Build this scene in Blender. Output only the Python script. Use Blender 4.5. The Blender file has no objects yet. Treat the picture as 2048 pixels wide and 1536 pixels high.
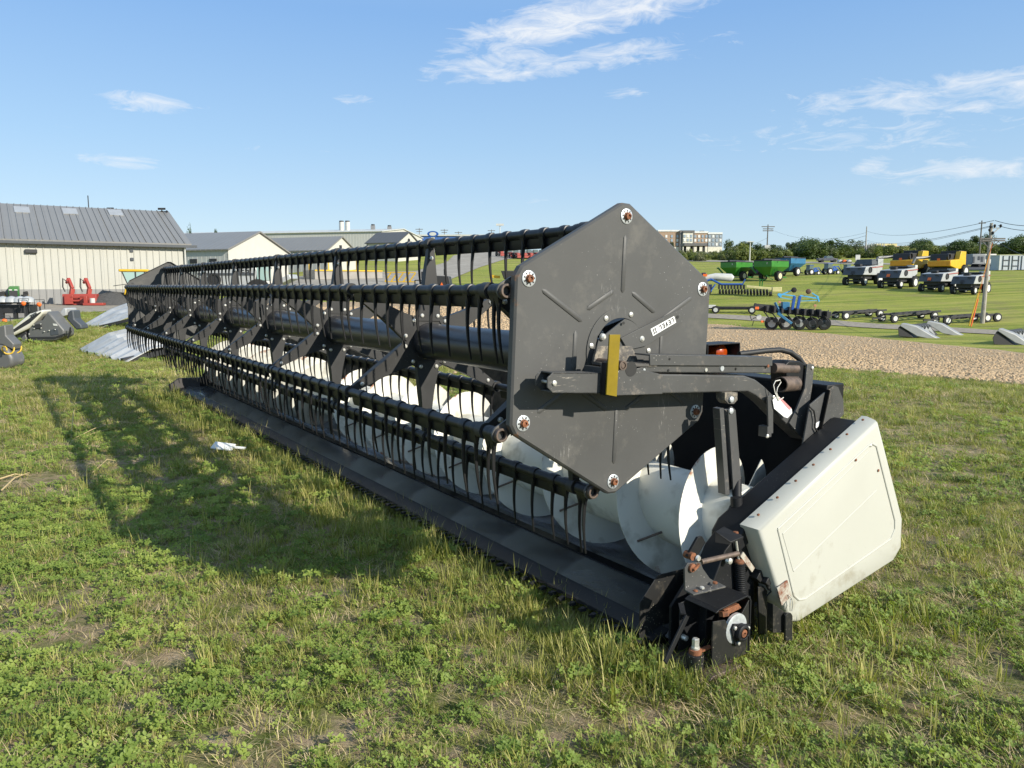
import bpy, bmesh, math, random
import numpy as np
from mathutils import Vector as V, Matrix as M, noise as mnoise
random.seed(7); RNG = np.random.default_rng(11)
sc = bpy.context.scene
COL = sc.collection
PI = math.pi
R = math.radians
# ------------------------------------------------------------------ camera (solved from the photograph)
FPX = 1538.963; PITCH = 0.12718074; CAMZ = 1.5295
YAW = 0.59828304; CX, CY = 0.44533494, 3.18067976; RC = 1.26      # reel hub of the near end, height above ground
CF = V((0, math.cos(PITCH), -math.sin(PITCH))); CU = V((0, math.sin(PITCH), math.cos(PITCH)))
CAM = V((0, 0, CAMZ))
def ray(px, py):
    return CF + V((1, 0, 0)) * ((px - 1024) / FPX) + CU * ((768 - py) / FPX)
def at(px, py, d):                       # world point seen at a pixel, d metres ahead (world y)
    r = ray(px, py); return CAM + r * (d / r.y)
cy_, sy_ = math.cos(YAW), math.sin(YAW)
HV = V((cy_, sy_, 0)); HU = V((-sy_, cy_, 0)); HC = V((CX, CY, 0))
def H(px, py, u):                        # pixel -> (v, z) on the header's cross plane u
    r = ray(px, py); t = ((HC - CAM).dot(HU) + u) / r.dot(HU); P = CAM + r * t - HC
    return (P.dot(HV), P.z)
def HP(pts, u): return [H(x, y, u) for x, y in pts]
# ------------------------------------------------------------------ materials
def mat(name, col, rough=.5, metal=0., spec=.5, bump=0., bscale=40., var=0., vscale=3., dirt=None, dscale=6., damt=.5, col2=None, speck=None, coat=0.):
    m = bpy.data.materials.new(name); m.use_nodes = True
    nt = m.node_tree; b = nt.nodes['Principled BSDF']; L = nt.links.new; N = nt.nodes.new
    c = tuple(col) + (1,) if len(col) == 3 else col
    b.inputs['Base Color'].default_value = c; b.inputs['Roughness'].default_value = rough; b.inputs['Metallic'].default_value = metal
    b.inputs['Specular IOR Level'].default_value = spec; b.inputs['Coat Weight'].default_value = coat
    tc = N('ShaderNodeTexCoord'); out = None
    def ns(scale, detail=6, rgh=.6):
        n = N('ShaderNodeTexNoise'); n.inputs['Scale'].default_value = scale; n.inputs['Detail'].default_value = detail; n.inputs['Roughness'].default_value = rgh
        L(tc.outputs['Object'], n.inputs['Vector']); return n.outputs['Fac']
    def ramp(s, a, bb, c0=(0, 0, 0, 1), c1=(1, 1, 1, 1)):
        r = N('ShaderNodeValToRGB'); r.color_ramp.elements[0].position = a; r.color_ramp.elements[1].position = bb
        r.color_ramp.elements[0].color = c0; r.color_ramp.elements[1].color = c1; L(s, r.inputs['Fac']); return r.outputs['Color']
    def mix(f, a, bb, mode='MIX'):
        x = N('ShaderNodeMix'); x.data_type = 'RGBA'; x.blend_type = mode
        for s, v in ((x.inputs[0], f), (x.inputs[6], a), (x.inputs[7], bb)):
            if hasattr(v, 'is_output') or hasattr(v, 'links'): L(v, s)
            else: s.default_value = v
        return x.outputs[2]
    cur = c
    if var:
        k = tuple(min(1, x * (1 - var)) for x in c[:3]) + (1,); k2 = tuple(min(1, x * (1 + var)) for x in c[:3]) + (1,)
        cur = ramp(ns(vscale), .3, .7, k, k2)
    if col2: cur = mix(ramp(ns(vscale * 1.7), .45, .62), cur, tuple(col2) + (1,))
    if dirt:
        f = ramp(ns(dscale, 8, .7), .62 - .25 * damt, .78 - .2 * damt); cur = mix(f, cur, tuple(dirt) + (1,))
    if speck:
        v = N('ShaderNodeTexVoronoi'); v.inputs['Scale'].default_value = speck[1]; L(tc.outputs['Object'], v.inputs['Vector'])
        f = ramp(v.outputs['Distance'], speck[2] * .6, speck[2], (1, 1, 1, 1), (0, 0, 0, 1))
        g = ramp(ns(speck[3] if len(speck) > 3 else 3.), .5, .62); x = N('ShaderNodeMath'); x.operation = 'MULTIPLY'; L(f, x.inputs[0]); L(g, x.inputs[1])
        cur = mix(x.outputs[0], cur, tuple(speck[0]) + (1,))
    if cur is not c: L(cur, b.inputs['Base Color'])
    if rough > .15:
        rr = N('ShaderNodeMapRange'); rr.inputs[3].default_value = rough * .8; rr.inputs[4].default_value = min(1, rough * 1.2); L(ns(9.), rr.inputs[0]); L(rr.outputs[0], b.inputs['Roughness'])
    if bump:
        bp = N('ShaderNodeBump'); bp.inputs['Strength'].default_value = bump; bp.inputs['Distance'].default_value = .02; L(ns(bscale), bp.inputs['Height']); L(bp.outputs[0], b.inputs['Normal'])
    return m
# ------------------------------------------------------------------ mesh builder
class MB:
    def __init__(s, T=None): s.v = []; s.f = []; s.mi = []; s.m = 0; s.T = T
    def add(s, vs, fs):
        o = len(s.v)
        for p in vs:
            p = V(p); s.v.append(tuple(s.T @ p) if s.T else tuple(p))
        for f in fs: s.f.append(tuple(o + i for i in f)); s.mi.append(s.m)
        return s
    def box(s, c, d, rot=None):
        x, y, z = d[0] / 2, d[1] / 2, d[2] / 2
        vs = [V((a * x, b * y, e * z)) for a in (-1, 1) for b in (-1, 1) for e in (-1, 1)]
        if rot: vs = [rot @ p for p in vs]
        vs = [p + V(c) for p in vs]
        return s.add(vs, [(0, 1, 3, 2), (4, 6, 7, 5), (0, 4, 5, 1), (2, 3, 7, 6), (0, 2, 6, 4), (1, 5, 7, 3)])
    def prism(s, poly, ax, a, b):
        n = len(poly)
        g = {'x': lambda p, t: (t, p[0], p[1]), 'y': lambda p, t: (p[0], t, p[1]), 'z': lambda p, t: (p[0], p[1], t)}[ax]
        vs = [g(p, a) for p in poly] + [g(p, b) for p in poly]
        fs = [tuple(range(n)), tuple(range(2 * n - 1, n - 1, -1))] + [(i, n + i, n + (i + 1) % n, (i + 1) % n) for i in range(n)]
        return s.add(vs, fs)
    def loft(s, rings, closed=True, cap=True):
        n = len(rings[0]); vs = [p for r in rings for p in r]; fs = []
        for k in range(len(rings) - 1):
            for i in range(n if closed else n - 1):
                j = (i + 1) % n; fs.append((k * n + i, k * n + j, (k + 1) * n + j, (k + 1) * n + i))
        if cap and closed: fs += [tuple(range(n)), tuple(range(len(vs) - 1, len(vs) - n - 1, -1))]
        return s.add(vs, fs)
    def path(s, pts, r, n=8, cap=True):
        pts = [V(p) for p in pts]; k = len(pts); rs = r if isinstance(r, (list, tuple)) else [r] * k
        rings = []; prev = None
        for i, p in enumerate(pts):
            d = (pts[min(i + 1, k - 1)] - pts[max(i - 1, 0)]).normalized()
            if prev is None:
                a = V((0, 0, 1)) if abs(d.z) < .9 else V((1, 0, 0)); x = d.cross(a).normalized()
            else: x = (prev - d * prev.dot(d)).normalized()
            prev = x; y = d.cross(x)
            rings.append([p + (x * math.cos(2 * PI * j / n) + y * math.sin(2 * PI * j / n)) * rs[i] for j in range(n)])
        return s.loft(rings, True, cap)
    def tube(s, p0, p1, r, r2=None, n=12, cap=True): return s.path([p0, p1], [r, r if r2 is None else r2], n, cap)
    def pipe(s, p0, p1, r, ri, n=20):            # open hollow tube
        p0, p1 = V(p0), V(p1); d = (p1 - p0).normalized(); a = V((0, 0, 1)) if abs(d.z) < .9 else V((1, 0, 0)); x = d.cross(a).normalized(); y = d.cross(x)
        def rg(p, q): return [p + (x * math.cos(2 * PI * j / n) + y * math.sin(2 * PI * j / n)) * q for j in range(n)]
        return s.loft([rg(p1, ri), rg(p0, ri), rg(p0, r), rg(p1, r), rg(p1, ri)], True, False)
    def bar(s, p0, p1, w, h, up=(0, 0, 1)):
        p0, p1 = V(p0), V(p1); d = (p1 - p0).normalized(); x = d.cross(V(up))
        x = x.normalized() if x.length > 1e-5 else V((1, 0, 0)); y = x.cross(d)
        rg = lambda p: [p + x * (a * w / 2) + y * (b * h / 2) for a, b in ((-1, -1), (1, -1), (1, 1), (-1, 1))]
        return s.loft([rg(p0), rg(p1)])
    def lathe(s, prof, c, ax=(0, 1, 0), n=24, cap=True):  # prof: (radius, height along ax)
        d = V(ax).normalized(); a = V((0, 0, 1)) if abs(d.z) < .9 else V((1, 0, 0)); x = d.cross(a).normalized(); y = d.cross(x); c = V(c)
        return s.loft([[c + d * h + (x * math.cos(2 * PI * j / n) + y * math.sin(2 * PI * j / n)) * r for j in range(n)] for r, h in prof], True, cap)
    def build(s, name, mt, parent=None, bevel=0, smooth=35, label=None, kind=None, loc=None, seg=2):
        me = bpy.data.meshes.new(name); me.from_pydata(s.v, [], s.f); mts = mt if isinstance(mt, list) else [mt]
        for x in mts: me.materials.append(x)
        if len(mts) > 1: me.polygons.foreach_set('material_index', s.mi)
        bm = bmesh.new(); bm.from_mesh(me); bmesh.ops.recalc_face_normals(bm, faces=bm.faces); bm.to_mesh(me); bm.free()
        if smooth:
            me.polygons.foreach_set('use_smooth', [True] * len(me.polygons)); me.set_sharp_from_angle(angle=R(smooth))
        o = bpy.data.objects.new(name, me); COL.objects.link(o)
        if parent: o.parent = parent
        if loc is not None: o.location = loc
        if bevel:
            b = o.modifiers.new('b', 'BEVEL'); b.width = bevel; b.segments = seg; b.limit_method = 'ANGLE'; b.angle_limit = R(40)
        if label: o['label'] = label
        if kind: o['kind'] = kind
        return o
def tag(o, label, cat, group=None):
    o['label'] = label; o['category'] = cat
    if group: o['group'] = group
    return o
def thing(name, label, cat, loc=(0, 0, 0), rz=0, group=None):
    o = bpy.data.objects.new(name, None); COL.objects.link(o); o.location = loc; o.rotation_euler = (0, 0, rz); o.empty_display_size = .2
    return tag(o, label, cat, group)
def copy_tree(o, parent=None):
    c = o.copy(); COL.objects.link(c)
    if parent: c.parent = parent
    for ch in o.children: copy_tree(ch, c)
    return c
def dup(o, loc, rz, label, group=None, scale=None):
    c = copy_tree(o); c.location = loc; c.rotation_euler = (0, 0, rz); c['label'] = label
    if group: c['group'] = group
    if scale: c.scale = scale
    return c
def struct(o): o['kind'] = 'structure'; return o
def letters(mb, txt, org, ex, ey, h, nrm, t=.0015, w=.14, adv=.72):   # block letters from bars, on a flat face
    S = {'L': [(0, 0, 0, 1), (0, 0, .55, 0)], 'E': [(0, 0, 0, 1), (0, 0, .55, 0), (0, .5, .45, .5), (0, 1, .55, 1)], 'V': [(0, 1, .28, 0), (.28, 0, .56, 1)],
         'I': [(.2, 0, .2, 1), (.05, 0, .35, 0), (.05, 1, .35, 1)], 'N': [(0, 0, 0, 1), (0, 1, .5, 0), (.5, 0, .5, 1)], 'M': [(0, 0, 0, 1), (0, 1, .3, .3), (.3, .3, .6, 1), (.6, 0, .6, 1)], 'S': [(.5, 1, 0, 1), (0, 1, 0, .5), (0, .5, .5, .5), (.5, .5, .5, 0), (.5, 0, 0, 0)],
         '3': [(0, 1, .5, 1), (.5, 1, .5, 0), (0, 0, .5, 0), (.1, .5, .5, .5)], '0': [(0, 0, 0, 1), (.5, 0, .5, 1), (0, 0, .5, 0), (0, 1, .5, 1)], ' ': []}
    org, ex, ey, nrm = V(org), V(ex).normalized(), V(ey).normalized(), V(nrm).normalized(); x = 0
    for ch in txt:
        for k, (a, b, c, d) in enumerate(S.get(ch, [])):
            p = org + ex * ((x + a) * h) + ey * (b * h); q = org + ex * ((x + c) * h) + ey * (d * h); e = (q - p).normalized() * (w * h / 2)
            mb.bar(p - e + nrm * (.0002 * k), q + e + nrm * (.0002 * k), w * h, t, nrm)
        x += adv if ch not in 'I ' else adv * .62
# ================================================================== the grain header in the foreground
m_black = mat('black_paint', (.012, .0125, .014), .5, spec=.25, var=.25, vscale=4, speck=((.25, .24, .22), 70, .10, 2.5), bump=.03, bscale=60)
m_plate = mat('charcoal_plate', (.072, .072, .070), .52, spec=.35, var=.16, vscale=1.6, dirt=(.115, .11, .10), dscale=5, damt=.34, speck=((.42, .42, .40), 60, .10, 3.6), bump=.02, bscale=50)
m_arm = mat('charcoal_arm', (.066, .066, .065), .45, spec=.4, var=.15, vscale=5, dirt=(.22, .19, .16), dscale=14, damt=.2, speck=((.5, .48, .45), 60, .13, 4), bump=.03)
m_bat = mat('black_bat_paint', (.012, .013, .016), .40, spec=.35, var=.2, vscale=6, bump=.03, bscale=70)
m_tine = mat('black_plastic', (.010, .010, .011), .45, spec=.3)
m_bolt = mat('zinc_bolt', (.62, .61, .56), .38, metal=.55, var=.2, vscale=60)
m_rust = mat('rusty_steel', (.20, .075, .032), .8, var=.5, vscale=45, dirt=(.05, .03, .025), dscale=60, damt=.4, bump=.15, bscale=150)
m_rustpipe = mat('rusty_brown_pipe', (.13, .095, .075), .6, var=.3, vscale=30, metal=.3, dirt=(.06, .05, .045), dscale=25, bump=.05)
m_galv = mat('galvanised_washer', (.55, .58, .60), .4, metal=.5, var=.25, vscale=40)
m_white = mat('white_panel_paint', (.455, .455, .405), .42, spec=.35, var=.03, vscale=2, speck=((.10, .08, .05), 46, .055, 2.6))
m_pan = mat('worn_floor_steel', (.15, .152, .155), .15, metal=.5, spec=.5, var=.5, vscale=2.2, dirt=(.10, .085, .065), dscale=4, damt=.3, bump=.02, bscale=25)
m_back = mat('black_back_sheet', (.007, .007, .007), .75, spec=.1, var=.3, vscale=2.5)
m_yellow = mat('yellow_reflector', (.205, .145, .003), .4, spec=.5, var=.1, vscale=20)
m_decal = mat('white_decal', (.72, .73, .72), .5)
m_ink = mat('black_ink', (.015, .015, .015), .6)
m_amber = mat('amber_lens', (.36, .05, .004), .22, spec=.6, var=.25, vscale=50, coat=.3)
m_rubber = mat('black_rubber', (.012, .012, .012), .55, var=.2, vscale=10)
m_string = mat('white_string', (.7, .68, .62), .8)
m_pink = mat('faded_red_print', (.55, .22, .22), .7)

def scratches(m, col, scale, thr, rot):     # long thin scuffs, all lying roughly one way
    nt = m.node_tree; N = nt.nodes.new; L = nt.links.new; b = nt.nodes['Principled BSDF']; tc = N('ShaderNodeTexCoord'); mp = N('ShaderNodeMapping'); mp.inputs['Rotation'].default_value = rot; mp.inputs['Scale'].default_value = scale; L(tc.outputs['Object'], mp.inputs[0])
    n = N('ShaderNodeTexNoise'); n.inputs['Scale'].default_value = 1; n.inputs['Detail'].default_value = 5; n.inputs['Roughness'].default_value = .7; L(mp.outputs[0], n.inputs['Vector']); n2 = N('ShaderNodeTexNoise'); n2.inputs['Scale'].default_value = 2.4; L(tc.outputs['Object'], n2.inputs['Vector'])
    a = N('ShaderNodeMath'); a.operation = 'MULTIPLY'; L(n.outputs['Fac'], a.inputs[0]); L(n2.outputs['Fac'], a.inputs[1]); r = N('ShaderNodeValToRGB'); r.color_ramp.elements[0].position = thr; r.color_ramp.elements[1].position = thr + .05; L(a.outputs[0], r.inputs[0])
    x = N('ShaderNodeMix'); x.data_type = 'RGBA'; L(r.outputs[0], x.inputs[0]); L(b.inputs['Base Color'].links[0].from_socket, x.inputs[6]); x.inputs[7].default_value = col + (1,); L(x.outputs[2], b.inputs['Base Color'])
scratches(m_plate, (.24, .235, .22), (160, 2, 14), .375, (0, .55, 0)); scratches(m_arm, (.30, .27, .23), (14, 2, 160), .37, (0, .1, 0)); scratches(m_pan, (.20, .18, .15), (140, 8, 8), .37, (0, 0, .15))
def masked(m, col, build):      # lay a second colour over the first through a mask built from object coordinates
    nt = m.node_tree; N = nt.nodes.new; L = nt.links.new; b = nt.nodes['Principled BSDF']; tc = N('ShaderNodeTexCoord'); f = build(N, L, tc.outputs['Object']); x = N('ShaderNodeMix'); x.data_type = 'RGBA'; L(f, x.inputs[0]); L(b.inputs['Base Color'].links[0].from_socket, x.inputs[6]); x.inputs[7].default_value = col + (1,); L(x.outputs[2], b.inputs['Base Color'])
def noise_plus(N, L, co, drive, scale, lo, hi):
    n = N('ShaderNodeTexNoise'); n.inputs['Scale'].default_value = scale; n.inputs['Detail'].default_value = 8; n.inputs['Roughness'].default_value = .7; L(co, n.inputs['Vector']); a = N('ShaderNodeMath'); L(n.outputs['Fac'], a.inputs[0]); L(drive, a.inputs[1]); r = N('ShaderNodeValToRGB'); r.color_ramp.elements[0].position = lo; r.color_ramp.elements[1].position = hi; L(a.outputs[0], r.inputs[0]); return r.outputs[0]
def edge_rust(N, L, co):
    mp = N('ShaderNodeMapping'); mp.inputs['Location'].default_value = (0, 0, -RC); mp.inputs['Scale'].default_value = (1, 0, 1); L(co, mp.inputs[0]); ln = N('ShaderNodeVectorMath'); ln.operation = 'LENGTH'; L(mp.outputs[0], ln.inputs[0]); mr = N('ShaderNodeMapRange'); mr.inputs[1].default_value = .45; mr.inputs[2].default_value = .60; mr.inputs[3].default_value = -.2; mr.inputs[4].default_value = .12; L(ln.outputs['Value'], mr.inputs[0]); return noise_plus(N, L, co, mr.outputs[0], 14, .64, .72)
def low_mud(N, L, co):
    sp = N('ShaderNodeSeparateXYZ'); L(co, sp.inputs[0]); mr = N('ShaderNodeMapRange'); mr.inputs[1].default_value = .05; mr.inputs[2].default_value = .75; mr.inputs[3].default_value = .12; mr.inputs[4].default_value = -.22; L(sp.outputs[2], mr.inputs[0]); return noise_plus(N, L, co, mr.outputs[0], 9, .56, .80)
def dust_and_end_shade(N, L, co):
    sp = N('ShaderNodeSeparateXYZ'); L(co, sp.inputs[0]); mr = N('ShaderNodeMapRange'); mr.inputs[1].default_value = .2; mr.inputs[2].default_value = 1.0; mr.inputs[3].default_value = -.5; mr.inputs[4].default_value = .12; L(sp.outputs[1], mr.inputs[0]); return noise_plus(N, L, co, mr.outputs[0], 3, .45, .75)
masked(m_back, (.075, .064, .047), dust_and_end_shade)  # tan dust kept off the near end, whose deep shade is painted black
masked(m_plate, (.15, .085, .05), edge_rust); masked(m_white, (.30, .275, .21), low_mud)
hdr = thing('grain_header', 'long charcoal grain header with tined reel and white auger, lying in the grass', 'harvester header', (CX, CY, 0), YAW)
ZR = RC                                   # reel hub height; local axes: x back, y along the header, z up
PH = .0443697
OFF = (-.072, -.046)                      # the tine bars ride on a ring set off from the end plates
LEN = 9.41
def hexpt(k, r, c=(0, 0)): a = PH + k * PI / 3; return (c[0] + r * math.sin(a), ZR + c[1] + r * math.cos(a))
# --- end plates -------------------------------------------------
def end_plate(u, s, hole=.14):
    root = None; mb = MB()
    out = []
    cor = []
    for k in range(6):
        for d in (-.036, .036):
            a = PH + k * PI / 3 + d; cor.append((.603 * math.sin(a), .603 * math.cos(a)))
    NA = 96; ro = []
    angs = sorted([2 * PI * i / NA for i in range(NA)] + [math.atan2(c[0], c[1]) % (2 * PI) for c in cor])
    for a in angs:
        dx, dz = math.sin(a), math.cos(a); best = 9
        for i in range(12):
            p, q = cor[i], cor[(i + 1) % 12]; ex, ez = q[0] - p[0], q[1] - p[1]; den = dx * ez - dz * ex
            if abs(den) > 1e-9:
                t = (p[0] * ez - p[1] * ex) / den; w = (p[0] * dz - p[1] * dx) / den
                if t > 0 and -1e-6 <= w <= 1 + 1e-6: best = min(best, t)
        ro.append((dx * best, ZR + dz * best))
    ri = [(hole * math.sin(a), ZR + hole * math.cos(a)) for a in angs]
    ri2 = [(math.copysign(1, 1) * .93 * (x), ZR + .93 * (z - ZR)) for x, z in ro]
    y0, y1, yr = u, u + s * .006, u + s * .034
    ring = lambda P, y: [(x, y, z) for x, z in P]
    mb.loft([ring(ri, y0), ring([(x * .985, ZR + (z - ZR) * .985) for x, z in ro], y0), ring(ro, u + s * .008), ring(ro, yr), ring([(x * .992, ZR + (z - ZR) * .992) for x, z in ro], yr), ring([(x * .992, ZR + (z - ZR) * .992) for x, z in ro], y1), ring(ri, y1), ring(ri, y0)], True, False)
    # pressed ribs
    def rib(p, q, w=.011, h=.006):
        p, q = V(p), V(q); d = (q - p).normalized(); n = V((-d.z, 0, d.x)); rings = []
        L = (q - p).length
        for t in (0, .012, L - .012, L):
            ww = w if 0 < t < L else w * .3; hh = h if 0 < t < L else .0002
            rings.append([p + d * t + n * (ww * math.cos(g)) + V((0, -s * hh * math.sin(g), 0)) for g in [PI * i / 6 for i in range(7)]])
        mb.loft(rings, False, False)
    for k in range(6):
        a, b = hexpt(k, .475), hexpt(k, .24); rib((a[0], u - s * .0001, a[1]), (b[0], u - s * .0001, b[1]))
        p, q = hexpt(k, .275), hexpt(k + 1, .275); P, Q = V((p[0], u - s * .0001, p[1])), V((q[0], u - s * .0001, q[1]))
        rib(P.lerp(Q, .22), P.lerp(Q, .80))
    o = mb.build('end_plate', m_plate, hdr, smooth=28)
    rg = MB(); rg.pipe((0, u - s * .005, ZR), (0, u - s * .0005, ZR), .180, .137, 48)
    rg.build('hub_ring', m_plate, o, .0015)
    for k in range(6):
        c = hexpt(k, .55); w = MB()
        n = 9; pts = []
        w.lathe([(.031, 0), (.031, -.003), (.028, -.0045), (.010, -.0045)], (c[0], u, c[1]), (0, s, 0), 28)
        w.m = 1
        for j in range(n):
            a = 2 * PI * j / n + k; w.prism([(c[0] + rr * math.sin(a + d), c[1] + rr * math.cos(a + d)) for rr, d in ((.018, -.15), (.0265, -.12), (.0265, .12), (.018, .15))], 'y', u - s * .0046, u - s * .0052)
        wo = w.build('washer', [m_galv, m_ink], o, label='galvanised star washer')
        b = MB(); b.lathe([(.017, -.004), (.017, -.008), (.014, -.010), (.014, -.018), (.007, -.020), (.005, -.014)], (c[0], u, c[1]), (0, s, 0), 8); b.build('bolt', m_rust, o)
    for a in (.35, 1.6, 2.6, 3.7, 4.9, 5.75):
        b = MB(); b.lathe([(.011, -.005), (.011, -.009), (.006, -.012)], (.16 * math.sin(a), u, ZR + .16 * math.cos(a)), (0, s, 0), 10); b.build('bolt', m_bolt, o)
    return o
ep = end_plate(0, 1); ep2 = end_plate(LEN, -1)
# hub plate behind the arm, link bar with the decal
(_a, _b), (_c, _d) = H(1190, 676, -.01), H(1250, 634, -.01); HA0 = math.atan2(_a, _b - ZR); HA1 = math.atan2(_c, _d - ZR)
mb = MB(); mb.prism([(.134 * math.sin(a), ZR + .134 * math.cos(a)) for a in [HA1 + i * (HA0 - HA1 + 2 * PI) / 40 for i in range(41)]], 'y', -.012, -.004)
mb.build('hub_plate', m_plate, ep, .001)
lk = HP([(1254, 700), (1240, 676), (1300, 646), (1352, 621), (1362, 622), (1366, 632), (1362, 645), (1316, 676), (1290, 692)], -.016)
mb = MB(); mb.prism(lk, 'y', -.022, -.014); lko = mb.build('link_bar', m_plate, ep, .0015)
for px, py, r in ((1355, 634, .007), (1247, 646, .006)):
    v, z = H(px, py, -.022); mb = MB(); mb.lathe([(r, 0), (r, -.002)], (v, -.022, z), (0, 1, 0), 14); mb.build('bolt_hole', m_ink, lko)
for px, py in ((1284, 678), (1207, 674)):
    v, z = H(px, py, -.022); mb = MB(); mb.lathe([(.015, .006), (.013, -.004), (.006, -.010)], (v, -.02, z), (0, 1, 0), 16); mb.build('bolt', m_bolt, ep)
dq = HP([(1301, 658), (1348, 632), (1352, 645), (1306, 672)], -.0225)
mb = MB(); mb.prism(dq, 'y', -.0235, -.0222); dec = mb.build('decal', m_decal, lko, smooth=0, label='white sticker lettered LEVEL II, upside down')
p0, p1, p2, p3 = [V((a, 0, b)) for a, b in dq]; ex = (p3 - p2).normalized(); ey = V((-ex.z, 0, ex.x)); ey = ey if ey.dot(p1 - p2) < 0 else -ey
ey = ((p3 - p0).normalized() + (p2 - p1).normalized()).normalized()
mb = MB(); st = p1 + (p2 - p1) * .20 + ex * .011; letters(mb, 'LEVEL II', (st.x, -.0238, st.z), ex, ey, .0170, (0, -1, 0), .0008, .24, 1.14)
mb.build('lettering', m_ink, dec, smooth=0)
# --- reel tube and spiders ---------------------------------------
HUBC = (OFF[0], ZR + OFF[1])
mb = MB(); mb.path([(HUBC[0], .0 + .02, HUBC[1]), (HUBC[0], LEN - .02, HUBC[1])], .101, 40)
m_tube = mat('reel_tube_paint', (.018, .020, .026), .33, spec=.55, var=.3, vscale=3, dirt=(.07, .055, .045), dscale=5, damt=.18, speck=((.3, .3, .3), 55, .1, 3))
mb.build('reel_tube', m_tube, hdr)
m_spider = mat('spider_paint', (.034, .034, .034), .48, spec=.3, var=.2, vscale=5, speck=((.4, .4, .38), 60, .08, 3))
SP = [.17, 1.54, 2.93, 4.30, 5.67, 7.02, 8.20, 9.20]
def spider():
    mb = MB(); n = 48; hx, hz = 0, 0
    mb.pipe((0, -.006, 0), (0, .006, 0), .168, .1015, 48)
    d = mb.build('spider_disc', m_spider, None, .001)
    for k in range(6):
        a = PH + k * PI / 3; rd = V((math.sin(a), 0, math.cos(a))); tg = V((math.cos(a), 0, -math.sin(a)))
        w0, w1, w2 = .072, .044, .018; r0, r1, r2 = .115, .30, .525
        mb = MB(); P = lambda r, t, y: rd * r + tg * t + V((0, y, 0))
        # front sheet
        mb.add([P(r0, -w0, -.012), P(r0, w0, -.012), P(r1, w1, -.020), P(r2, w2, -.012), P(r2, -w2, -.012), P(r1, -w1 * .9, -.014),
                P(r0, -w0, -.008), P(r0, w0, -.008), P(r1, w1, -.016), P(r2, w2, -.008), P(r2, -w2, -.008), P(r1, -w1 * .9, -.010)],
               [(0, 1, 2, 5), (5, 2, 3, 4), (6, 11, 8, 7), (11, 10, 9, 8), (0, 6, 7, 1), (1, 7, 8, 2), (2, 8, 9, 3), (3, 9, 10, 4), (4, 10, 11, 5), (5, 11, 6, 0)])
        # folded side sheets running back from both edges
        for sgn in (-1, 1):
            e0, e1, e2 = P(r0 + .03, sgn * w0, -.010), P(r1, sgn * w1 * (1 if sgn > 0 else .9), -.012), P(r2, sgn * w2, -.010)
            b0, b1, b2 = e0 + V((0, .03, 0)), e1 + V((0, .050, 0)), e2 + V((0, .026, 0)); th = tg * (-sgn * .004)
            mb.add([e0, e1, e2, b0, b1, b2, e0 + th, e1 + th, e2 + th, b0 + th, b1 + th, b2 + th],
                   [(0, 1, 4, 3), (1, 2, 5, 4), (6, 9, 10, 7), (7, 10, 11, 8), (0, 3, 9, 6), (3, 4, 10, 9), (4, 5, 11, 10), (2, 8, 11, 5), (0, 6, 7, 1), (1, 7, 8, 2)])
        # bearing at the tip
        mb.pipe(rd * .55 + V((0, -.02, 0)), rd * .55 + V((0, .022, 0)), .033, .021, 20)
        ar = mb.build('spider_arm', m_spider, d)
        for r, t in ((.145, -.05), (.145, .05), (.47, 0)):
            q = P(r, t, -.013); b = MB(); b.lathe([(.0125, .002), (.0115, -.006), (.006, -.010)], q, (0, 1, 0), 8); mm = b
            ar_b = b
            b.build('bolt', m_bolt, d)
    return d
s0 = spider(); s0.parent = hdr; s0.location = (HUBC[0], SP[0], HUBC[1])
for u in SP[1:]:
    c = copy_tree(s0, hdr); c.location = (HUBC[0], u, HUBC[1])
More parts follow.
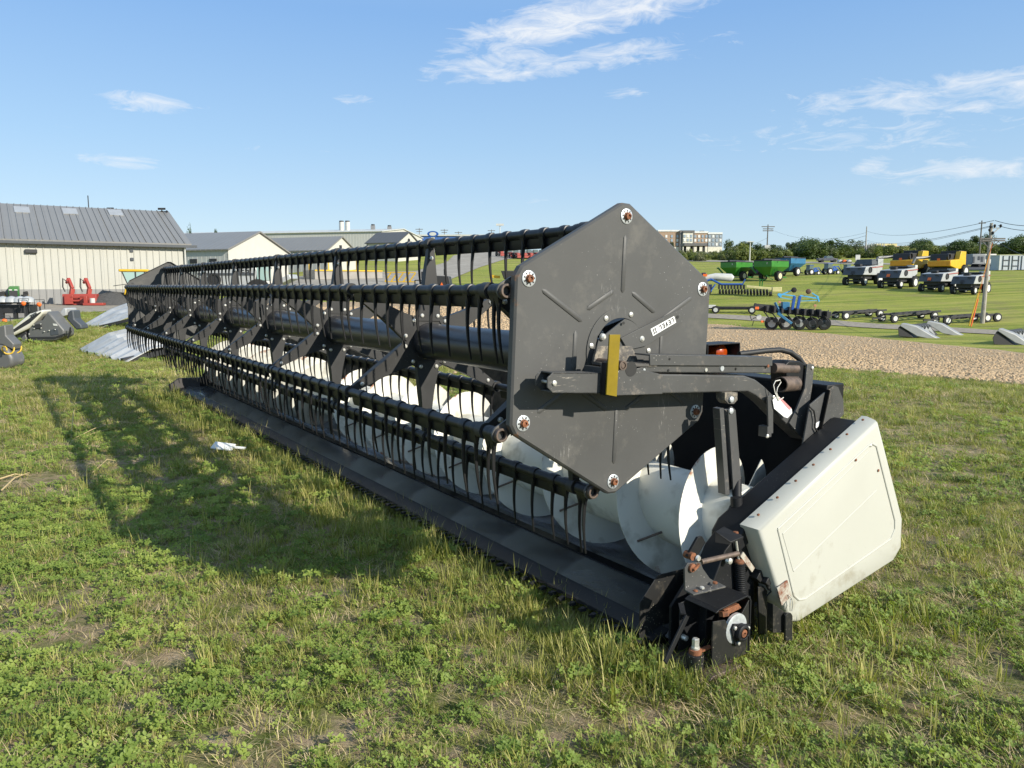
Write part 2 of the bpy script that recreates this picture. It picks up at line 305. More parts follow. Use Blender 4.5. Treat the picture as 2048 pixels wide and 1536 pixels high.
# --- tine bars -----------------------------------------------------
TS = .150
m_cup = m_bat
def tine_mesh():
    # flat plastic finger hanging below its bar: bows forward, tip swings back
    mb = MB(); rings = []
    N = 9
    for i in range(N):
        t = i / (N - 1); z = -.018 - .262 * t; x = -.004 - .010 * math.sin(PI * t) + .006 * t * t
        w = .0056 * (1 - .45 * t) if t > .15 else .0085 - .022 * t; d = .0095 * (1 - .62 * t) if t > .15 else .016 - .048 * t
        rings.append([(x + a * d, b * w, z) for a, b in ((-1, -.6), (-.6, -1), (.6, -1), (1, -.6), (1, .6), (.6, 1), (-.6, 1), (-1, .6))])
    mb.loft(rings); return mb
tm = tine_mesh(); t_proto = tm.build('tine', m_tine, None); t_me = t_proto.data; bpy.data.objects.remove(t_proto)
allt = []
for k in range(6):
    c = hexpt(k, .55, OFF)
    y0 = .045 if k else .045; y1 = LEN - .05
    b = MB(); b.pipe((0, y0, 0), (0, y1, 0), .0215, .0165, 20)
    # bat strip under the tube, broken at the spiders
    segs = [SP[0] - .13] + [x for s_ in SP for x in (s_ - .05, s_ + .05)] + [LEN - .06]
    for j in range(1, len(segs) - 1, 2):
        pass
    ys = [.09] + SP + [LEN - .06]
    for j in range(len(ys) - 1):
        a_, b_ = ys[j] + .05, ys[j + 1] - .05
        if b_ - a_ > .1:
            b.prism([(-.004, -.018), (.002, -.018), (.004, -.045), (.010, -.066), (.006, -.067), (-.001, -.046)], 'y', a_, b_)
    n = int((y1 - y0 - .1) / TS); tys = []
    for j in range(n + 1):
        y = .16 + j * TS
        if y > y1 - .04: break
        if min(abs(y - s_) for s_ in SP) < .035: y += .055
        tys.append(y)
    tys = sorted([.085, .115] + tys)
    for y in tys:     # moulded collars around the tube with a web onto the strip
        b.lathe([(.0215, -.024), (.0265, -.022), (.0285, 0), (.0265, .022), (.0215, .024)], (0, y, 0), (0, 1, 0), 14)
        b.add([(-.027, y - .018, 0), (-.027, y + .018, 0), (-.012, y + .010, -.062), (-.012, y - .010, -.062), (-.008, y - .010, -.062), (-.008, y + .010, -.062), (.0, y + .018, 0), (.0, y - .018, 0)],
              [(0, 1, 2, 3), (3, 2, 5, 4), (0, 3, 4, 7), (1, 6, 5, 2)])
    bo = b.build('reel_bat', m_bat, hdr, loc=(c[0], 0, c[1]))
    b = MB(); b.pipe((0, y0 - .010, 0), (0, y0 + .03, 0), .0275, .018, 18); b.build('end_nut', m_rustpipe, bo, .002)
    # crank link from the bar to the end plate pivot
    for yy, sg in ((.055, 1), (LEN - .06, -1)):
        p = V((c[0], 0, c[1])); q = V((hexpt(k, .55)[0], 0, hexpt(k, .55)[1])); d = (q - p).normalized(); nn = V((-d.z, 0, d.x)); pl = []
        for i in range(9): a = PI / 2 + PI * i / 8; pl.append(-0 * d + d * (math.cos(a) * .034) + nn * (math.sin(a) * .034))
        for i in range(9): a = -PI / 2 + PI * i / 8; pl.append((q - p) + d * (math.cos(a) * .026) + nn * (math.sin(a) * .026))
        b = MB(); b.prism([(w.x, w.z) for w in pl], 'y', yy, yy + .010); b.tube(tuple((q - p) + V((0, yy, 0))), tuple((q - p) + V((0, 0 if sg > 0 else LEN, 0))), .016, n=14)
        b.build('crank_link', m_arm, bo, .001)
    for y in tys: allt.append((bo, y, k, c))
camloc = [(-(HC.dot(HV))), (-(HC.dot(HU))), CAMZ]
allt.sort(key=lambda t: (t[3][0] - camloc[0]) ** 2 + (t[1] - camloc[1]) ** 2 + (0 if t[2] in (0, 5, 4, 3) else 30))
rest = MB(); tv = [tuple(v.co) for v in t_me.vertices]; tf = [tuple(p.vertices) for p in t_me.polygons]
for i, (bo, y, k, c) in enumerate(allt):
    tw = random.uniform(-.05, .05); tl = random.uniform(-.035, .035)
    if random.random() < .05: tl += random.choice((-.09, .09))
    if i < 100:
        o = bpy.data.objects.new('tine', t_me); COL.objects.link(o); o.parent = bo; o.location = (0, y, 0); o.rotation_euler = (tl, tw, 0)
    else:
        rest.T = M.Translation((c[0], y, c[1])) @ M.Rotation(tl, 4, 'X') @ M.Rotation(tw, 4, 'Y'); rest.add(tv, tf)
rest.build('tine', m_tine, hdr, kind='stuff', label='many thin black tines hanging from the bars')
# --- auger -----------------------------------------------------------
AV, AZ, AR, AT = .626, RC - .821, .340, .188
m_aug = mat('cream_auger_paint', (.66, .65, .585), .5, spec=.35, var=.06, vscale=3)
nt = m_aug.node_tree; N = nt.nodes.new; Lk = nt.links.new; bs = nt.nodes['Principled BSDF']
tc = N('ShaderNodeTexCoord'); sp = N('ShaderNodeSeparateXYZ'); Lk(tc.outputs['Object'], sp.inputs[0])
cb = N('ShaderNodeCombineXYZ'); Lk(sp.outputs[0], cb.inputs[0]); Lk(sp.outputs[2], cb.inputs[2]); ln = N('ShaderNodeVectorMath'); ln.operation = 'LENGTH'; Lk(cb.outputs[0], ln.inputs[0])
nz = N('ShaderNodeTexNoise'); nz.inputs['Scale'].default_value = 5; nz.inputs['Detail'].default_value = 8; nz.inputs['Roughness'].default_value = .68; Lk(tc.outputs['Object'], nz.inputs['Vector'])
mr = N('ShaderNodeMapRange'); mr.inputs[1].default_value = .27; mr.inputs[2].default_value = .345; mr.inputs[3].default_value = -.16; mr.inputs[4].default_value = .06; Lk(ln.outputs['Value'], mr.inputs[0])
ad = N('ShaderNodeMath'); Lk(nz.outputs['Fac'], ad.inputs[0]); Lk(mr.outputs[0], ad.inputs[1])
rp = N('ShaderNodeValToRGB'); rp.color_ramp.elements[0].position = .60; rp.color_ramp.elements[1].position = .68; Lk(ad.outputs[0], rp.inputs[0])
nz2 = N('ShaderNodeTexNoise'); nz2.inputs['Scale'].default_value = 9; nz2.inputs['Detail'].default_value = 9; Lk(tc.outputs['Object'], nz2.inputs['Vector'])
rp2 = N('ShaderNodeValToRGB'); rp2.color_ramp.elements[0].position = .54; rp2.color_ramp.elements[1].position = .80; Lk(nz2.outputs['Fac'], rp2.inputs[0])
old = bs.inputs['Base Color'].links[0].from_socket
x1 = N('ShaderNodeMix'); x1.data_type = 'RGBA'; Lk(rp2.outputs[0], x1.inputs[0]); Lk(old, x1.inputs[6]); x1.inputs[7].default_value = (.30, .28, .22, 1)
x2 = N('ShaderNodeMix'); x2.data_type = 'RGBA'; Lk(rp.outputs[0], x2.inputs[0]); Lk(x1.outputs[2], x2.inputs[6]); x2.inputs[7].default_value = (.24, .075, .02, 1); Lk(x2.outputs[2], bs.inputs['Base Color'])
mb = MB(); mb.path([(0, -.195, 0), (0, 9.15, 0)], AT, 48)
aug = mb.build('auger', m_aug, hdr, loc=(AV, 0, AZ))
def flight(u_top, th0, th1, hand, P=.613):
    mb = MB(); n = int((th1 - th0) / (2 * PI) * 48); A = []
    for i in range(n + 1):
        th = th0 + (th1 - th0) * i / n; y = u_top - hand * P * th / (2 * PI); a = th + PI / 2
        c, s = math.cos(a), math.sin(a)
        A.append([(AT * .99 * c, y - .002, AT * .99 * s), (AR * c, y - .002, AR * s), (AR * c, y + .002, AR * s), (AT * .99 * c, y + .002, AT * .99 * s)])
    mb.loft(A); return mb.build('flighting', m_aug, aug, smooth=40)
k0 = 7
flight(.458 + .613 * (k0 - 1), 0, 2 * PI * (k0 - .1), 1)
flight(.012, -2.4, 2.35, 1, .42)
flight(4.95, 0, 2 * PI * 6.7, -1)
for i in range(13):     # rusty gusset rods welded across the flights
    th = R(118); y = .458 + .613 * i - .613 * th / (2 * PI) if i < 7 else 4.95 + .613 * (i - 7) + .613 * th / (2 * PI); a = th + PI / 2
    s = 1 if i < 7 else -1
    mb = MB(); mb.path([(AT * math.cos(a), y - s * .075, AT * math.sin(a)), (.292 * math.cos(a), y - .003 * s, .292 * math.sin(a))], .006, 8); mb.build('gusset_rod', m_rustpipe, aug)
# --- floor pan, knife, back sheet --------------------------------------
def trough():
    pts = [(.105, RC - 1.190), (.125, RC - 1.168), (.30, RC - 1.176)]
    rt = AR + .035
    for a in [-108, -98, -88, -72, -55, -38, -22, -8]:
        pts.append((AV + rt * math.cos(R(a)), AZ + rt * math.sin(R(a))))
    pts += [(AV + rt + .015, AZ + .08)]
    return pts
tp = trough(); n = len(tp); lo = [(x + .012 * (1 if i > 4 else 0), z - .006) for i, (x, z) in enumerate(tp)]
mb = MB(); mb.prism(tp + lo[::-1], 'y', -.22, 9.30); pan = mb.build('floor_pan', m_pan, hdr)
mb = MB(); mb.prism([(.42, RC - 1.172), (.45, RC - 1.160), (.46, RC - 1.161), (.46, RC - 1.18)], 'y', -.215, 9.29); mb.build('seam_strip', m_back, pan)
# feeder opening in the middle of the back sheet
FO0, FO1 = 2.95, 4.25
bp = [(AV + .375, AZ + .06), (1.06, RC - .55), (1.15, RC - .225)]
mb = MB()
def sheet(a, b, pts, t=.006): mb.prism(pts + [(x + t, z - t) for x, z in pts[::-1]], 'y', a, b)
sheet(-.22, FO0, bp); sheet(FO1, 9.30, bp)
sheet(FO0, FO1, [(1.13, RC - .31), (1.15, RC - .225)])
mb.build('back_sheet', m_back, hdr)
mb = MB(); mb.box((1.23, 4.54, RC - .255), (.14, 9.48, .10)); mb.build('top_beam', m_black, hdr, .006)
mb = MB(); mb.box((1.12, 4.54, RC - 1.02), (.18, 9.3, .14)); mb.build('lower_beam', m_black, hdr, .006)
# knife bar with guards
mb = MB(); mb.prism([(.03, RC - 1.196), (.033, RC - 1.188), (.118, RC - 1.172), (.126, RC - 1.164), (.126, RC - 1.196)], 'y', -.20, 9.28); kn = mb.build('knife_bar', m_black, hdr, .001)
mb = MB()
for i in range(122):
    y = -.16 + i * .0762; z = RC - 1.192
    mb.add([(p_[0] * .45 + .035, y + p_[1] * .8, z + p_[2]) for p_ in [(-.045, -.017, 0), (-.045, .017, 0), (-.095, .011, -.002), (-.135, 0, .000), (-.095, -.011, -.002), (-.045, -.017, -.014), (-.045, .017, -.014), (-.105, .012, -.016), (-.105, -.012, -.016)]],
           [(0, 1, 2, 4), (4, 2, 3), (1, 6, 7, 2), (0, 4, 8, 5), (2, 7, 3), (4, 3, 8), (5, 8, 7, 6), (8, 3, 7)])
mb.build('knife_guard', m_black, hdr, kind='stuff', label='row of pointed black knife guards')
mb = MB()
for i in range(122):
    y = -.122 + i * .0762; z = RC - 1.186
    mb.add([(.035, y - .036, z), (.035, y + .036, z), (.005, y + .012, z + .001), (.005, y - .012, z + .001)], [(0, 1, 2, 3)])
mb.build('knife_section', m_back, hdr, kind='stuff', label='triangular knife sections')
# --- near end: end sheet, rail, white shield -----------------------------
rail = lambda v: RC - .712 + .452 * (v - .433)
mb = MB(); es = [(.10, RC - 1.24), (1.30, RC - 1.06), (1.24, rail(1.2) - .01), (.43, rail(.43) - .01), (.25, RC - .90), (.10, RC - 1.05)]
mb.prism(es, 'y', -.235, -.222); mb.build('end_sheet', m_black, hdr)
mb = MB(); mb.prism([(.36, rail(.36) - .03), (.40, rail(.40)), (1.21, rail(1.21)), (1.235, rail(1.235) - .03), (1.235, rail(1.235) - .10), (.36, rail(.36) - .10)], 'y', -.352, -.203)
ro = mb.build('side_rail', m_black, hdr, .012, seg=3)
SH = [(.400, -.726), (.545, -1.030), (.640, -1.185), (.695, -1.200), (1.454, -1.072), (1.515, -1.016), (1.507, -.870), (1.236, -.355)]
SH = [(a, RC + b) for a, b in SH]
mb = MB(); cx = sum(p[0] for p in SH) / 8; cz = sum(p[1] for p in SH) / 8
def inset(P, k): return [(cx + (x - cx) * k, cz + (z - cz) * k) for x, z in P]
big = inset(SH, 1.022)
mb.loft([[(x, y, z) for x, z in P] for P, y in ((big, -.335), (big, -.362), (inset(SH, 1.012), -.385), (SH, -.408), (inset(SH, .985), -.420), (inset(SH, .955), -.4235), (inset(SH, .5), -.4255))], True, True)
shd = mb.build('end_shield', m_white, hdr, smooth=50)
# raised outline and creases pressed in the shield
PO = HP([(1556, 1058), (1736, 893), (1744, 887), (1753, 892), (1790, 1040), (1790, 1058), (1782, 1078), (1610, 1198), (1598, 1200), (1588, 1191)], -.426)
def ridge(mb, pts, r, y, closed=False):
    P = [V((x, y, z)) for x, z in pts]
    if closed: P = P + [P[0]]
    for i in range(len(P) - 1): mb.path([P[i], P[i + 1]], r, 8)
mb = MB(); ridge(mb, PO, .0055, -.4235, True); mb.build('pressed_outline', m_white, shd)
mb = MB(); ridge(mb, HP([(1587, 1142), (1753, 981)], -.426), .0042, -.4235); ridge(mb, HP([(1566, 1068), (1738, 902)], -.426), .004, -.4235)
ridge(mb, HP([(1566, 1068), (1587, 1142)], -.426), .003, -.4235); mb.build('pressed_crease', m_white, shd)
for px, py in ((1712, 920), (1757, 941), (1742, 891)):
    v, z = H(px, py, -.427); mb = MB(); mb.lathe([(.007, 0), (.0065, -.003), (.003, -.005)], (v, -.4255, z), (0, 1, 0), 12); mb.build('bolt', m_rust if px != 1742 else m_bolt, shd)
for i in range(7):
    v = .46 + i * .122; mb = MB(); nrm = V((-.41, 0, .91)).normalized(); mb.lathe([(.0065, -.001), (.006, .003), (.003, .005)], (v - .006, -.375, rail(v) + .017), nrm, 10); mb.build('bolt', m_rust, shd)
# latch plate with a cotter ring at the shield's lower front corner
lp = HP([(1553, 1176), (1574, 1160), (1581, 1192), (1562, 1211)], -.43); mb = MB(); mb.prism(lp, 'y', -.434, -.428); m_rw = mat('rust_stained_plate', (.42, .40, .34), .6, dirt=(.17, .05, .02), dscale=22, damt=.75); lo_ = mb.build('latch_plate', m_rw, shd, .001)
v, z = H(1578, 1190, -.44); mb = MB(); mb.path([(v, -.438, z), (v + .012, -.445, z - .015), (v + .022, -.445, z - .045), (v + .018, -.445, z - .075), (v + .006, -.445, z - .07), (v + .004, -.445, z - .045), (v + .012, -.44, z - .02)], .0022, 6); mb.build('cotter_ring', m_bolt, lo_)
# wing plate at the back corner
wg = [(.98, RC - .52), (1.03, RC - .29), (1.21, RC - .21), (1.25, RC - .22), (1.30, RC - .29), (1.31, RC - .36), (1.24, RC - .40)]
mb = MB(); mb.prism(wg, 'y', -.20, -.192); wo = mb.build('wing_plate', m_arm, hdr, .001)
wd = HP([(1629, 848), (1643, 840), (1644, 848), (1631, 857)], -.2025); mb = MB(); mb.prism(wd, 'y', -.2035, -.2005); mb.build('decal', m_decal, wo, smooth=0)
mb = MB(); mb.path([(*[H(x, y, -.215) for x, y in [(1620, 813)]][0][:1], -.21, H(1620, 813, -.215)[1])] + [(H(x, y, -.215)[0], -.212, H(x, y, -.215)[1]) for x, y in ((1629, 822), (1632, 840), (1631, 855), (1640, 872))], .004, 8); mb.build('wire', m_rubber, wo)
# --- reel arm ---------------------------------------------------------------
arm = None
A1, A0 = -.140, -.062
up = [(1204, 748), (1325, 748), (1489, 751), (1511, 759), (1530, 774), (1549, 793), (1600, 842), (1640, 866), (1636, 878), (1612, 884), (1560, 836), (1533, 808), (1512, 791), (1496, 783), (1325, 787), (1204, 788)]
mb = MB(); mb.prism(HP(up, A1), 'y', A1, A0); arm = mb.build('reel_arm', m_arm, hdr, .006, seg=3)
mb = MB(); cp = HP([(1204, 746), (1106, 745), (1095, 756), (1095, 775), (1106, 786), (1204, 787)], A1)
mb.prism(cp, 'y', A1, A1 + .006); tp_ = [(x, A0 + A1 - A1, z) for x, z in cp]
mb.prism(cp, 'y', A0 - .006, A0)
(xa, za), (xb, zb) = cp[1], cp[0]; mb.prism([(xa, za), (xb, zb), (xb, zb - .006), (xa, za - .006)], 'y', A1, A0)
(xa, za), (xb, zb) = cp[4], cp[5]; mb.prism([(xa, za), (xb, zb), (xb, zb + .006), (xa, za + .006)], 'y', A1, A0)
fo = mb.build('arm_nose', m_arm, arm, .0015)
v, z = H(1108, 766, A1); b = MB(); b.lathe([(.011, 0), (.010, -.006), (.005, -.008)], (v, A1, z), (0, 1, 0), 6); b.tube((v, A1, z), (v, A0, z), .006); b.build('bolt', m_bolt, fo)
mb = MB(); mp = HP([(1187, 723), (1195, 692), (1264, 692), (1277, 723)], -.02 - .02); mb.prism(mp, 'y', -.040, -.028)
(x0, z0_), (x1, z1_) = mp[0], mp[3]; mb.prism([(x0, z0_), (x1, z1_), (x1, z1_ - .012), (x0, z0_ - .012)], 'y', A1 - .008, -.028); m_worn = mat('worn_scuffed_paint', (.075, .07, .065), .6, dirt=(.33, .28, .21), dscale=26, damt=.62, var=.2, vscale=20); mb.build('mount_bracket', m_worn, arm, .001)
mb = MB(); mb.prism(HP([(1204, 730), (1212, 722), (1325, 749), (1325, 788), (1212, 792), (1204, 790)], A1 - .006), 'y', A1 - .008, A1 + .004); mb.prism(HP([(1204, 735), (1213, 735), (1213, 790), (1204, 790)], A1), 'y', A1 - .004, -.03); mb.build('mount_box', m_arm, arm, .003)
v, z = H(1245, 731, A1 - .04); mb = MB(); mb.pipe((v, A1 - .045, z), (v, -.02, z), .019, .013, 24); mb.lathe([(.013, 0), (.009, -.003), (.002, -.003)], (v, A1 - .040, z), (0, 1, 0), 20); mb.build('pivot_pin', m_rustpipe, arm)
v2, z2 = H(1262, 738, A1 - .0085); mb = MB(); mb.lathe([(.030, 0), (.030, -.001)], (v2, A1 - .0082, z2), (0, 1, 0), 24); mb.build('pivot_hole', m_ink, arm)
mb = MB(); mb.prism(HP([(1218, 669), (1239, 669), (1232, 793), (1211, 789)], A1 - .035), 'y', A1 - .040, A1 - .033); mb.build('reflector_strip', m_yellow, arm, .0008, label='yellow reflector strip')
mb = MB(); mb.prism(HP([(1208, 725), (1216, 725), (1213, 790), (1205, 790)], A1 - .02), 'y', A1 - .032, A1 - .008); mb.build('reflector_bracket', m_black, arm)
# upper channel with holes
CH = A1 - .012
ch = HP([(1300, 709), (1500, 711), (1545, 716), (1545, 732), (1545, 746), (1276, 745), (1276, 724), (1300, 722)], CH)
mb = MB(); q = HP([(1300, 709), (1545, 714), (1545, 732), (1300, 731)], CH)
mb.prism(q, 'y', CH, CH + .008); mb.prism([q[0], q[1], (q[1][0], q[1][1] - .006), (q[0][0], q[0][1] - .006)], 'y', CH, A0)
q2 = HP([(1300, 731), (1545, 732), (1545, 747), (1276, 745), (1276, 738)], CH); mb.prism(q2, 'y', CH + .010, CH + .018)
mb.prism([q2[3], q2[2], (q2[2][0], q2[2][1] + .006), (q2[3][0], q2[3][1] + .006)], 'y', CH + .010, A0); cho = mb.build('arm_channel', m_arm, arm, .002)
for px, py, r, mm in ((1339, 718, .005, m_ink), (1340, 741, .005, m_ink), (1415, 740, .009, m_bolt), (1447, 737, .013, m_galv), (1475, 738, .006, m_ink), (1536, 732, .008, m_rust), (1291, 740, .007, m_galv)):
    v, z = H(px, py, CH); mb = MB(); mb.lathe([(r, 0), (r * .9, -.003), (r * .3, -.003)], (v, CH - .0 + (.0 if py < 735 else .009), z), (0, 1, 0), 16); mb.build('bolt' if mm != m_ink else 'bolt_hole', mm, cho)
# folded tower, block and the two pipes at its back end
tw = [(1614, 728), (1628, 729), (1624, 772), (1614, 836), (1641, 862), (1637, 879), (1612, 886), (1578, 846), (1593, 818), (1609, 777)]
mb = MB(); mb.prism(HP(tw, A1 - .01), 'y', A1 - .012, A1 - .002); mb.build('arm_tower', m_arm, arm, .0015)
bk = HP([(1572, 730), (1580, 722), (1602, 722), (1613, 730), (1612, 772), (1604, 782), (1578, 781)], A1); mb = MB(); mb.prism(bk, 'y', A1 + .004, A0 + .02); mb.build('pivot_block', m_black, arm, .006, seg=3)
a, b = H(1546, 736, A1 + .02), H(1592, 738, A1 + .02); mb = MB(); mb.tube((a[0], A1 + .02, a[1]), (b[0], A1 + .02, b[1]), .024, n=24); mb.build('brown_pipe', m_rustpipe, arm)
a, b = H(1560, 769, A1 - .01), H(1598, 768, A1 - .01); mb = MB(); mb.pipe((a[0], A1 - .012, a[1]), (b[0], A1 + .012, b[1]), .036, .030, 28); mb.build('open_pipe', m_rustpipe, arm, .001)
v, z = H(1624, 736, A1 - .012); b_ = MB(); b_.lathe([(.009, 0), (.009, -.005), (.004, -.008)], (v, A1 - .012, z), (0, 1, 0), 8); b_.build('bolt', m_bolt, arm)
v, z = H(1630, 868, A1 - .012); b_ = MB(); b_.lathe([(.024, 0), (.024, -.006), (.016, -.014), (.008, -.014)], (v, A1 - .012, z), (0, 1, 0), 12); b_.build('pivot_bolt', m_black, arm)
# stop strap under the arm
mb = MB(); mb.prism(HP([(1534, 792), (1545, 789), (1545, 866), (1536, 868)], A1 - .02), 'y', A1 - .024, A1 - .016); mb.box((*[H(1530, 862, A1)[0]], A1, H(1530, 862, A1)[1]), (.03, .05, .05)); mb.build('stop_strap', m_arm, arm, .001)
for px, py in ((1546, 794), (1534, 872)):
    v, z = H(px, py, A1 - .024); b_ = MB(); b_.lathe([(.009, 0), (.009, -.006), (.004, -.009)], (v, A1 - .024, z), (0, 1, 0), 6); b_.build('bolt', m_bolt, arm)
# strung paper tag
tg = HP([(1545, 800), (1550, 794), (1557, 793), (1583, 818), (1584, 826), (1575, 836), (1568, 834), (1548, 817)], A1 - .03)
mb = MB(); mb.prism(tg, 'y', A1 - .031, A1 - .0300); tgo = mb.build('paper_tag', m_decal, arm, smooth=0, label='white paper tag tied with string')
mb = MB(); mb.prism(HP([(1557, 795), (1563, 797), (1582, 816), (1579, 820)], A1 - .032), 'y', A1 - .0325, A1 - .0312); mb.build('tag_print', m_pink, tgo, smooth=0)
ps = [(1558, 802), (1550, 785), (1547, 770), (1551, 762), (1560, 760), (1562, 764), (1555, 775), (1553, 786), (1559, 800), (1567, 795)]
mb = MB(); mb.path([(H(x, y, A1 - .035)[0], A1 - .035, H(x, y, A1 - .035)[1]) for x, y in ps], .0022, 6); mb.build('tag_string', m_string, tgo)
# lift strut
S1 = -.165
mb = MB(); mb.prism(HP([(1450, 785), (1475, 785), (1475, 800), (1468, 808), (1457, 808), (1450, 800)], S1), 'y', S1, S1 + .05); so = mb.build('strut_bracket', m_worn, arm, .001)
st = mb = MB()
a0, a1, a2, a3 = HP([(1455, 820), (1470, 820), (1483, 984), (1466, 990)], S1); mb.prism([a0, H(1462, 812, S1), a1, a2, a3], 'y', S1 - .004, S1 + .004)
b0, b1, b2, b3 = HP([(1440, 818), (1458, 818), (1467, 990), (1450, 990)], S1 + .04); mb.prism([b0, b1, b2, b3], 'y', S1 + .030, S1 + .045)
c0, c1, c2, c3 = HP([(1441, 818), (1449, 816), (1461, 990), (1452, 990)], S1); mb.prism([c0, c1, c2, c3], 'y', S1 + .004, S1 + .045)
mb.build('lift_strut', m_arm, hdr, .0015)
p, q = H(1474, 955, S1 + .02), H(1470, 1034, S1 - .05); mb = MB(); mb.path([(p[0], S1 + .02, p[1]), (q[0], S1 - .06, q[1])], .021, 20); mb.lathe([(.026, -.02), (.026, .02)], (q[0], S1 - .055, q[1] + .07), (0, .1, 1), 20); mb.build('lift_cylinder', m_black, hdr)
for px, py in ((1463, 799), (1462, 822)):
    v, z = H(px, py, S1 - .005); b_ = MB(); b_.lathe([(.013, .003), (.013, -.006), (.007, -.009)], (v, S1 - .003, z), (0, 1, 0), 12); b_.build('bolt', m_galv, so)
# amber lamp
LU = .03
lq = HP([(1413, 690), (1476, 712)], LU); (la, lz1), (lb, lz0) = lq; lz0 -= .02
mb = MB(); T = .006
mb.box(((la + lb) / 2, LU + .05, lz1), (lb - la, .12, T)); mb.box((la, LU + .05, (lz1 + lz0) / 2), (T, .12, lz1 - lz0)); mb.box((lb, LU + .05, (lz1 + lz0) / 2), (T, .12, lz1 - lz0 + .002)); mb.box(((la + lb) / 2, LU + .11, (lz1 + lz0) / 2), (lb - la, T, lz1 - lz0))
lo_ = mb.build('lamp_housing', m_black, hdr, .002)
v, z = H(1443, 706, LU + .05); mb = MB(); mb.lathe([(.044, .06), (.044, .02), (.039, .004), (.025, -.006), (.004, -.009)], (v, LU + .045, z), (0, 1, 0), 28); mb.build('amber_lens', m_amber, lo_)
hs = [(1478, 708), (1500, 705), (1528, 701), (1552, 699), (1570, 704), (1584, 716), (1592, 730)]
mb = MB(); mb.path([(H(x, y, -.04)[0], -.04 - i * .008, H(x, y, -.04)[1]) for i, (x, y) in enumerate(hs)], .013, 12); mb.build('hose', m_rubber, hdr)
# --- near divider and knife drive --------------------------------------------
DU = -.15
dv = [(.00, RC - 1.255), (.0, RC - 1.035), (.10, RC - .938), (.26, RC - .945), (.30, RC - 1.255)]
mb = MB(); mb.prism(dv, 'y', DU - .004, DU); m_dirty = mat('mud_flecked_black', (.012, .012, .012), .5, speck=((.42, .38, .28), 85, .2, 7), dirt=(.07, .06, .045), dscale=18, damt=.3); mb.build('divider_plate', m_dirty, hdr, .001)
G0, G1 = -.455, -.29
gx0, gx1, gzt, gzb = .106, .330, RC - .990, RC - 1.225
mb = MB()
rr = .03
fr = [(gx0, gzb), (gx0, gzt - rr), (gx0 + rr * .3, gzt - rr * .3), (gx0 + rr, gzt), (gx1 - rr, gzt + .018), (gx1 - rr * .3, gzt + .01), (gx1, gzt - rr * .4), (gx1, gzb)]
fi = [(gx0 + .007, gzb), (gx0 + .007, gzt - rr), (gx0 + rr * .5, gzt - rr * .5), (gx0 + rr, gzt - .007), (gx1 - rr, gzt + .011), (gx1 - rr * .5, gzt + .002), (gx1 - .007, gzt - rr * .4), (gx1 - .007, gzb)]
for i in range(3, 7): mb.add([(fr[i - 1 + 0][0], G0, fr[i - 1][1]), (fr[i][0], G0, fr[i][1]), (fr[i][0], G1, fr[i][1]), (fr[i - 1][0], G1, fr[i - 1][1]), (fi[i - 1][0], G0, fi[i - 1][1]), (fi[i][0], G0, fi[i][1]), (fi[i][0], G1, fi[i][1]), (fi[i - 1][0], G1, fi[i - 1][1])], [(0, 1, 2, 3), (4, 7, 6, 5), (0, 4, 5, 1), (1, 5, 6, 2), (2, 6, 7, 3), (3, 7, 4, 0)])
mb.prism([(gx1 - .007, gzb), (gx1, gzb), (gx1, gzt - .01), (gx1 - .007, gzt - .01)], 'y', G0, G1)
mb.prism([(gx0 - .02, gzb), (gx1, gzb), (gx1, gzt + .0), (gx0 - .02, gzt - .02)], 'y', G1 - .004, G1)
gb = mb.build('knife_drive_box', m_black, hdr, .0015)
mb = MB(); mb.prism([(gx0, gzb), (gx0, gzt - .045), (gx0 + .07, gzt - .055), (gx0 + .10, gzt - .10), (gx1 - .06, gzt - .06), (gx1 - .012, gzt - .005), (gx1 - .007, gzb)], 'y', G0 + .003, G0 + .010); fp = mb.build('face_plate', m_dirty, gb, .001)
v, z = H(1477, 1262, G0)
mb = MB(); mb.lathe([(.062, .01), (.062, -.002), (.055, -.004)], (v - .01, G0 + .004, z + .012), (0, 1, 0), 28); mb.build('bearing_disc', m_galv, gb)
mb = MB(); mb.prism([(v + .058 * math.sin(a), z + .058 * math.cos(a)) for a in (PI / 3 + .2, PI / 3 + .6, PI + .0, PI + .5, 5 * PI / 3 - .1, 5 * PI / 3 + .3)], 'y', G0 - .010, G0 - .002); mb.lathe([(.036, 0), (.034, -.022), (.026, -.026), (.022, -.026), (.020, -.012)], (v, G0 - .006, z), (0, 1, 0), 28); mb.build('bearing_flange', m_black, gb, .001)
mb = MB(); mb.lathe([(.016, 0), (.016, -.024), (.006, -.026), (.004, -.018)], (v, G0 - .006, z), (0, 1, 0), 18); mb.build('drive_shaft', m_rust, gb)
for a in (PI / 3 + .4, PI + .25, 5 * PI / 3 + .1):
    b_ = MB(); b_.lathe([(.0085, 0), (.008, -.006), (.004, -.008)], (v + .045 * math.sin(a), G0 - .010, z + .045 * math.cos(a)), (0, 1, 0), 8); b_.build('bolt', m_bolt, gb)
mb = MB(); mb.prism(HP([(1437, 1215), (1466, 1203), (1472, 1211), (1440, 1227)], G0 + .05), 'y', G0 + .02, G0 + .10); mb.build('rusty_tab', m_rust, gb, .002)
mb = MB(); v_, z_ = H(1445, 1230, G0 + .03); mb.lathe([(.02, 0), (.02, .02)], (v_, G0 + .02, z_), (0, .3, 1), 6); mb.build('rusty_nut', m_rust, gb)
for px, py in ((1419, 1235), (1418, 1297), (1375, 1278)):
    v_, z_ = H(px, py, G1 - .03); b_ = MB(); b_.lathe([(.012, .02), (.011, -.006), (.005, -.009)], (v_, G1 - .02, z_), (0, 1, 0), 8); b_.build('bolt', m_bolt, gb)
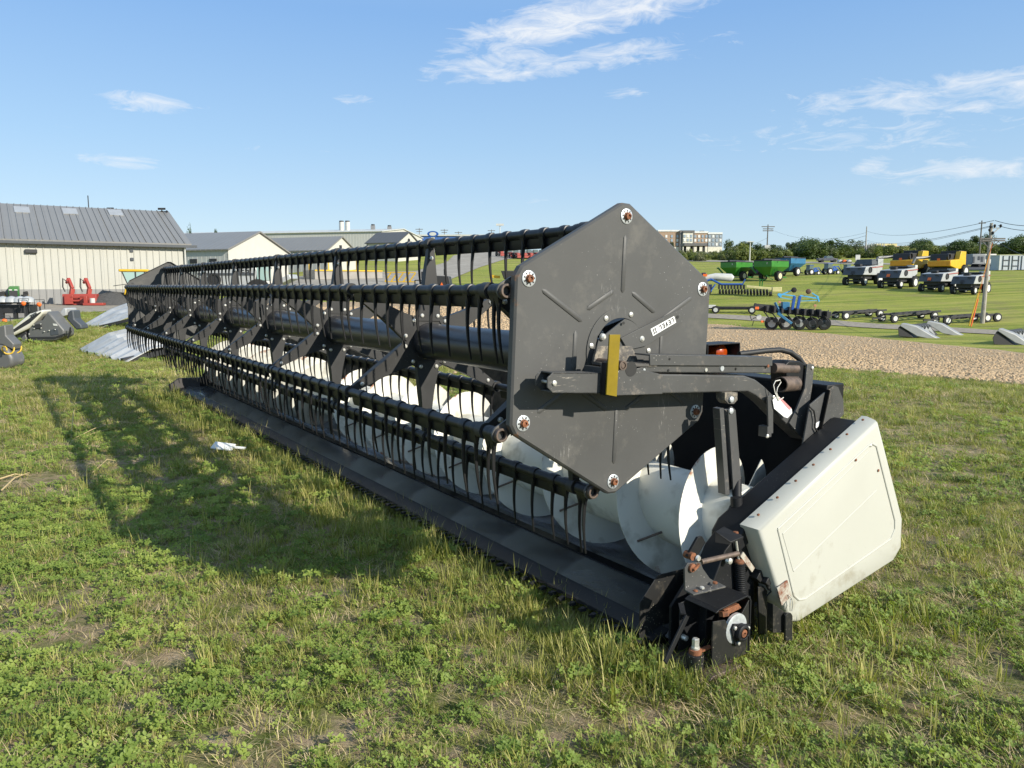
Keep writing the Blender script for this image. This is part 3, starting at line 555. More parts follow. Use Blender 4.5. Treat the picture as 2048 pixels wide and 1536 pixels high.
mb = MB(); a, b = H(1374, 1232, -.38), H(1330, 1325, -.42); mb.bar((a[0], -.38, a[1]), (b[0], -.42, b[1]), .022, .008, (0, 1, 0)); mb.bar((a[0], -.36, a[1]), (a[0] + .05, -.30, a[1] + .01), .022, .008, (0, 0, 1)); mb.build('brace_bar', m_black, gb, .001)
v_, z_ = H(1390, 1325, -.41); mb = MB(); mb.lathe([(.032, -.02), (.034, .02), (.033, .035), (.024, .04)], (v_, -.41, z_), (0, 0, 1), 20); mb.build('knife_head', m_dirty, gb)
mb = MB(); mb.lathe([(.026, .038), (.025, .055), (.018, .058)], (v_, -.41, z_), (0, 0, 1), 20); mb.bar((v_ + .01, -.41, z_ + .042), (v_ + .075, -.42, z_ + .050), .02, .008); mb.build('rusty_collar', m_rust, gb)
mb = MB(); mb.lathe([(.017, .056), (.017, .066)], (v_, -.41, z_), (0, 0, 1), 20); mb.lathe([(.0145, .066), (.0145, .098), (.010, .101)], (v_, -.41, z_), (0, 0, 1), 6); mb.build('pale_bolt', m_bolt, gb)
# bracket, pull rod and spring above the drive
b3 = HP([(1369, 1182), (1368, 1136), (1374, 1126), (1400, 1124), (1404, 1136), (1418, 1156), (1434, 1166)], -.41); mb = MB(); mb.prism(b3, 'y', -.414, -.406)
(x0, zz0), (x1, zz1) = b3[0], b3[-1]; mb.add([(x0, -.41, zz0), (x1, -.41, zz1), (x1, -.455, zz1 - .004), (x0, -.455, zz0 - .004), (x0, -.41, zz0 + .006), (x1, -.41, zz1 + .006), (x1, -.455, zz1 + .002), (x0, -.455, zz0 + .002)], [(0, 1, 2, 3), (4, 7, 6, 5), (0, 4, 5, 1), (1, 5, 6, 2), (2, 6, 7, 3), (3, 7, 4, 0)]); bro = mb.build('rod_bracket', m_arm, gb, .001)
v_, z_ = H(1383, 1135, -.415); b_ = MB(); b_.lathe([(.017, 0), (.017, -.010), (.009, -.012)], (v_, -.414, z_), (0, 1, 0), 10); b_.bar((v_ - .005, -.43, z_ - .004), (v_ + .03, -.426, z_ + .010), .01, .01); b_.build('rusty_nut', m_rust, bro)
for px, py in ((1392, 1185), (1405, 1178), (1431, 1168)):
    v_, z_ = H(px, py, -.44); b_ = MB(); b_.lathe([(.010, 0), (.009, .006), (.004, .008)], (v_, -.437, z_ + .002), (0, -.1, 1), 8); b_.build('bolt', m_rust if px != 1405 else m_bolt, bro)
a, b = H(1402, 1124, -.40), H(1476, 1107, -.40); mb = MB(); mb.path([(a[0], -.40, a[1]), (b[0], -.40, b[1])], .0105, 14); mb.build('pull_rod', m_rustpipe, hdr)
a, b = H(1478, 1124, -.35), H(1481, 1186, -.35); ax = V((b[0] - a[0], 0, b[1] - a[1])); Ls = ax.length; ax.normalize()
mb = MB(); nn = 15; P = []
for i in range(nn * 12 + 1):
    t = i / (nn * 12); g = 2 * PI * nn * t; P.append(V((a[0], -.35, a[1])) + ax * (Ls * t) + V((math.cos(g) * .0215, math.sin(g) * .0215, 0)))
mb.path(P, .0042, 6); mb.path([V((a[0], -.35, a[1])), V((b[0], -.35, b[1]))], .012, 10); spo = mb.build('coil_spring', m_black, hdr)
mb = MB(); mb.lathe([(.022, -.006), (.022, .004), (.015, .012), (.009, .014)], (a[0], -.35, a[1]), (0, 0, 1), 16); mb.build('spring_cap', m_rust, spo)
tp2 = H(1471, 1075, -.35); mb = MB(); mb.path([(a[0], -.35, a[1]), (tp2[0], -.35, tp2[1])], .0055, 10); mb.build('spring_rod', m_bolt, spo)
lb_ = [V((*H(1431, 1063, -.36)[:1], -.36, H(1431, 1063, -.36)[1])), V((H(1448, 1053, -.30)[0], -.30, H(1448, 1053, -.30)[1])), V((H(1487, 1073, -.40)[0], -.40, H(1487, 1073, -.40)[1])), V((H(1461, 1084, -.39)[0], -.39, H(1461, 1084, -.39)[1]))]
mb = MB(); mb.add([tuple(p) for p in lb_] + [tuple(p - V((0, 0, .008))) for p in lb_], [(0, 1, 2, 3), (4, 7, 6, 5), (0, 4, 5, 1), (1, 5, 6, 2), (2, 6, 7, 3), (3, 7, 4, 0)]); mb.add([tuple(lb_[0]), tuple(lb_[3]), tuple(lb_[3] - V((0, 0, .012))), tuple(lb_[0] - V((0, 0, .045)))], [(0, 1, 2, 3)]); lbo = mb.build('spring_bracket', m_black, hdr, .001)
v_, z_ = H(1471, 1070, -.36); b_ = MB(); b_.lathe([(.017, -.002), (.016, .003), (.012, .004), (.011, .014), (.004, .016)], (v_, -.36, z_), (0, 0, 1), 8); b_.build('rusty_nut', m_rust, lbo)
a, b = H(1483, 1108, -.36), H(1506, 1140, -.36); mb = MB(); mb.bar((a[0], -.36, a[1]), (b[0], -.36, b[1]), .024, .006, (0, 1, 0)); mb.build('flat_link', m_rw, hdr, .001)
v_, z_ = H(1459, 1122, -.36); b_ = MB(); b_.lathe([(.014, .01), (.013, -.006), (.006, -.01)], (v_, -.36, z_), (0, 1, 0), 10); b_.build('bolt', m_bolt, hdr)
v_, z_ = H(1518, 1152, -.36); rx = M.Rotation(.7, 3, 'Y'); mb = MB(); mb.box((v_, -.35, z_), (.05, .05, .045), rx); mb.box((v_ + .018, -.38, z_ - .018), (.035, .04, .03), rx); mb.tube((v_ + .02, -.38, z_ - .02), (v_ + .035, -.39, z_ - .06), .008); mb.build('cable_connector', m_rubber, hdr, .003)
mb = MB(); mb.path([(v_ + .03, -.38, z_ - .03), (v_ + .045, -.39, z_ - .07), (v_ + .03, -.38, z_ - .09)], .004, 8); mb.build('wire', m_rubber, hdr)
mb = MB(); s4 = HP([(1515, 1174), (1526, 1172), (1533, 1182), (1532, 1268), (1517, 1268)], -.37); mb.prism(s4, 'y', -.374, -.366); mb.build('flat_strap', m_dirty, hdr, .001)
p = H(1568, 1226, -.48); mb = MB(); w4 = HP([(1568, 1230), (1572, 1225), (1579, 1225), (1582, 1230), (1582, 1280), (1568, 1280)], -.48); mb.prism(w4, 'y', -.488, -.478); mb.prism(HP([(1538, 1205), (1570, 1226), (1570, 1262), (1538, 1262)], -.45), 'y', -.47, -.44); mb.build('skid_post', m_dirty, hdr, .001)
# lower pivot lug on the rail's front end
mb = MB(); lg = HP([(1372, 1112), (1394, 1074), (1402, 1072), (1409, 1084), (1390, 1117), (1380, 1120)], -.38); mb.prism(lg, 'y', -.386, -.374); lgo = mb.build('pivot_lug', m_black, hdr, .001)
v_, z_ = H(1383, 1112, -.39); b_ = MB(); b_.tube((v_, -.40, z_), (v_, -.36, z_), .016, n=14); b_.build('rusty_nut', m_rust, lgo); b_ = MB(); b_.lathe([(.013, 0), (.01, -.008)], (v_ + .018, -.405, z_ - .008), (0, 1, 0), 12); b_.build('bolt', m_bolt, lgo)
mb = MB(); nose = [(.20, RC - 1.24), (.20, RC - 1.0), (.30, RC - .82), (.39, rail(.39) - .02), (.48, RC - .82), (.52, RC - 1.24)]; mb.prism(nose, 'y', -.335, -.225); mb.build('end_nose', m_black, hdr, .004)
mb = MB(); mb.prism([(.05, RC - 1.25), (.26, RC - 1.25), (.24, RC - 1.235), (.07, RC - 1.235)], 'y', -.49, -.27); mb.build('skid_shoe', m_rustpipe, hdr, .002)
# --- far end: end sheet, divider, arm ------------------------------------------
mb = MB(); mb.prism([(-.08, RC - 1.26), (-.085, RC - 1.125), (.05, RC - 1.04), (.36, RC - 1.05), (.50, RC - .80), (1.25, RC - .36), (1.25, RC - 1.05), (.4, RC - 1.25)], 'y', 9.30, 9.32); mb.build('end_sheet', m_black, hdr)
mb = MB(); mb.prism([(-.07, RC - 1.26), (-.08, RC - 1.13), (.05, RC - 1.045), (.33, RC - 1.05), (.33, RC - 1.26)], 'y', 9.285, 9.30); m_div = mat('scuffed_divider', (.055, .05, .05), .5, dirt=(.5, .5, .5), dscale=5, damt=.12); mb.build('divider_plate', m_div, hdr)
mb = MB(); mb.prism(SH, 'y', 9.33, 9.41); mb.build('end_shield', m_white, hdr, .02)
mb = MB(); mb.prism([(-.45, ZR - .02), (.45, ZR - .02), (1.0, ZR - .45), (1.0, ZR - .55), (.42, ZR - .12), (-.45, ZR - .12)], 'y', 9.46, 9.53); mb.build('reel_arm', m_arm, hdr, .004)
# ================================================================== terrain
P_L = [(0, 0), (13, 0), (30, .05), (50, .15), (57, .23), (80, .5), (120, 1.2), (200, 3), (400, 9), (900, 20), (3500, 22)]
P_M = [(0, 0), (13, 0), (25, -.1), (40, .1), (55, .35), (70, 1.0), (90, 2.3), (120, 4.6), (160, 7.8), (200, 10), (300, 15), (500, 21), (900, 22), (3500, 24)]
P_R = [(0, 0), (13, 0), (20, -.4), (30, -1.1), (40, -1.6), (50, -1.95), (60, -2.15), (70, -2.2), (80, -1.5), (90, -.5), (100, .5), (120, 2.1), (140, 3.5), (160, 4.6), (200, 7.2), (240, 9.5), (300, 12.5), (500, 17), (900, 20), (3500, 24)]
PL = [np.array(p, float).T for p in (P_L, P_M, P_R)]
def sstep(a, b, x): t = min(1, max(0, (x - a) / (b - a))); return t * t * (3 - 2 * t)
def prof(k, d): return float(np.interp(d, PL[k][0], PL[k][1]))
def zg(x, y):
    d = math.hypot(x, y); a = math.degrees(math.atan2(x, y)) if d > 1e-6 else 0
    if abs(a) > 90: a = math.copysign(90, a)
    s = lambda k: (prof(k, d * .94) + prof(k, d) * 2 + prof(k, d * 1.06)) / 4
    l = 1 - sstep(-22, -14, a); r = sstep(2, 10, a); m = 1 - l - r; z = 0
    for k, wgt in ((0, l), (1, m), (2, r)):
        if wgt > 0: z += wgt * s(k)
    return z + bumpz(x, y, d)
def bumpz(x, y, d):
    f = 1 if d < 14 else max(0, 1 - (d - 14) / 10)
    return 0 if f <= 0 else f * (.018 * mnoise.noise(V((x * .9, y * .9, 0))) + .010 * mnoise.noise(V((x * 3.1, y * 3.1, 5))) - .012)
def gp(px, py, dmax=900):                 # pixel -> point on the terrain
    r = ray(px, py); r = r / r.y; lo = 1.0; d = 1.0; step = .5
    while d < dmax:
        P = CAM + r * d
        if P.z < zg(P.x, P.y):
            a, b = lo, d
            for _ in range(24):
                m = (a + b) / 2; Q = CAM + r * m
                if Q.z < zg(Q.x, Q.y): b = m
                else: a = m
            Q = CAM + r * b; return V((Q.x, Q.y, zg(Q.x, Q.y)))
        lo = d; d += max(.25, d * .01)
    Q = CAM + r * dmax; return V((Q.x, Q.y, zg(Q.x, Q.y)))
def gd(px, d):                            # ground point below a pixel column, d metres ahead
    x = (px - 1024) / FPX * d / math.cos(PITCH) * 1.0; return V((x, d, zg(x, d)))
def ground_mat(name, stops, mode):
    m = bpy.data.materials.new(name); m.use_nodes = True; nt = m.node_tree; b = nt.nodes['Principled BSDF']; N = nt.nodes.new; Lk = nt.links.new
    b.inputs['Roughness'].default_value = .92; b.inputs['Specular IOR Level'].default_value = .15
    ge = N('ShaderNodeNewGeometry')
    def ns(sc_, det=8, rg=.65, off=None):
        n = N('ShaderNodeTexNoise'); n.inputs['Scale'].default_value = sc_; n.inputs['Detail'].default_value = det; n.inputs['Roughness'].default_value = rg; Lk(ge.outputs['Position'], n.inputs['Vector']); return n.outputs['Fac']
    def ramp(s, st):
        r = N('ShaderNodeValToRGB'); e = r.color_ramp.elements
        while len(e) < len(st): e.new(.5)
        for i, (p, c) in enumerate(st): e[i].position = p; e[i].color = tuple(c) + (1,)
        Lk(s, r.inputs[0]); return r.outputs[0]
    def mix(f, a, bb, mode_='MIX'):
        x = N('ShaderNodeMix'); x.data_type = 'RGBA'; x.blend_type = mode_
        for s, v in ((x.inputs[0], f), (x.inputs[6], a), (x.inputs[7], bb)):
            if hasattr(v, 'links'): Lk(v, s)
            else: s.default_value = v if not isinstance(v, tuple) or len(v) == 4 else v + (1,)
        return x.outputs[2]
    return m, nt, b, N, Lk, ge, ns, ramp, mix
m_g, nt, b, N, Lk, ge, ns, ramp, mix = ground_mat('ground_soil_and_turf', None, 0)
soil = ramp(ns(6, 10, .7), [(.25, (.13, .095, .06)), (.5, (.33, .25, .16)), (.75, (.55, .44, .30))])
green = ramp(ns(2.2, 10, .75), [(.2, (.045, .065, .014)), (.48, (.11, .14, .03)), (.65, (.19, .19, .055)), (.85, (.30, .26, .11))])
near = mix(ramp(ns(5, 8, .7), [(.42, (0, 0, 0)), (.60, (1, 1, 1))]), soil, green)
turf0 = ramp(ns(.30, 9, .72), [(.30, (.135, .18, .022)), (.47, (.20, .24, .032)), (.60, (.28, .285, .05)), (.75, (.38, .33, .11))])
turf = mix(.6, turf0, ramp(ns(4.5, 6, .8), [(.25, (.07, .10, .014)), (.5, (.175, .215, .034)), (.75, (.33, .33, .085))]))
ln = N('ShaderNodeVectorMath'); ln.operation = 'LENGTH'; Lk(ge.outputs['Position'], ln.inputs[0])
mr = N('ShaderNodeMapRange'); mr.inputs[1].default_value = 9; mr.inputs[2].default_value = 24; Lk(ln.outputs['Value'], mr.inputs[0])
mp_ = N('ShaderNodeMapping'); mp_.inputs['Scale'].default_value = (.05, .9, .3); mp_.inputs['Rotation'].default_value = (0, 0, .18); Lk(ge.outputs['Position'], mp_.inputs[0]); st_ = N('ShaderNodeTexNoise'); st_.inputs['Scale'].default_value = 1; st_.inputs['Detail'].default_value = 5; Lk(mp_.outputs[0], st_.inputs['Vector'])
turf = mix(ramp(st_.outputs['Fac'], [(.42, (0, 0, 0)), (.66, (.75, .75, .75))]), turf, (.36, .34, .085)); turf = mix(ramp(st_.outputs['Fac'], [(.30, (.6, .6, .6)), (.45, (0, 0, 0))]), turf, (.10, .145, .022))
c_ = mix(mr.outputs[0], near, turf)
# browner, tramped ground on the right-hand lawn and by the yard
br = ramp(ns(.22, 8, .7), [(.50, (0, 0, 0)), (.66, (.6, .6, .6))]); c_ = mix(br, c_, (.21, .165, .085))
Lk(c_, b.inputs['Base Color'])
bp = N('ShaderNodeBump'); bp.inputs['Strength'].default_value = .8; bp.inputs['Distance'].default_value = .06; Lk(ns(14, 8, .75), bp.inputs['Height']); Lk(bp.outputs[0], b.inputs['Normal'])
azs = [R(a) for a in list(np.arange(-60, 60.1, .8)) + list(range(66, 300, 8))]
ds = [.6]
while ds[-1] < 3400: ds.append(ds[-1] + max(.10, ds[-1] * .022))
vs = [(0, 0, zg(0, 0))]; fs = []; na = len(azs)
for d in ds:
    for a in azs: x, y = d * math.sin(a), d * math.cos(a); vs.append((x, y, zg(x, y)))
for i in range(na): fs.append((0, 1 + i, 1 + (i + 1) % na))
for k in range(len(ds) - 1):
    for i in range(na):
        j = (i + 1) % na; fs.append((1 + k * na + i, 1 + (k + 1) * na + i, 1 + (k + 1) * na + j, 1 + k * na + j))
mb = MB(); mb.v = vs; mb.f = fs; mb.mi = [0] * len(fs); struct(mb.build('ground', m_g, smooth=180))
def patch(name, far, near, mt, lift, nx=60, ny=16, wob=.0):
    fx = [p[0] for p in far]; x0, x1 = max(far[0][0], near[0][0]), min(far[-1][0], near[-1][0]); V_ = []
    for i in range(nx + 1):
        px = x0 + (x1 - x0) * i / nx
        A = gp(px, float(np.interp(px, fx, [p[1] for p in far]))); B = gp(px, float(np.interp(px, [p[0] for p in near], [p[1] for p in near])))
        w0 = wob * mnoise.noise(V((A.x * .5, A.y * .5, 3))); w1 = wob * mnoise.noise(V((B.x * .6, B.y * .6, 9)))
        A = A + (A - B).normalized() * w0; B = B + (A - B).normalized() * w1
        for j in range(ny + 1):
            q = A.lerp(B, j / ny); V_.append((q.x, q.y, zg(q.x, q.y) + lift))
    F = [(i * (ny + 1) + j, i * (ny + 1) + j + 1, (i + 1) * (ny + 1) + j + 1, (i + 1) * (ny + 1) + j) for i in range(nx) for j in range(ny)]
    mb = MB(); mb.v = V_; mb.f = F; mb.mi = [0] * len(F); o = struct(mb.build(name, mt, smooth=180)); return o
# tilled strip
m_t, nt, b, N, Lk, ge, ns, ramp, mix = ground_mat('tilled_earth', None, 0)
vo = N('ShaderNodeTexVoronoi'); vo.inputs['Scale'].default_value = 9; Lk(ge.outputs['Position'], vo.inputs['Vector'])
cl = ramp(ns(9, 8, .75), [(.28, (.21, .14, .08)), (.5, (.42, .30, .18)), (.72, (.62, .48, .315))])
Lk(mix(.3, cl, ramp(ns(.5, 5), [(.3, (.32, .24, .15)), (.7, (.50, .39, .26))])), b.inputs['Base Color'])
bp = N('ShaderNodeBump'); bp.inputs['Strength'].default_value = 1; bp.inputs['Distance'].default_value = .12; Lk(ns(7, 8, .7), bp.inputs['Height']); Lk(bp.outputs[0], b.inputs['Normal'])
F_FAR = [(430, 607), (800, 603), (1000, 603), (1100, 612), (1418, 648), (1700, 672), (2048, 706), (2300, 724)]
F_NEAR = [(430, 628), (700, 645), (1000, 668), (1200, 690), (1480, 722), (1700, 742), (2048, 772), (2300, 794)]
patch('tilled_field', F_FAR, F_NEAR, m_t, .03, 160, 30, 1.1)
m_r, nt, b, N, Lk, ge, ns, ramp, mix = ground_mat('gravel_lane', None, 0)
Lk(ramp(ns(3, 9, .7), [(.3, (.19, .165, .135)), (.55, (.30, .265, .215)), (.8, (.40, .355, .29))]), b.inputs['Base Color'])
patch('gravel_lane', [(1080, 598), (1417, 628), (1662, 641), (1748, 648), (1990, 661), (2300, 680)], [(1080, 604), (1417, 636.5), (1662, 651), (1748, 657), (1990, 669.5), (2300, 690)], m_r, .05, 60, 6, .3)
m_c, nt, b, N, Lk, ge, ns, ramp, mix = ground_mat('worn_concrete', None, 0)
Lk(ramp(ns(.5, 10, .75), [(.3, (.20, .18, .15)), (.55, (.31, .285, .245)), (.75, (.42, .39, .34))]), b.inputs['Base Color'])
patch('driveway', [(480, 560), (560, 556), (700, 546), (830, 543), (895, 524), (905, 512), (950, 503.5), (1120, 500)], [(480, 598), (560, 598), (700, 597), (830, 594), (900, 560), (960, 535), (1010, 519), (1120, 508)], m_c, .06, 60, 14)
patch('gravel_yard', [(-150, 605), (0, 605), (250, 603), (330, 603)], [(-150, 655), (0, 646), (60, 640), (140, 627.5), (260, 620), (330, 612)], m_r, .03, 40, 8, .3)
patch('far_road', [(1250, 518), (1600, 523.5), (1800, 527), (1900, 528), (2120, 526)], [(1250, 521), (1600, 526.5), (1800, 530), (1900, 531), (2120, 529)], m_c, .06, 50, 3)
m_as = mat('asphalt', (.05, .05, .052), .85, var=.2, vscale=1)
patch('asphalt_lot', [(1780, 533), (1900, 533), (2300, 533)], [(1780, 537), (1900, 540), (2300, 542)], m_as, .07, 30, 4)
# ------------------------------------------------------------------ grass, clover, dry thatch
def leafmat(name, cols, tr=.35, rough=.5):
    m = bpy.data.materials.new(name); m.use_nodes = True; nt = m.node_tree; b = nt.nodes['Principled BSDF']; N = nt.nodes.new; Lk = nt.links.new; out = nt.nodes['Material Output']
    oi = N('ShaderNodeObjectInfo'); ge = N('ShaderNodeNewGeometry'); nz = N('ShaderNodeTexNoise'); nz.inputs['Scale'].default_value = 1.1; nz.inputs['Detail'].default_value = 4; Lk(ge.outputs['Position'], nz.inputs['Vector'])
    ad = N('ShaderNodeMath'); ad.operation = 'MULTIPLY_ADD'; Lk(oi.outputs['Random'], ad.inputs[0]); ad.inputs[1].default_value = .62; sb = N('ShaderNodeMath'); sb.operation = 'SUBTRACT'; Lk(nz.outputs['Fac'], sb.inputs[0]); sb.inputs[1].default_value = .31; Lk(sb.outputs[0], ad.inputs[2])
    r = N('ShaderNodeValToRGB'); e = r.color_ramp.elements
    while len(e) < len(cols): e.new(.5)
    for i, c in enumerate(cols): e[i].position = i / (len(cols) - 1); e[i].color = tuple(c) + (1,)
    Lk(ad.outputs[0], r.inputs[0]); Lk(r.outputs[0], b.inputs['Base Color']); b.inputs['Roughness'].default_value = rough; b.inputs['Specular IOR Level'].default_value = .35
    t = N('ShaderNodeBsdfTranslucent'); mx = N('ShaderNodeMixShader'); mx.inputs[0].default_value = tr; g = N('ShaderNodeMix'); g.data_type = 'RGBA'; g.blend_type = 'MULTIPLY'; g.inputs[0].default_value = 1; Lk(r.outputs[0], g.inputs[6]); g.inputs[7].default_value = (1.5, 1.6, .7, 1); Lk(g.outputs[2], t.inputs[0])
    Lk(b.outputs[0], mx.inputs[1]); Lk(t.outputs[0], mx.inputs[2]); Lk(mx.outputs[0], out.inputs[0]); return m
m_bl = leafmat('grass_blade', [(.10, .135, .024), (.185, .215, .042), (.29, .295, .075), (.46, .40, .15)])
m_cl = leafmat('clover_leaf', [(.085, .135, .026), (.15, .215, .040), (.23, .295, .060), (.33, .38, .09)], .38, .55)
m_dry = leafmat('dry_straw', [(.36, .27, .15), (.50, .39, .22), (.62, .50, .31)], .15, .7)
m_yel = leafmat('pale_stem', [(.26, .27, .08), (.36, .34, .11), (.46, .40, .17)], .25, .6)
rg = random.Random(3)
gcol = bpy.data.collections.new('turf_kinds')
def blade(mb, base, h, w, lean, az, curl, m, seg=4):
    mb.m = m; d = V((math.cos(az), math.sin(az), 0)); s = V((-d.y, d.x, 0)); vs = []
    for i in range(seg + 1):
        t = i / seg; p = V(base) + d * (lean * h * (t ** 1.3) + curl * h * t * t) + V((0, 0, h * (t - .25 * curl * t * t - .15 * lean * t * t)))
        ww = w * (1 - t ** 2.2) * .5 + w * .02; vs += [p - s * ww, p + s * ww]
    mb.add(vs, [(2 * i, 2 * i + 1, 2 * i + 3, 2 * i + 2) for i in range(seg)])
def tuft(name, n, r, h, w, lean, mats, probs, curl=.3, seg=4, cut=False):
    mb = MB()
    for _ in range(n):
        a = rg.uniform(0, 2 * PI); q = r * math.sqrt(rg.random()); hh = h * rg.uniform(.5, 1.15); k = rg.choices(range(len(mats)), probs)[0]
        blade(mb, (q * math.cos(a), q * math.sin(a), 0), hh, w * rg.uniform(.7, 1.3), lean * rg.uniform(.1, 1.3), a + rg.uniform(-1.2, 1.2), curl * rg.uniform(0, 1.4), k, seg)
    o = mb.build(name, mats, smooth=0); COL.objects.unlink(o); gcol.objects.link(o); return o
def clover(name, n, r, h, ls):
    mb = MB()
    for _ in range(n):
        a = rg.uniform(0, 2 * PI); q = r * math.sqrt(rg.random()); hh = h * rg.uniform(.35, 1.1) * (1.1 - .5 * q / r)
        b0 = V((q * .5 * math.cos(a), q * .5 * math.sin(a), 0)); tip = V((q * math.cos(a), q * math.sin(a), hh)); mb.m = 1
        s = V((math.sin(a), -math.cos(a), 0)) * .0012; mb.add([b0 - s, b0 + s, tip + s, tip - s], [(0, 1, 2, 3)]); mb.m = 0
        nrm = (V((rg.uniform(-.6, .6), rg.uniform(-.6, .6), 1)).normalized() + V((.62, -.42, .2))).normalized(); x = nrm.orthogonal().normalized(); y = nrm.cross(x); f0 = rg.uniform(0, 6.28); l = ls * rg.uniform(.65, 1.25)
        for k in range(3):
            an = f0 + k * 2.0944 + rg.uniform(-.25, .25); d = (x * math.cos(an) + y * math.sin(an)); e = nrm.cross(d); up = nrm * rg.uniform(.0, .5) * l
            mb.add([tip, tip + d * l * .35 + e * l * .26 + up * .3, tip + d * l * .75 + e * l * .30 + up * .6, tip + d * l + up * .8, tip + d * l * .75 - e * l * .30 + up * .6, tip + d * l * .35 - e * l * .26 + up * .3, tip + d * l * .55 + up * .25], [(0, 1, 6), (1, 2, 6), (2, 3, 6), (3, 4, 6), (4, 5, 6), (5, 0, 6)])
    o = mb.build(name, [m_cl, m_yel], smooth=0); COL.objects.unlink(o); gcol.objects.link(o); return o
# sorted by name: 0-2 clover, 3-4 dry, 5-8 grass, 9-10 stubble
for i, (n, r, h, ls) in enumerate(((17, .075, .070, .0185), (11, .05, .095, .023), (22, .10, .045, .016))): clover('clover_plant_%d' % i, n, r, h, ls)
tuft('dry_tuft_0', 30, .09, .06, .0030, 1.8, [m_dry, m_bl], [8, 1], .6, 3); tuft('dry_tuft_1', 22, .10, .03, .0028, 4.0, [m_dry], [1], .2, 3)
tuft('grass_tuft_0', 26, .055, .085, .0042, .8, [m_bl, m_yel, m_dry], [8, 1.5, 1.2]); tuft('grass_tuft_1', 20, .07, .065, .0036, 1.1, [m_bl, m_yel, m_dry], [7, 2, 2]); tuft('grass_tuft_2', 15, .04, .12, .0050, .5, [m_bl, m_yel], [8, 1]); tuft('grass_tuft_3', 40, .12, .045, .0034, 1.0, [m_bl, m_yel, m_dry], [7, 2, 2], .3, 3)
tuft('stubble_tuft_0', 10, .035, .13, .0058, .22, [m_bl, m_yel, m_dry], [5, 4, 1], .05); tuft('stubble_tuft_1', 8, .03, .17, .0052, .35, [m_bl, m_yel], [6, 3], .1)
def n2(x, y, s, o=0): return mnoise.fractal(V((x * s, y * s, o)), 1.0, 2.0, 4)
FFAR = None
def pix(P):
    d = V(P) - CAM; f = d.dot(CF); return (1024 + FPX * d.x / f, 768 - FPX * d.dot(CU) / f)
def in_patch(P):
    px, py = pix(P)
    e = 1.5 * mnoise.noise(V((P[0], P[1], 2)))
    if np.interp(px, [p[0] for p in F_FAR], [p[1] for p in F_FAR]) - 1 < py + e < np.interp(px, [p[0] for p in F_NEAR], [p[1] for p in F_NEAR]) + 1 and px > 430: return True
    if px < 330 and 600 < py < np.interp(px, [-150, 0, 60, 140, 260, 330], [655, 646, 640, 627.5, 620, 612]): return True
    return False
pts = []
BARE = [(gp(px, py), r * .6) for px, py, r in ((60, 1225, .42), (150, 1270, .3), (480, 1490, .34), (640, 1500, .28), (1090, 1440, .26), (330, 1330, .2), (700, 1230, .2), (900, 1400, .2), (1380, 1410, .3), (1900, 900, .5), (1720, 1330, .3), (210, 930, .5), (60, 975, .6), (1960, 1330, .35), (1010, 1230, .2))]
def scatter(d0, d1, dens, sc0, amax):
    area = .5 * (d1 * d1 - d0 * d0) * 2 * amax; n = int(area * dens)
    for _ in range(n):
        d = math.sqrt(rg.uniform(d0 * d0, d1 * d1)); a = rg.uniform(-amax, amax); x, y = d * math.sin(a), d * math.cos(a)
        q = V((x, y, 0)) - HC; v, u = q.dot(HV), q.dot(HU)
        inside = -.30 < u < 9.5 and .12 < v < 1.35
        if inside: continue
        z = zg(x, y)
        if d > 11 and in_patch((x, y, z)): continue
        c = n2(x, y, .55, 1) + .35 * n2(x, y, 2.3, 4); dr = n2(x, y, .8, 8) + .3 * n2(x, y, 3.1, 2); bare = n2(x, y, .9, 12) + .4 * n2(x, y, 2.7, 13)
        lx = -x / max(1, d)
        cl_bias = .14 if d < 6.5 and x < 1.2 else (.0 if d < 9 else -.35)
        if v < 0 and v > -.7 and -.5 < u < 9.5: pass
        r = rg.random(); near_knife = -.55 < v < .12 and -.3 < u < 9.5
        s = sc0 * rg.uniform(.7, 1.25); tilt = .12
        pc = max(.10, min(.62, .36 + .55 * (c + cl_bias))) if d < 12 else max(0, .10 + .3 * c)
        pd = max(.06, min(.45, .17 + .35 * dr)); ps = max(0, min(.45, .8 * (bare - .22))) if not near_knife else 0
        for B_, r_ in BARE:
            if (x - B_.x) ** 2 + ((y - B_.y) * .8) ** 2 < (r_ * (1 + .5 * mnoise.noise(V((x * 5, y * 5, 1))))) ** 2: ps = max(ps, .62); pc *= .6; pd = .4
        if rg.random() < ps: continue
        if near_knife and r < .30: k = rg.choice((7, 9, 10, 5, 6)); s *= 1.05
        elif r < pc: k = rg.choice((0, 1, 2, 2)); s *= rg.uniform(.8, 1.15)
        elif r < pc + pd: k = rg.choice((3, 4, 4))
        elif r > .965 and d < 14: k = rg.choice((9, 10))
        else: k = rg.choice((5, 6, 8, 8, 6) if d > 6 else (5, 6, 7, 8, 8))
        pts.append((x, y, z - .004, k, s, rg.uniform(0, 6.28) if k > 2 else rg.uniform(-.8, .8), rg.uniform(-tilt, tilt), rg.uniform(-tilt, tilt)))
AM = R(39)
for _ in range(1150):      # rank growth left standing along the knife
    u, v = rg.uniform(-.45, 9.4), rg.gauss(-.14, .11)
    if v > .02: continue
    Q = HC + HU * u + HV * v; k = rg.choice((5, 7, 7, 9, 10, 0, 1, 3, 6)); pts.append((Q.x, Q.y, zg(Q.x, Q.y) - .004, k, rg.uniform(.65, 1.0) * (1.25 if n2(Q.x, Q.y, 1.6, 3) > 0 else .8), rg.uniform(0, 6.28) if k > 2 else rg.uniform(-.8, .8), rg.uniform(-.15, .15), rg.uniform(-.15, .15)))
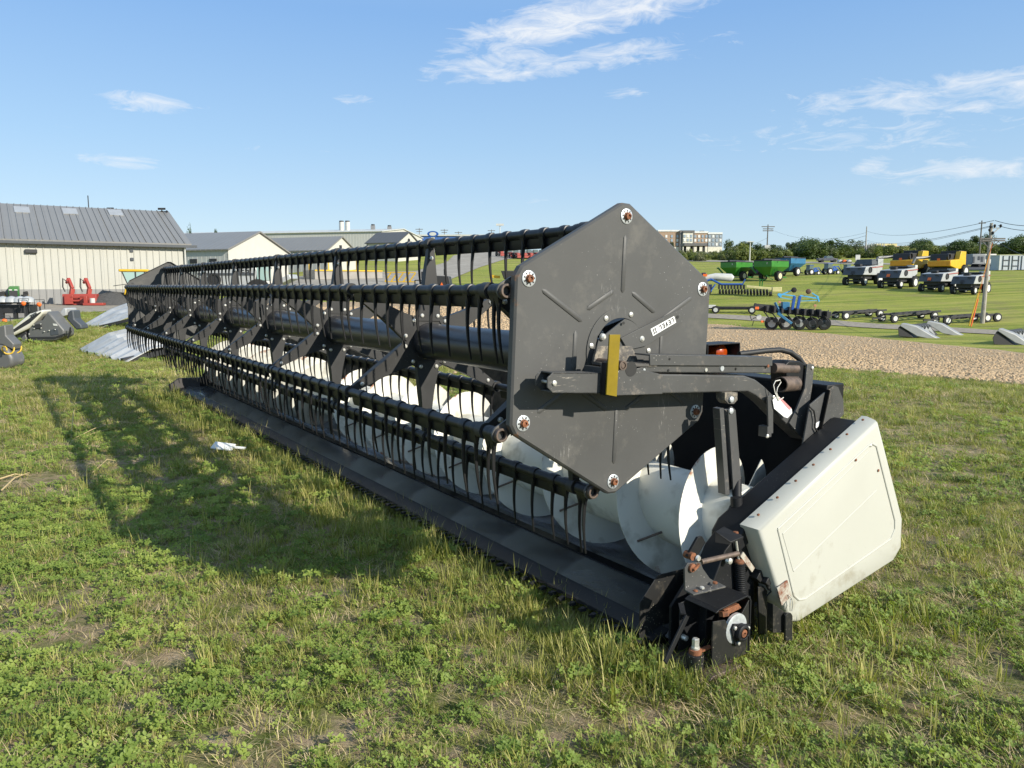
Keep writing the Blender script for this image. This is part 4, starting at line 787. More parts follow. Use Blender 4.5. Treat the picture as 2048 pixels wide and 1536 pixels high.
for _ in range(260):       # and round the knife drive at the near corner
    Q = HC + HU * rg.uniform(-.85, -.25) + HV * rg.uniform(-.25, 1.5); k = rg.choice((5, 7, 9, 3, 4, 6, 0)); pts.append((Q.x, Q.y, zg(Q.x, Q.y) - .004, k, rg.uniform(.7, 1.1), rg.uniform(0, 6.28) if k > 2 else 0, rg.uniform(-.15, .15), rg.uniform(-.15, .15)))
scatter(1.4, 3.6, 520, .72, R(46)); scatter(3.6, 6.5, 380, .80, R(44)); scatter(6.5, 11, 210, .92, AM); scatter(11, 18, 95, 1.25, R(37)); scatter(18, 30, 46, 1.55, R(36)); scatter(30, 46, 22, 1.9, R(36))
def gn_scatter(name, P, coll, label):
    me = bpy.data.meshes.new(name); me.from_pydata([p[:3] for p in P], [], [])
    ai = me.attributes.new('idx', 'INT', 'POINT'); ai.data.foreach_set('value', [p[3] for p in P])
    asc = me.attributes.new('scl', 'FLOAT', 'POINT'); asc.data.foreach_set('value', [p[4] for p in P])
    ar = me.attributes.new('rot', 'FLOAT_VECTOR', 'POINT'); ar.data.foreach_set('vector', [c for p in P for c in (p[6], p[7], p[5])])
    o = bpy.data.objects.new(name, me); COL.objects.link(o); o['kind'] = 'stuff'; o['label'] = label
    ng = bpy.data.node_groups.new(name + '_scatter', 'GeometryNodeTree'); ng.interface.new_socket('Geometry', in_out='INPUT', socket_type='NodeSocketGeometry'); ng.interface.new_socket('Geometry', in_out='OUTPUT', socket_type='NodeSocketGeometry')
    N = ng.nodes.new; gi = N('NodeGroupInput'); go = N('NodeGroupOutput'); iop = N('GeometryNodeInstanceOnPoints'); ci = N('GeometryNodeCollectionInfo'); ci.inputs['Collection'].default_value = coll; ci.inputs['Separate Children'].default_value = True; ci.inputs['Reset Children'].default_value = True
    def na_(n, t): x = N('GeometryNodeInputNamedAttribute'); x.data_type = t; x.inputs['Name'].default_value = n; return [s for s in x.outputs if s.enabled and s.name == 'Attribute'][0]
    L = ng.links.new; L(gi.outputs[0], iop.inputs['Points']); L(ci.outputs[0], iop.inputs['Instance']); iop.inputs['Pick Instance'].default_value = True
    L(na_('idx', 'INT'), iop.inputs['Instance Index']); L(na_('rot', 'FLOAT_VECTOR'), iop.inputs['Rotation']); L(na_('scl', 'FLOAT'), iop.inputs['Scale']); L(iop.outputs[0], go.inputs[0])
    md = o.modifiers.new('scatter', 'NODES'); md.node_group = ng; return o
gn_scatter('grass', pts, gcol, 'mixed grass, clover and dry thatch growing over the near ground')
# clods lying on the tilled strip
ccol = bpy.data.collections.new('clod_kinds')
m_clod = mat('dry_clod', (.46, .335, .205), .95, spec=.1, var=.35, vscale=12)
for i in range(4):
    bm = bmesh.new(); bmesh.ops.create_icosphere(bm, subdivisions=1, radius=.5)
    for v_ in bm.verts: v_.co = v_.co * rg.uniform(.7, 1.2); v_.co.z *= .7
    me = bpy.data.meshes.new('clod_%d' % i); bm.to_mesh(me); bm.free(); me.materials.append(m_clod); o = bpy.data.objects.new('clod_%d' % i, me); ccol.objects.link(o)
cp = []
for _ in range(26000):
    px = rg.uniform(440, 2250); t = rg.random() ** .8; f0 = np.interp(px, [p[0] for p in F_FAR], [p[1] for p in F_FAR]); f1 = np.interp(px, [p[0] for p in F_NEAR], [p[1] for p in F_NEAR])
    r_ = ray(px, f0 + (f1 - f0) * t); r_ = r_ / r_.y; zz = 0.0
    d_ = CAMZ / -r_.z if r_.z < -.005 else 60
    for _k in range(5): q_ = CAM + r_ * d_; d_ = min(130, (CAMZ - zg(q_.x, q_.y)) / max(1e-4, -r_.z))
    q_ = CAM + r_ * d_; s = rg.uniform(.03, .11) * (1 + d_ * .012)
    cp.append((q_.x, q_.y, zg(q_.x, q_.y) + .03, rg.randrange(4), s, rg.uniform(0, 6.3), rg.uniform(-.5, .5), rg.uniform(-.5, .5)))
gn_scatter('soil_clods', cp, ccol, 'dry brown clods over the tilled strip')
# tan straw stems and a scrap of white plastic in the grass
# ================================================================== shared helpers for the yard
def flatmat(name, c, rough=.5, metal=0., var=.12, dirt=None): return mat(name, c, rough, metal, var=var, vscale=1.5, dirt=dirt, dscale=3, damt=.2)
k_tyre = flatmat('tyre', (.018, .018, .018), .8); k_rimw = flatmat('white_rim', (.62, .62, .58)); k_rimy = flatmat('yellow_rim', (.55, .36, .03)); k_rimc = flatmat('cream_rim', (.6, .55, .35))
k_dark = flatmat('dark_steel', (.022, .022, .024), .55); k_grey = flatmat('silver_grey_paint', (.40, .41, .41), .4, .15); k_gdark = flatmat('slate_grey_paint', (.052, .060, .070), .6); k_red = flatmat('red_paint', (.30, .045, .032), .45)
k_yel = flatmat('yellow_paint', (.58, .36, .015), .4); k_green = flatmat('green_paint', (.022, .15, .025), .35); k_lgreen = flatmat('bright_green_paint', (.04, .19, .026), .35); k_blue = flatmat('blue_paint', (.015, .075, .30), .35); k_lblue = flatmat('sky_blue_paint', (.06, .33, .60), .4)
k_white = flatmat('white_paint', (.50, .50, .47), .4); k_cream = flatmat('cream_paint', (.62, .56, .27), .45); k_orange = flatmat('orange_marker', (.75, .14, .02), .5); k_glass = mat('cab_glass', (.10, .14, .14), .08, spec=.6); k_glassl = mat('pale_cab_glass', (.30, .42, .40), .08, spec=.6)
k_tin = mat('worn_galvanised_tin', (.46, .455, .44), .45, metal=.15, var=.2, vscale=2, dirt=(.3, .29, .27), dscale=5, damt=.3)
def add_wheel(parent, c, r, w, rim, name='wheel', n=24, lug=False):
    mb = MB(); mb.lathe([(r * .55, -w / 2), (r * .94, -w / 2), (r, -w * .32), (r, w * .32), (r * .94, w / 2), (r * .55, w / 2)], c, (1, 0, 0), n)
    if lug:
        for i in range(16):
            a = 2 * PI * i / 16; mb.box((c[0] + (w * .22 if i % 2 else -w * .22), c[1] + r * math.cos(a), c[2] + r * math.sin(a)), (w * .5, r * .12, r * .10), M.Rotation(a, 3, 'X'))
    o = mb.build(name, k_tyre, parent); mb = MB(); mb.lathe([(r * .56, -w * .51), (r * .5, -w * .40), (r * .18, -w * .40), (r * .16, -w * .5), (.01, -w * .5)], c, (1, 0, 0), n); mb.lathe([(r * .56, w * .51), (r * .5, w * .40), (r * .18, w * .40), (r * .16, w * .5), (.01, w * .5)], c, (1, 0, 0), n)
    mb.build('rim', rim, o); return o
def corr(name, c, pitch, rough=.5, depth=.5, lines=.75, metal=0.):
    m = mat(name, c, rough, metal, var=.05, vscale=.4); nt = m.node_tree; b = nt.nodes['Principled BSDF']; N = nt.nodes.new; Lk = nt.links.new
    tc = N('ShaderNodeTexCoord'); sp = N('ShaderNodeSeparateXYZ'); Lk(tc.outputs['Object'], sp.inputs[0]); mu = N('ShaderNodeMath'); mu.operation = 'MULTIPLY'; Lk(sp.outputs[0], mu.inputs[0]); mu.inputs[1].default_value = 1 / pitch
    fr = N('ShaderNodeMath'); fr.operation = 'FRACT'; Lk(mu.outputs[0], fr.inputs[0]); r = N('ShaderNodeValToRGB'); e = r.color_ramp.elements; e[0].position = 0; e[0].color = (1, 1, 1, 1); e[1].position = .24; e[1].color = (0, 0, 0, 1); x = e.new(.10); x.color = (1, 1, 1, 1); Lk(fr.outputs[0], r.inputs[0])
    bp = N('ShaderNodeBump'); bp.inputs['Strength'].default_value = depth; bp.inputs['Distance'].default_value = .05; Lk(r.outputs[0], bp.inputs['Height']); Lk(bp.outputs[0], b.inputs['Normal']); return m
def gable(name, label, C, e, W, L, zb, ze, zp, m_side, m_gab, m_roof, over=.4, cat='building', wains=None, group=None, ribs=0):
    e = V((e[0], e[1], 0)).normalized(); rz = math.atan2(e.y, e.x); t = thing(name, label, cat, (C.x, C.y, zb), rz, group); h = ze - zb; hp = zp - zb
    mb = MB(); mb.box((-L / 2, .1, h / 2), (L, .2, h)); mb.box((-L / 2, W - .1, h / 2), (L, .2, h))
    for i in range(int(L / ribs) if ribs else 0):
        x = -i * ribs - .1; mb.prism([(x - .05, .001), (x - .02, -.045), (x + .02, -.045), (x + .05, .001)], 'z', .0, h)
    mb.build('side_wall', m_side, t)
    mb = MB(); g = [(0, 0), (W, 0), (W, h), (W / 2, hp), (0, h)]; mb.prism(g, 'x', -.2, .003); mb.build('gable_wall', m_gab, t); mb = MB(); mb.prism(g, 'x', -L, -L + .2); mb.build('gable_wall', m_gab, t)
    sl = (hp - h) / (W / 2); th = .14; mb = MB()
    mb.prism([(-over, h - over * sl), (W / 2, hp), (W + over, h - over * sl), (W + over, h - over * sl + th), (W / 2, hp + th), (-over, h - over * sl + th)], 'x', -L - over, over)
    for i in range(int(L / ribs) if ribs else 0):
        x = -i * ribs - .1; a0 = (x, -over, h - over * sl + th + .02); b0 = (x, W / 2, hp + th + .02); mb.bar(a0, b0, .05, .06)
    ro = mb.build('roof', m_roof, t)
    if wains:
        mb = MB(); mb.box((-L / 2, -.05, wains / 2), (L, .06, wains))
        for i in range(int(L / ribs) if ribs else 0): x = -i * ribs - .1; mb.prism([(x - .05, -.079), (x - .02, -.12), (x + .02, -.12), (x + .05, -.079)], 'z', .0, wains)
        mb.build('wainscot', k_wains, t)
    return t, ro, h, hp
k_wains = corr('grey_ribbed_steel', (.22, .22, .215), .9)
k_clad = corr('cream_ribbed_steel', (.40, .395, .352), .9, depth=1.); k_cladg = corr('pale_grey_ribbed_steel', (.46, .455, .43), .6); k_plain = flatmat('white_steel_wall', (.48, .47, .42), .5, var=.04); k_roofg = corr('grey_standing_seam', (.185, .178, .165), .7, .35, .6); k_roofd = corr('dark_standing_seam', (.07, .068, .066), .7, .4)
k_trim = flatmat('trim', (.5, .5, .47)); k_skyl = flatmat('pale_skylight', (.30, .31, .32), .4)
# ---- foliage
m_leafA = leafmat('tree_leaf', [(.028, .050, .012), (.048, .078, .018), (.072, .105, .026), (.11, .135, .04)], .25)
m_leafB = leafmat('shrub_leaf', [(.06, .088, .018), (.10, .13, .026), (.145, .17, .038), (.21, .21, .06)], .25)
m_leafC = leafmat('silvery_leaf', [(.075, .095, .045), (.11, .13, .06), (.15, .16, .08), (.19, .19, .10)], .2)
m_bark = flatmat('bark', (.09, .07, .055), .9)
def crown_mesh(seed, lm, n=900, blobs=9, rx=1., rz=.8, leaf=.12, col=False):
    r = random.Random(seed); mb = MB(); B = []
    for i in range(blobs):
        a = r.uniform(0, 6.28); q = r.uniform(.15, .75); z = r.uniform(-.55, .75); B.append((V((q * math.cos(a) * rx * (1 - .35 * max(0, z)), q * math.sin(a) * rx * (1 - .35 * max(0, z)), z * rz)), r.uniform(.26, .48)))
    for i in range(n):
        c, R0 = r.choice(B); d = V((r.gauss(0, 1), r.gauss(0, 1), r.gauss(0, 1))).normalized(); p = c + d * R0 * r.uniform(.55, 1.12); p.z *= 1
        nn = (d + V((r.uniform(-.8, .8), r.uniform(-.8, .8), r.uniform(-.5, .9)))).normalized(); x = nn.orthogonal().normalized(); y = nn.cross(x); a = r.uniform(0, 6.28); x, y = x * math.cos(a) + y * math.sin(a), y * math.cos(a) - x * math.sin(a); s = leaf * r.uniform(.5, 1.3)
        mb.add([p - x * s, p - y * s * .55, p + x * s, p + y * s * .55], [(0, 1, 2, 3)])
    o = mb.build('crown', lm, smooth=0); me = o.data; bpy.data.objects.remove(o); return me
CROWNS = [crown_mesh(5 + i, lm, 1300, b, leaf=l) for i, (lm, b, l) in enumerate(((m_leafA, 11, .085), (m_leafA, 8, .09), (m_leafB, 10, .085), (m_leafC, 12, .08), (m_leafA, 14, .075)))]
def tree(label, P, h, wd, k, crown0=.25, group='trees beyond the far road', name='tree', rot=0):
    t = thing(name, label, 'tree', P, rot, group); mb = MB(); tr = max(.08, h * .022)
    mb.path([(0, 0, -.4), (.02 * h, 0, h * .3), (-.01 * h, .01 * h, h * .75)], [tr * 1.3, tr, tr * .4], 8)
    for a in (.4, 2.3, 4.4): mb.path([(0.01 * h, 0, h * .32), (math.cos(a) * wd * .22, math.sin(a) * wd * .22, h * .62)], [tr * .6, tr * .2], 6)
    mb.build('trunk', m_bark, t)
    c = bpy.data.objects.new('crown', CROWNS[k]); COL.objects.link(c); c.parent = t; ch = h * (1 - crown0); c.location = (0, 0, h * crown0 + ch * .5); c.scale = (wd / 2 / .98, wd / 2 / .98, ch / 2 / .98); c.rotation_euler = (0, 0, rot * 2.1); return t
# ================================================================== sheds and machines on the left
A = at(0, 480, 50.7); B = at(371, 490, 57); e1 = (B - A); e1.z = 0; e1.normalize()
zb = min(zg(B.x, B.y), zg(A.x, A.y)) - .25
t, ro, h, hp = gable('metal_shed', 'long cream steel shed with grey roof and three skylights, nearest of the buildings', B, e1, 15, 40, zb, 4.53, 7.33, k_clad, k_clad, k_roofg, .35, 'shed', 1.0 + (zg(B.x, B.y) - zb), ribs=.42)
sl = (hp - h) / 7.5
for px in (44, 140, 231):
    rr = ray(px, 424 + (px - 44) * .03); n = V((-e1.y, e1.x, 0)); Nn = (n * -sl + V((0, 0, 1))).normalized(); o0 = B + V((0, 0, 0)); o0.z = zb + h
    tt = (o0 - CAM).dot(Nn) / rr.dot(Nn); P = CAM + rr * tt - V((B.x, B.y, zb)); lx, ly = P.dot(e1), P.dot(n)
    mb = MB(); rx = M.Rotation(math.atan(sl), 3, 'X'); mb.box((lx, ly, P.z + .17), (.95, 1.5, .05), rx); mb.build('skylight', k_skyl, t, smooth=0)
mb = MB(); mb.box((-19.6, -.40, h - .18), (40.6, .14, .18)); mb.build('gutter', k_gdark, t)
mb = MB(); mb.path([(-.1, -.3, h - .2), (-.1, -.12, h - .5), (-.1, -.12, .1)], .07, 8); mb.build('downpipe', k_trim, t)
px = at(60, 491, 52.2) - B; lx = V((px.x, px.y, 0)).dot(e1); mb = MB(); mb.box((lx, -.12, h - .75), (.7, .2, .25)); mb.build('wall_lamp', k_dark, t, .03)
for dz in (.55, 1.15): mb = MB(); mb.box((-3.6, -.05, h - dz), (.2, .1, .2)); mb.build('vent', k_gdark, t)
C2 = at(456, 498.6, 80); E2 = (.93, -.37)
def bldg(name, lab, px, py, d, e, W, L, peakpx, peakpy, ms, mg, mr_, cat='building'):
    C = at(px, py, d); nn = V((-e[1], e[0], 0)); Q = C + nn * W / 2; zp = at(peakpx, peakpy, Q.y).z; zb = zg(C.x, C.y) - .4
    return gable(name, lab, C, e, W, L, zb, C.z, zp, ms, mg, mr_, .25, cat)
t, ro, h, hp = bldg('metal_building', 'grey roofed building with bright gable and a half raised door, right of the long shed', 456, 498.6, 80, E2, 9.6, 13, 521, 465, k_cladg, k_plain, k_roofg)
for lx in (-9.3, -4.6, -2): mb = MB(); mb.box((lx, -.03, h - 1.15), (.95, .08, .45)); mb.build('window', k_dark, t)
mb = MB(); mb.box((.03, 4.6, 1.5), (.1, 3.6, 3.0)); d_ = mb.build('overhead_door', k_white, t); mb = MB(); mb.box((.06, 4.6, 3.05), (.12, 3.9, .16)); mb.build('door_frame', k_dark, d_)
t, ro, h, hp = bldg('metal_building', 'low white gabled building further back, its gable the middle one of three', 654, 500, 100, (.93, -.37), 6.6, 14, 684, 474.5, k_cladg, k_plain, k_roofg)
mb = MB(); mb.box((.03, 3.0, hp - 1.25), (.1, .5, .4)); mb.build('vent', k_dark, t)
t, ro, h, hp = bldg('warehouse', 'large pale grey warehouse with flat looking roof behind the sheds', 763, 463, 150, (.97, -.24), 22, 62, 798, 458.5, k_cladg, k_plain, k_trim)
m_unit = flatmat('rooftop_unit', (.22, .22, .22), .5)
for px, py, w_, h_, nm in ((683, 447, 1.0, 1.9, 'drum'), (695, 447, 1.0, 1.9, 'drum'), (746, 452, .8, 1.7, 'box'), (779, 453, .8, 1.6, 'box')):
    p = at(px, py + 4, 160); tt = thing('rooftop_cooler', {683: 'left one of two pale round coolers on the warehouse roof', 695: 'right one of two pale round coolers on the warehouse roof', 746: 'dark box shaped roof unit left of the last one', 779: 'dark box shaped roof unit nearest the warehouse gable'}[px], 'cooling unit', (p.x, p.y, p.z - 1.2), 0, 'coolers on the warehouse roof')
    mb = MB(); (mb.tube((0, 0, 0), (0, 0, h_), w_ / 2, n=16) if nm == 'drum' else mb.box((0, 0, h_ / 2), (w_, w_, h_))); mb.build('casing', k_trim if nm == 'drum' else m_unit, tt); mb = MB(); mb.tube((0, 0, h_), (0, 0, h_ + .25), w_ * .45, n=16); mb.build('fan_cowl', k_dark, tt)
t, ro, h, hp = bldg('office_building', 'small white office with dark roof and little arched window, before the warehouse gable', 795, 485, 130, (.93, -.37), 7.6, 6, 818, 465, k_plain, k_plain, k_roofd)
mb = MB(); mb.box((.03, 3.8, hp - 1.9), (.1, .8, 1.0)); mb.tube((-.02, 3.8, hp - 1.4), (.08, 3.8, hp - 1.4), .4, n=16); mb.build('window', k_dark, t)
# roof-top mast and vanes
def mast(label, px, py0, py1, d, kind, parts=None):
    p = at(px, py0, d); q = at(px, py1, d); t = thing('roof_mast', label, 'mast', (p.x, p.y, p.z), 0); hh = q.z - p.z; mb = MB(); mb.path([(0, 0, -.6), (0, 0, hh)], .045, 6); mb.build('pole', k_dark, t)
    mb = MB()
    if kind == 'vane':
        mb.bar((-.45, 0, hh * .55), (.45, 0, hh * .55), .06, .06)
        for a in (-.4, 0, .4): mb.lathe([(.02, -.1), (.12, 0), (.02, .1)], (a, 0, hh * .55), (0, 0, 1), 8)
        mb.bar((-.3, 0, hh * .95), (.3, 0, hh * .95), .05, .16)
        mb.build('vane', k_dark, t)
    elif kind == 'tee': mb.bar((-.3, 0, hh), (.3, 0, hh), .1, .16); mb.build('lamp_head', k_dark, t)
mast('thin aerial mast behind the long shed roof', 178, 425, 391, 75, 'rod'); mast('weather vane with three balls at the shed ridge end', 324, 430, 417, 63, 'vane'); mast('short lamp post showing over the shed ridge', 221, 424, 417, 70, 'tee')
# ---- red loader frames
P = gp(165, 611); s = P.y / FPX
t = thing('loader_attachment', 'red bucket attachment with two upright loader arms by the shed', 'loader', P, .25)
mb = MB(); W = 66 * s; mb.prism([(-.35, .05), (.35, .05), (.45, .75), (-.2, .75)], 'x', -W / 2, W * .42); mb.build('bucket', k_red, t, .02)
for sx in (-.30, .17):
    mb = MB(); mb.bar((sx * W, 0, .5), (sx * W + .1, .1, 1.1), .22, .25); mb.bar((sx * W + .1, .1, 1.1), (sx * W - .18, .35, 1.75), .18, .2); mb.bar((sx * W - .18, .35, 1.75), (sx * W - .22, .05, 1.45), .12, .14); mb.build('arm', k_red, t, .02)
    mb = MB(); mb.path([(sx * W - .1, -.1, 1.5), (sx * W - .35, -.15, 1.75), (sx * W - .4, -.1, 1.2), (sx * W - .28, -.1, .9)], .045, 6); mb.build('hose', k_dark, t)
mb = MB(); mb.box((-.1, -.5, .33), (W * .45, .12, .12)); mb.box((-.1, -.5, .55), (W * .45, .1, .1)); mb.box((-W * .3, -.45, .4), (.5, .2, .6)); mb.box((W * .12, -.45, .35), (.5, .2, .55)); mb.build('carrier_frame', k_red, t, .02)
P2 = gp(189, 612); t = thing('pallet_fork', 'low red loader frame with a white can beside the bucket', 'loader', P2, .2); mb = MB(); mb.box((0, 0, .12), (1.2, .6, .16)); mb.box((-.5, .1, .38), (.2, .4, .5)); mb.build('fork_frame', k_red, t, .02); mb = MB(); mb.tube((-.1, 0, .2), (-.1, 0, .5), .16); mb.build('can', k_white, t)
P = gp(232, 610); pile = MB(); n = 10
rings = [[(math.cos(6.283 * i / 18) * r * 1.6 * (1 + .12 * math.sin(i * 3)), math.sin(6.283 * i / 18) * r, z) for i in range(18)] for r, z in ((1.7, -.1), (1.25, .35), (.8, .62), (.35, .82), (.03, .88))]
pile.loft(rings, True, True); o = pile.build('gravel_pile', mat('dark_gravel', (.07, .068, .065), .95, var=.3, vscale=8, bump=1, bscale=20), loc=P); tag(o, 'dark gravel heap by the shed corner', 'gravel pile')
# ---- green tractor and dark corn head in front of it
P = gp(36, 610); s = P.y / FPX; t = thing('green_tractor', 'green tractor with big rear wheels behind the dark corn head', 'tractor', (P.x - .7, P.y + 1.0, P.z), R(-152)); t.scale = (.67, .67, .67)
mb = MB(); mb.prism([(.2, .9), (2.7, .85), (2.75, 1.45), (2.2, 1.75), (.2, 1.95)], 'x', -.42, .42); hood = mb.build('hood', k_green, t, .06); mb = MB(); mb.prism([(2.70, .8), (2.77, .8), (2.77, 1.4), (2.70, 1.4)], 'x', -.35, .35); mb.build('grille', k_dark, hood)
mb = MB(); mb.box((-.22, 2.73, 1.47), (.25, .1, .1)); mb.box((.22, 2.73, 1.47), (.25, .1, .1)); mb.build('headlight', k_white, hood)
mb = MB(); mb.prism([(-1.4, 1.3), (.1, 1.3), (.25, 2.75), (-1.3, 2.75)], 'x', -.75, .75); cab = mb.build('cab', k_glass, t, .04); mb = MB(); mb.box((0, -.55, 2.85), (1.7, 1.9, .18)); mb.build('cab_roof', k_green, cab, .04)
for x in (-.74, .74): mb = MB(); mb.bar((x, .12, 1.3), (x, .25, 2.78), .08, .08); mb.bar((x, -1.38, 1.3), (x, -1.3, 2.78), .08, .08); mb.build('cab_pillar', k_dark, cab)
mb = MB(); mb.bar((-.7, .2, 2.6), (-1.5, .5, 2.5), .05, .05); mb.box((-1.5, .5, 2.25), (.22, .08, .4)); mb.build('mirror', k_dark, cab)
for x in (-.95, .95): add_wheel(t, (x, -.9, .95), .95, .5, k_rimy, lug=True); add_wheel(t, (x, 2.0, .65), .65, .4, k_rimy, lug=True)
mb = MB(); mb.path([(.1, -2.0, 2.2), (.5, -2.2, 3.0), (.2, -2.2, 3.35), (-.4, -2.1, 3.3)], .2, 10); mb.path([(-.9, -2.0, 2.0), (-1.0, -2.1, 2.75)], .22, 10); mb.path([(.6, -1.9, 1.5), (.8, -2.1, 2.6)], .15, 8); mb.build('rear_implement', k_dark, t)
def snout(mb, y0, x, z0, L, w, h): mb.loft([[(x - w, y0, z0 + h * .2), (x - w * .5, y0, z0 + h), (x + w * .5, y0, z0 + h), (x + w, y0, z0 + h * .2)], [(x - w * .8, y0 - L * .55, z0 + h * .1), (x - w * .4, y0 - L * .55, z0 + h * .6), (x + w * .4, y0 - L * .55, z0 + h * .6), (x + w * .8, y0 - L * .55, z0 + h * .1)], [(x - .04, y0 - L, z0 - .1), (x - .02, y0 - L, z0), (x + .02, y0 - L, z0), (x + .04, y0 - L, z0 - .1)]])
P = gp(22, 640); t = thing('corn_head', 'dark corn head with grey domed snouts in front of the green tractor', 'corn head', P, .12)
s = P.y / FPX
mb = MB(); mb.box((0, .5, .45), (66 * s, .7, .35)); mb.box((0, .15, .75), (66 * s, .3, .12)); mb.build('frame', k_dark, t, .02)
for px in (-6, 11, 27, 43, 57):
    x = (px - 25) * s; mb = MB(); mb.lathe([(.30, 0), (.27, .10), (.18, .20), (.02, .25)], (x, .1, .75), (0, 0, 1), 16); mb.build('snout_dome', k_grey, t)
for px in (5, 30, 52): mb = MB(); mb.box(((px - 25) * s, .2, .2), (.14, .14, .5)); mb.build('stand', k_dark, t)
for px, py in ((47, 607), (78, 609), (9, 642)):
    p = gp(px, 640); q = at(px, py, p.y - (2 if px < 20 else .2)); tt = thing('marker_lamp', {47: 'orange marker lamp right of the dark corn head', 78: 'small orange lamp left of the dark machine end', 9: 'orange lamp on a wire guard near the left edge'}[px], 'lamp', (q.x, q.y, zg(q.x, q.y)), 0, 'orange marker lamps')
    hh = q.z - zg(q.x, q.y); mb = MB(); mb.lathe([(.02, -.09), (.085, -.05), (.09, .03), (.03, .09)], (0, 0, hh), (.3, -1, 0), 14); mb.build('lens', k_orange, tt); mb = MB(); mb.path([(0, .05, -.05), (0, .05, hh)], .03, 6); mb.path([(-.2, .02, hh - .18), (-.2, .02, hh + .2), (.22, .02, hh + .2), (.22, .02, hh - .18)], .015, 5); mb.build('bracket', k_dark, tt)
# ---- corn head lettered 3000 (seen from its end)
P = gp(95, 688); D = P.y
def PP(px, py, dd=0): q = at(px, py, D + dd); return q
t = thing('corn_head', 'grey corn head with long cream snout lettered 3000, lying end on in the grass', 'corn head', (P.x, P.y, P.z)); o0 = V((P.x, P.y, P.z))
def flat(pts, y0, y1, mt, name, par, bev=.01):
    mb = MB(); q = [PP(px, py) - o0 for px, py in pts]; mb.prism([(v_.x, v_.z) for v_ in q], 'y', y0, y1); return mb.build(name, mt, par, bev)
k_ash = flatmat('ash_grey_plastic', (.105, .106, .105), .45, dirt=(.2, .19, .17)); k_crm = flatmat('pale_cream_plastic', (.60, .58, .50), .4)
ep_ = flat([(54, 672), (58, 652), (66, 644), (84, 640), (95, 622), (104, 632), (128, 660), (128, 672), (112, 681), (62, 684)], 0, .5, k_ash, 'end_shield', t, .04)
flat([(58, 674), (112, 673), (126, 668), (126, 672), (110, 677), (60, 678)], -.02, .02, k_dark, 'trim_band', ep_, 0)
flat([(69, 649), (83, 647), (84, 656), (70, 658)], -.03, .02, k_dark, 'hub_cover', ep_, .01)
for px, py in ((69, 650), (83, 648), (84, 656), (70, 657), (90, 663), (100, 661), (112, 659), (60, 668)): q = PP(px, py) - o0; mb = MB(); mb.lathe([(.018, 0), (.012, -.02)], (q.x, -.03, q.z), (0, 1, 0), 8); mb.build('bolt', m_bolt, ep_)
flat([(100, 660), (116, 657), (118, 669), (102, 671)], -.012, .02, k_gdark, 'access_panel', ep_, .005)
flat([(106, 647), (114, 648), (115, 652), (107, 651)], -.012, .02, k_white, 'decal', ep_, 0)
sn = flat([(5, 680), (7, 671), (60, 628), (88, 619), (88, 626), (60, 656), (14, 678)], -.05, .35, k_crm, 'snout', t, .04)
flat([(10, 672), (62, 636), (84, 623), (84, 626), (62, 646), (14, 674)], -.058, -.045, k_dark, 'stripe', sn, 0)
q0 = PP(65, 636) - o0; q1 = PP(80, 628) - o0; mb = MB(); letters(mb, '3000', (q0.x, -.062, q0.z), q1 - q0, V((-(q1 - q0).z, 0, (q1 - q0).x)), .065, (0, -1, 0), .002, .2, .8); mb.build('lettering', k_dark, sn, smooth=0)
flat([(14, 684), (50, 663), (52, 668), (50, 676), (20, 690)], .02, .3, k_dark, 'divider_base', t); flat([(34, 683), (50, 668), (54, 680), (40, 690)], .0, .3, k_ash, 'lower_shield', t, .02)
o2 = flat([(108, 640), (114, 622), (122, 622), (124, 640), (138, 652), (140, 660), (128, 662)], .55, .9, k_gdark, 'far_shield', t, .03); flat([(88, 640), (104, 617), (110, 618), (110, 632)], .5, 1.0, k_grey, 'far_snout', t, .02)
mb = MB(); q = [PP(128, 668), PP(138, 668), PP(141, 655), PP(142, 663), PP(136, 676)]; mb.path([tuple(v_ - o0) for v_ in q], .02, 6); mb.build('hose', k_rubber if 'k_rubber' in globals() else m_rubber, t)
# corner of another head at the left edge
P = gp(8, 739); D = P.y; o0 = V((P.x, P.y, P.z)); t = thing('corn_head', 'rounded grey corn head end with yellow coil spring at the left edge', 'corn head', P)
flat([(-60, 735), (-60, 690), (0, 690), (14, 698), (24, 716), (25, 730), (14, 739), (-60, 741)], 0, .4, k_ash, 'end_shield', t, .05); flat([(-50, 690), (-10, 655), (6, 650), (8, 672), (24, 688), (22, 700), (0, 690)], .05, .3, k_ash, 'upper_shield', t, .02)
q = PP(16, 700) - o0; mb = MB(); mb.path([tuple(V((q.x, .1 + .0 * i, q.z)) + V((.075 * math.cos(i * .6), .02 * i - .25, .075 * math.sin(i * .6)))) for i in range(26)], .014, 6); mb.build('coil_spring', k_rimy, t)
